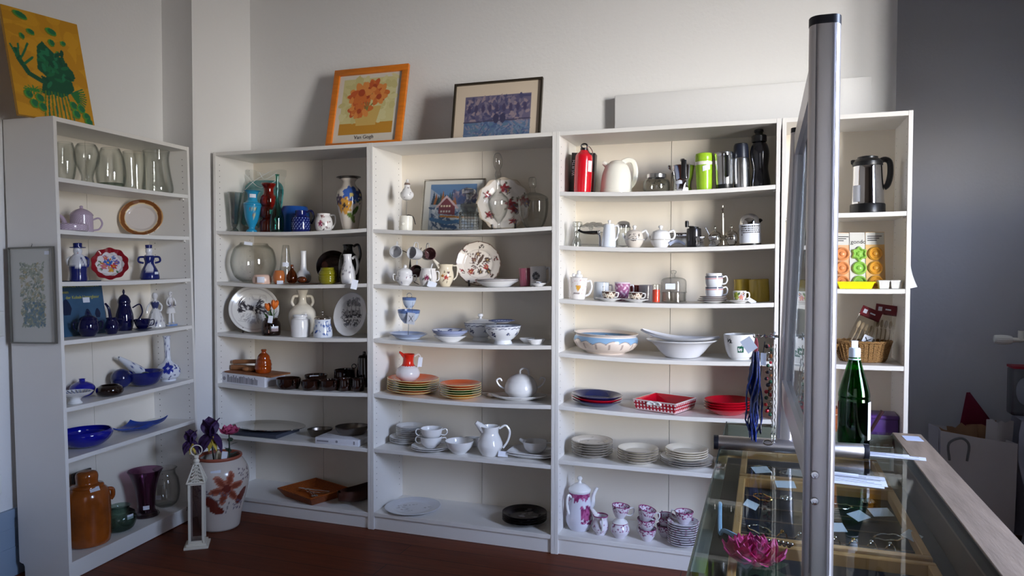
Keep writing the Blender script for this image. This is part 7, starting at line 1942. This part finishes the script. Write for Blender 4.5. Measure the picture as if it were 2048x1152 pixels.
# ================================================================== the glass counter
OAK = mat('grey_oak', (142, 124, 108), .5, var=.22, vscale=7, stretch=(7, .9, 1), bump=.15, bscale=30)
X0, X1, XG, YF, YN, ZT = 2.836, 3.374, 3.298, -1.0, -2.62, .9
root = empty('display_counter', Tr(0, 0, 0), 'glass topped shop counter with grey oak edge, jewellery inside', 'counter')
CG = glass('counter_glass', (246, 249, 248), (214, 224, 220), .5, .005)
MB().box(X0, XG - .001, YN, YF, ZT - .006, ZT).build('glass_top', CG, root)
MB().box(X0, X0 + .005, YN, YF, .50, ZT - .0065).build('glass_side', CG, root)
MB().box(X0 + .006, XG - .002, YF - .006, YF - .001, .50, ZT - .0065).build('glass_end', CG, root)
EDG = mat('dark_glass_edge', (46, 56, 54), .15)
MB().box(X0 - .0015, X0 + .0015, YN, YF, ZT - .007, ZT + .0006).build('edge_strip', EDG, root)
MB().box(XG + .001, X1, YN, YF + .004, ZT - .04, ZT + .001, .0012, 1).build('oak_edge', OAK, root)
MB().box(XG - .001, XG + .0008, YN, YF, ZT - .03, ZT - .001).build('dark_joint', BLACKP, root)
CAB = mat('counter_wood', (112, 84, 60), .5, var=.2, vscale=6, stretch=(6, 1, 1))
MB().box(XG + .006, X1 - .006, YN, YF, 0, ZT - .041).build('back_panel', CAB, root)
MB().box(X0, XG + .005, YN, YF, 0, .5).build('cabinet_body', CAB, root)
MB().box(X0 + .006, XG + .004, YN, YF - .007, .782, .79).build('display_shelf', mat('dark_display_floor', (44, 36, 34), .6), root)
MB().box(X0 + .0056, XG, YF - .012, YF - .0065, .86, .893).build('end_rail', mat('beige_rail', (186, 176, 158), .5), root)
# trays with jewellery
TW = mat('tray_wood', (206, 152, 92), .45, var=.15, vscale=8); VEL = mat('dark_velvet', (22, 20, 30), .9); FOAM = mat('ring_foam', (60, 54, 50), .9)
ZD = .7906
def tray(lab, x0, x1, y0, y1):
    r = empty('jewellery_tray', Tr((x0 + x1) / 2, (y0 + y1) / 2, ZD), lab, 'tray', 'wooden jewellery trays in the counter')
    a, b = (x1 - x0) / 2, (y1 - y0) / 2
    mb = MB()
    for q in ((-a, a, -b, -b + .016), (-a, a, b - .016, b), (-a, -a + .016, -b + .016, b - .016), (a - .016, a, -b + .016, b - .016)): mb.box(q[0], q[1], q[2], q[3], 0, .034, .002, 1)
    mb.build('rim', TW, r)
    MB().box(-a + .012, a - .012, -b + .012, b - .012, .002, .01).build('lining', VEL, r)
    mb = MB()
    n = max(2, int((y1 - y0) / .085))
    for k in range(1, n): y = -b + 2 * b * k / n; mb.box(-a + .016, a - .016, y - .003, y + .003, .01, .0115)
    mb.build('divider', mat('tray_divider', (92, 72, 60), .6), r)
    return r
tray('wooden jewellery tray furthest inside the counter, below the upright bar', 2.885, 3.255, -1.315, -1.03)
tray('long wooden jewellery tray in the middle of the counter', 2.885, 3.255, -1.79, -1.33)
tray('light wooden tray nearest the front of the counter', 2.885, 3.255, -2.3, -1.81)
rg = random.Random(31)
SILV = mat('jewel_silver', (210, 208, 204), .12, 1.0); GOLD = mat('jewel_gold', (206, 160, 80), .15, 1.0)
names = ['one', 'two']
def jewel(kind, x, y, lab, m, a=0.0):
    mb = MB()
    if kind == 'ring': mb.tube([(.01 * math.cos(t * PI / 9), .003 * math.sin(2 * t * PI / 9), .012 + .01 * math.sin(t * PI / 9)) for t in range(18)], .0016, 6, closed=True); mb.ball((0, 0, .024), .004)
    elif kind == 'brooch':
        for k in range(6): mb.ball((.011 * math.cos(k * PI / 3), .011 * math.sin(k * PI / 3), .005), .0055, 10, 6)
        mb.ball((0, 0, .007), .007, 10, 6)
    else: mb.tube([(.03 * math.cos(t * PI / 16) * (1 + .1 * math.sin(3 * t)), .018 * math.sin(t * PI / 16), .003 + .001 * math.sin(5 * t)) for t in range(32)], .0018, 6, closed=True)
    o = mb.build({'ring': 'finger_ring', 'brooch': 'brooch', 'chain': 'necklace'}[kind], m)
    place(o, Tr(x, y, ZD + .0105) @ Rz(a)); tagit(o, lab, {'ring': 'ring', 'brooch': 'brooch', 'chain': 'necklace'}[kind], 'jewellery in the counter trays'); return o
jw = [('brooch', 2.935, -1.165, 'silver flower brooch at the tray corner farthest inside the counter', SILV), ('chain', 3.02, -1.177, 'looped silver chain in the farthest tray', SILV), ('brooch', 3.12, -1.128, 'gold flower brooch in the farthest tray', GOLD),
      ('chain', 2.945, -1.435, 'gold chain bracelet near the left rim of the middle tray', GOLD), ('brooch', 3.0, -1.435, 'silver flower brooch beside the gold chain bracelet', SILV), ('chain', 3.12, -1.449, 'silver chain under the reflection of the green bottle', SILV), ('brooch', 3.19, -1.393, 'silver brooch near the oak side of the middle tray', SILV),
      ('chain', 2.94, -1.677, 'silver chain curled at the near edge of the middle tray', SILV), ('chain', 3.2, -1.634, 'silver chain at the near edge of the middle tray by the oak side', SILV)]
for k_, x, y, lab, m in jw: jewel(k_, x, y, lab, m, rg.uniform(0, 3))
for i in range(7):
    jewel('ring', 2.985 + .034 * i, -1.735, 'thin %s ring, %s in the row at the near edge of the middle tray' % ('gold' if i in (0, 4) else 'silver', ['first', 'second', 'third', 'fourth', 'fifth', 'sixth', 'last'][i]), GOLD if i in (0, 4) else SILV, .3)
tags = [(2.94, -1.240, .5, 'at the inner corner of the farthest tray'), (3.03, -1.240, -.2, 'on the silver chain of the farthest tray'), (3.0, -1.364, .2, 'between the two dark trays'), (3.06, -1.563, -.5, 'beside the aluminium post'), (3.15, -1.563, .9, 'below the bottle reflection'), (3.2, -1.520, .4, 'leaning at the oak side of the middle tray'),
        (3.24, -1.662, 1.1, 'at the near oak corner of the middle tray'), (2.92, -1.563, 1.4, 'hanging from the gold bracelet'), (3.09, -1.662, .3, 'among the rings')]
for x, y, a, lab in tags:
    o = MB().at(Rx(R(18))).box(-.024, .024, -.015, .015, 0, .0008).build('price_tag', PAPER); place(o, Tr(x, y, ZD + .031) @ Rz(a)); tagit(o, 'small white paper tag %s in the counter' % lab, 'price tag', 'paper tags in the counter')
# peony and ribbon near the front
root = empty('peony', Tr(2.93, -1.93, ZD + .011), 'bright pink artificial peony inside the counter', 'flower')
MAG = mat('magenta_petal', (226, 60, 140), .55, var=.25, vscale=30)
mb = MB(); rp = random.Random(4)
for rw, (nn, ln, wd, tilt) in enumerate(((5, .04, .04, 10), (8, .05, .046, 32), (10, .055, .05, 56), (11, .06, .052, 80))):
    for k in range(nn): petal(mb, Tr(0, 0, .03) @ Rz(k * 2 * PI / nn + rw * .4) @ Tr(0, -.004 * rw, 0) @ Rx(R(tilt + rp.uniform(-6, 6))), ln, wd, -.6, .003, 6)
mb.build('petals', MAG, root, recalc=False)
mb = MB()
for k in range(4): petal(mb, Tr(0, 0, .012) @ Rz(k * 1.7 + 2.2) @ Rx(R(80)), .085, .045, .3)
mb.build('leaves', LEAF, root, recalc=False)
o = MB().tube(spl([(2.856, -1.68, ZD + .06), (2.858, -1.73, ZD + .075), (2.862, -1.775, ZD + .03), (2.87, -1.8, ZD + .045), (2.9, -1.83, ZD + .045)], 5), .0045, 6).build('ribbon', mat('pale_blue_ribbon', (150, 186, 220), .5)); tagit(o, 'pale blue ribbon curling beside the pink peony', 'ribbon')
mb = MB()
for k in range(22): t = k / 21; mb.ball((2.91 + .09 * t, -1.84 + .012 * math.sin(t * 3), ZD + .042 + .004 * (k % 2)), .0042, 8, 6)
o = mb.build('bead_bracelet', SILVER); tagit(o, 'dotted silver bead bracelet behind the pink peony', 'bracelet')
# bottle
GB = glass('green_bottle_glass', (96, 190, 110), (20, 96, 44), 1.1)
bp = Vector((3.172, -1.225, ZT + .0008)); u = mpp(bp + Vector((0, 0, .12)))
BW_ = 59 * u; BH = .252
pb = [(.82, 0), (.97, .02), (1, .06), (1, .46), (1.0, .5), (.98, .53), (1.0, .55), (.96, .6), (.8, .7), (.52, .85), (.36, .95), (.3, 1)]
root = vessel(BW_, BH, pb, .003, 48, 4).build('water_bottle', mat('dark_green_glass', (4, 52, 20), .04, coat=.5)); 
root.data.materials[0] = GB
place(root, Tr(*bp)); tagit(root, 'tall green glass bottle with white cap standing on the glass counter', 'bottle')
MB().lathe([(.0, .003), (BW_ * .44, .004), (BW_ * .48, .01), (BW_ * .485, BH * .74 * .62), (0, BH * .74 * .62)], 40).build('water', glass('green_water', (150, 206, 150), (90, 160, 100), .3), root)
v = T(root, BW_, BH, pb)
MB().lathe([(BW_ * .165, BH * .955), (BW_ * .185, BH * .96), (BW_ * .185, BH * 1.04), (BW_ * .165, BH * 1.055), (0, BH * 1.055)], 28).build('cap', mat('white_cap', (214, 224, 236), .4), root)
MB().lathe([(BW_ * .18, BH * .925), (BW_ * .195, BH * .93), (BW_ * .195, BH * .94), (BW_ * .17, BH * .95)], 28).build('cap_ring', mat('white_cap', (214, 224, 236), .4), root)
MB().box(-.008, .008, -.0006, .0006, BH * 1.055, BH * 1.13, .0003, 1).build('price_tag', PAPER, root)
v.sticker(R(72), .3, .03, .1, name='paper_label')
o = MB().box(-.022, .022, -.03, .03, 0, .0006).build('price_card', mat('pale_blue_card', (196, 206, 232), .7)); place(o, Tr(3.34, -1.065, ZT + .0014) @ Rz(.05)); tagit(o, 'small white price card lying on the grey oak edge', 'price card')
# papers and pen
def sheet(lab, name, x, y, z, w_, d_, a, m, lines=0):
    o = MB().box(-w_ / 2, w_ / 2, -d_ / 2, d_ / 2, 0, .0008).build(name, m); place(o, Tr(x, y, z) @ Rz(a)); tagit(o, lab, 'paper')
    if lines:
        mb = MB()
        for k in range(lines): y_ = -d_ * .36 + d_ * .72 * k / (lines - 1); mb.box(-w_ * .42, w_ * (.42 - .1 * (k % 3)), y_ - .0008, y_ + .0008, .0008, .0011)
        mb.build('printed_lines', mat('pen_ink', (90, 96, 120), .7), o)
    return o
PW = mat('white_paper', (220, 224, 234), .8)
sheet('white receipt block lying nearest the camera below the foot bar', 'receipt_block', 3.125, -1.56, ZT + .0008, .15, .085, -.12, PW)
sheet('receipt sheet with printed lines on top of the receipt block', 'receipt', 3.135, -1.555, ZT + .0018, .14, .078, -.05, PW, 7)
for k, (dx, dy, a, lab) in enumerate(((0, 0, -.08, 'bottom loose white sheet behind the foot bar'), (.02, -.0, -.14, 'middle loose white sheet behind the foot bar'), (-.015, .004, -.05, 'topmost loose white sheet behind the foot bar'))):
    sheet(lab, 'paper_sheet', 3.215 + dx, -1.296 + dy, ZT + .0008 + k * .001, .19, .034, a, PW, 4)
root = empty('ballpoint_pen', Tr(3.13, -1.545, ZT + .0075) @ Rz(-.12), 'clear and white ballpoint pen lying on the receipt', 'pen')
MB().at(Ry(R(90))).lathe([(0, -.07), (.002, -.068), (.0042, -.06), (.0042, .02)], 14).build('barrel', PW, root)
MB().at(Ry(R(90))).lathe([(.0042, .02), (.0046, .022), (.0046, .07), (.003, .075), (0, .075)], 14).build('clear_end', CLEAR, root)
# ------------------------------------------------------------------ aluminium stand with clear pane
ALU = mat('satin_aluminium', (206, 203, 206), .36, 1.0)
root = empty('counter_screen', Tr(0, 0, 0), 'aluminium framed screen with two upright posts standing on the glass counter', 'screen')
PN, PF, TOPZ = Vector((3.022, -2.219, 0)), Vector((2.996, -1.345, 0)), 1.735
CAPM = mat('dark_end_cap', (24, 26, 36), .4)
def stadium(a, b, n=8):
    pts = []
    for k in range(n + 1): t = -PI / 2 + PI * k / n; pts.append((a - b + b * math.cos(t) * .75, b * math.sin(t)))
    for k in range(n + 1): t = PI / 2 + PI * k / n; pts.append((-a + b + b * math.cos(t) * .75, b * math.sin(t)))
    return pts
for p_, nm in ((PN, 'post'), (PF, 'post')):
    LEAN = Matrix() if p_ is PN else Tr(0, 0, .93) @ Ry(R(2.0)) @ Tr(0, 0, -.93)
    po = MB().at(Tr(p_.x, p_.y, 0) @ LEAN).prism(stadium(.0255, .017), ZT + .001 if p_ is PN else ZT + .036, TOPZ - .012).build(nm, ALU, root, smooth=30)
    MB().at(Tr(p_.x, p_.y, 0) @ LEAN).prism(stadium(.026, .0176), TOPZ - .0119, TOPZ).build('end_cap', CAPM, po)
    mb = MB()
    for x in (-.012, .014): mb.at(Tr(p_.x, p_.y, 0) @ LEAN).box(x - .0004, x + .0004, -.0173, -.0168, ZT + .04, TOPZ - .013)
    mb.build('groove', mat('groove_grey', (110, 110, 116), .4, .8), po)
    if p_ is PN:
        for z in (1.083, 1.045):
            MB().at(Tr(p_.x - .006, p_.y - .017, z) @ Rx(R(90))).lathe([(0, .0018), (.0022, .0018), (.0026, .003), (.0048, .0028), (.006, .0008), (.006, -.0006)], 20).build('bolt', CHROME, po)
for z0, z1, nm in ((1.035, 1.09, 'bottom_rail'), (1.665, 1.715, 'top_rail')):
    fx = PF.x + (z0 - .93) * .035
    MB().prism([(PN.x - .011, PN.y + .015), (PN.x + .011, PN.y + .015), (fx + .011, PF.y - .015), (fx - .011, PF.y - .015)], z0, z1).build(nm, ALU, root)
q = [(PN.x, PN.y + .016, 1.0905), (PF.x + .005, PF.y - .016, 1.0905), (PF.x + .026, PF.y - .016, 1.6645), (PN.x, PN.y + .016, 1.6645)]
vs = [(x - .002, y, z) for x, y, z in q] + [(x + .002, y, z) for x, y, z in q]
MB()._add(vs, [(0, 1, 2, 3), (7, 6, 5, 4), (0, 4, 5, 1), (1, 5, 6, 2), (2, 6, 7, 3), (3, 7, 4, 0)]).build('clear_pane', glass('screen_pane', (232, 236, 240), (190, 200, 206), .8, .01), root)
# foot bar under the far post, lying across the counter
fb = MB().at(Tr(PF.x + .012, PF.y - .012, ZT + .019) @ Rz(.07) @ Ry(R(90))).lathe([(.0175, -.175), (.0182, -.174), (.0182, .174), (.0175, .175)], 28)
fo = fb.build('foot_bar', ALU, root)
for s_ in (-1, 1): MB().at(Tr(PF.x + .012, PF.y - .012, ZT + .019) @ Rz(.07) @ Ry(R(90))).lathe([(0, s_ * .187), (.0186, s_ * .187), (.0189, s_ * .186), (.0189, s_ * .1755), (0, s_ * .1755)], 28).build('end_cap', CAPM, fo)
# hook rail and necklaces
root = empty('hook_rack', Tr(2.953, -1.352, 1.2), 'chrome hook rack clipped to the far post, carrying necklaces', 'hook rack')
mb = MB().tube([(.026, .0, 0), (-.03, -.01, .004)], .002, 8)
for k in range(4): mb.tube(spl([(-.026 + .014 * k, -.008, .003), (-.034 + .014 * k, -.03, 0), (-.036 + .014 * k, -.042, .01)], 4), .0013, 6)
for k in range(5): a = k * 2 * PI / 5; mb.tube([(.014, -.004, .004), (.014 + .01 * math.cos(a), -.006, .004 + .01 * math.sin(a))], .002, 6)
mb.build('hooks', CHROME, root)
rg = random.Random(8)
hx, hy, hz = 2.925, -1.385, 1.195
NB = mat('blue_seed_beads', (18, 40, 110), .15, coat=.6, var=.5, vscale=120)
root = empty('necklace', Tr(hx, hy, hz), 'thick bundle of dark blue seed bead strands hanging from the hook rack', 'necklace', 'necklaces on the hook rack')
mb = MB()
for k in range(16):
    a = rg.uniform(0, 6.3); r1 = rg.uniform(.005, .017); L = rg.uniform(.19, .235)
    pts = []
    for j in range(15):
        t = j / 14
        q = min(1, .35 + 1.4 * t) * (1 - .5 * max(0, t - .85) / .15)
        pts.append((r1 * math.cos(a + .7 * math.sin(t * 7)) * q * 1.15 - .006 * t + rg.uniform(-.001, .001), r1 * math.sin(a) * q, -.03 - L * t))
    mb.tube(pts, [.0022 + .0007 * (j % 2) for j in range(15)], 6)
mb.build('bead_strands', NB, root)
mb = MB()
for k in range(3): mb.tube(spl([(0, 0, .004), (.003 * (k - 1), 0, -.012), (.002 * (k - 1), 0, -.034)], 4), .0024, 6)
mb.build('red_cord', mat('red_cord', (150, 24, 44), .6), root)
MB().at(Tr(-.018, -.004, -.014) @ Ry(R(-35))).box(-.014, .014, -.0005, .0005, -.018, .018).build('price_tag', PAPER, root)
root = empty('necklace', Tr(2.955, -1.378, 1.19), 'necklace of red, green and silver beads hanging beside the aluminium post', 'necklace', 'necklaces on the hook rack')
cols = [mat('bead_red', (180, 24, 40), .12, coat=.6), mat('bead_green', (40, 84, 60), .12, coat=.6), mat('bead_silver', (190, 186, 180), .15, 1.0), mat('bead_amber', (150, 90, 50), .15, coat=.5), mat('bead_dark', (40, 34, 38), .15, coat=.5)]
for ci in range(5):
    mb = MB()
    for j in range(22):
        if rg.randrange(5) == ci or (j % 5 == ci): mb.ball((rg.uniform(-.003, .003) + (.004 if j % 2 else -.003), rg.uniform(-.004, .004), -.012 - .0083 * j), rg.uniform(.0036, .0058), 10, 7)
    mb.build(('red', 'green', 'silver', 'amber', 'dark')[ci] + '_beads', cols[ci], root)
MB().at(Tr(-.012, -.004, -.045)).box(-.007, .007, -.0005, .0005, -.016, .016).build('price_tag', PAPER, root)
root = empty('necklace', Tr(2.968, -1.392, 1.185), 'fine silver chain with a pendant hanging lowest at the aluminium post', 'necklace', 'necklaces on the hook rack')
mb = MB()
for x in (-.003, .004): mb.tube([(x + .0012 * math.sin(j * 2.1), .0012 * math.cos(j * 2.1), -.006 * j) for j in range(43)], .0012, 5)
mb.build('chain', SILV, root)
MB().tube([(-.012 + .011 * math.cos(t * PI / 8), 0, -.252 + .006 * math.sin(t * PI / 8)) for t in range(16)], .0018, 6, closed=True).build('pendant', SILV, root)
root = empty('necklace', Tr(2.942, -1.38, 1.19), 'thin black cord with a small dark pendant between the blue and the red beads', 'necklace', 'necklaces on the hook rack')
MB().tube(spl([(.004, 0, 0), (-.002, 0, -.05), (-.008, 0, -.13), (-.004, 0, -.215)], 5), .0014, 6).build('cord', BLACKP, root)
MB().lathe(spl([(.0005, -.24), (.003, -.235), (.0035, -.226), (.001, -.214)], 3), 12).build('pendant', mat('jet', (20, 18, 22), .1, coat=.5), root).location = (-.004, 0, 0)

# ================================================================== the dark recess at the far end
KRAFT = mat('kraft_paper', (150, 112, 80), .8, var=.12, vscale=8)
Mb = Tr(3.955, .95, 0) @ Rz(.12)
root = empty('paper_bag', Mb, 'large white paper bag full of folded brown paper standing on the floor', 'bag')
WB = mat('white_bag_paper', (206, 200, 200), .7)
bw, bd, bh = .35, .18, .53
mb = MB()
o0 = [(-bw / 2, -bd / 2), (0, -bd / 2 - .012), (bw / 2, -bd / 2), (bw / 2 - .02, 0), (bw / 2, bd / 2), (-bw / 2, bd / 2), (-bw / 2 + .02, 0)]
def rg_(f, z, dz=0): return [(x * f, y * f, z + dz * (x / bw)) for x, y in o0]
rows = [rg_(.94, 0), rg_(.97, .12), rg_(.985, .3), rg_(1.0, bh, -.05), rg_(.985, bh, -.05), rg_(.96, .3), rg_(.9, .006)]
n = len(o0); vs = sum(rows, []); fs = [tuple(range(n - 1, -1, -1))]
for a in range(6):
    for i in range(n): fs.append((a * n + i, a * n + (i + 1) % n, a * n + n + (i + 1) % n, a * n + n + i))
fs.append(tuple(range(6 * n, 7 * n)))
mb._add(vs, fs); mb.build('bag_body', WB, root, smooth=12)
for y, x in ((-bd / 2 - .01, -.075),):
    MB().tube(spl([(x - .06, y, bh - .12), (x - .07, y - .02, bh - .03), (x - .02, y - .03, bh + .0), (x + .02, y - .015, bh - .03), (x + .02, y, bh - .12)], 5), .006, 8).build('handle', mat('twisted_handle', (120, 120, 120), .7), root)
for k, (x, y, a, lab, hgt, m) in enumerate(((-.085, 0, .3, 'folded brown paper leaning at the handle side of the white bag', .54, KRAFT), (-.03, .03, .15, 'crumpled brown paper in the middle of the white bag', .56, KRAFT), (.05, .05, -.1, 'brown paper sheet behind the others in the white bag', .58, KRAFT), (.1, -.01, .05, 'stiff white paper bag tucked in at the wall side of the big bag', .61, mat('white_bag_paper', (206, 200, 200), .7)))):
    rq = random.Random(60 + k)
    o = MB().grid(6, 8, lambda i, j: ((i - .5) * .13, rq.uniform(-.01, .01) + .02 * math.sin(i * 4 + k), .03 + j * (hgt - .03) + (rq.uniform(-.02, .02) if j > .9 else 0))).build('wrapping_paper', m, smooth=0, recalc=False)
    place(o, Mb @ Tr(x, y, .0) @ Rz(a) @ Ry(R(-2 + 1.5 * k))); tagit(o, lab, 'paper', 'papers in the white bag')
o = MB()
o._add([(-.04, 0, .5), (.2, 0, .3), (.2, .01, .3), (-.04, .01, .5), (.0, 0, .74), (.02, .01, .74), (.19, 0, .5), (.19, .01, .5)], [(0, 1, 6, 4), (3, 5, 7, 2), (0, 4, 5, 3), (4, 6, 7, 5), (1, 2, 7, 6), (0, 3, 2, 1)])
o = o.build('folder', mat('dark_crimson', (110, 16, 44), .35)); place(o, Mb @ Tr(.02, .135, -.02)); tagit(o, 'dark crimson folder standing behind the white paper bag', 'folder')
M = Tr(4.16, 1.16, 1.0)
root = empty('radiator_valve', M, 'white ribbed radiator thermostat by the recess wall', 'radiator valve')
MB().at(Ry(R(-90))).lathe(spl([(.018, -.02), (.024, 0), (.024, .05), (.02, .062), (0, .066)], 2), 28, wob=lambda t, r, z: 1 + .03 * math.cos(14 * t)).build('thermostat_head', IVORY, root)
MB().tube([(.02, 0, 0), (.06, 0, 0), (.09, 0, 0), (.09, 0, -.2)], .013, 12).tube([(.06, 0, 0), (.06, 0, .05)], .014, 12).tube([(.09, 0, -.19), (.09, 0, -.98)], .009, 10).build('pipe', IVORY, root)
GREY = mat('grey_cloth', (168, 170, 184), .8, var=.15, vscale=5)
rq = random.Random(77)
Hc = [[rq.uniform(-.014, .014) for _ in range(9)] for _ in range(11)]
o = MB()
o.grid(8, 10, lambda i, j: (-.15 + .34 * i + .02 * math.sin(6 * j), -.1 + Hc[int(round(j * 10))][int(round(i * 8))], .62 * j))
o.grid(8, 10, lambda i, j: (-.15 + .34 * i + .02 * math.sin(6 * j), .06, .62 * j))
o.grid(8, 2, lambda i, j: (-.15 + .34 * i, -.1 + .16 * j, .62))
o = o.build('cloth_sack', GREY, smooth=60, recalc=False); place(o, Tr(4.31, .98, 0)); tagit(o, 'slumped grey cloth sack beside the white paper bag', 'sack')
root = empty('clear_bag', Tr(4.255, 1.02, .63), 'clear bag with red top holding pale things, on the grey sack', 'bag')
MB().box(-.12, .14, -.05, .05, 0, .24, .01).build('film', glass('clear_bag_film', (206, 206, 208), (120, 120, 124), 1.5, .1), root)
MB().box(-.12, .14, -.052, .052, .24, .252).build('red_top', mat('red_zip', (150, 20, 40), .5), root)
MB().ball((-.05, 0, .12), .05, sq=(.8, .7, 1.4)).ball((.04, 0, .05), .04).build('pale_content', PW, root)
MB().box(-.02, .12, -.03, -.026, .1, .2).build('inner_frame', mat('dark_frame', (40, 32, 28), .4), root)
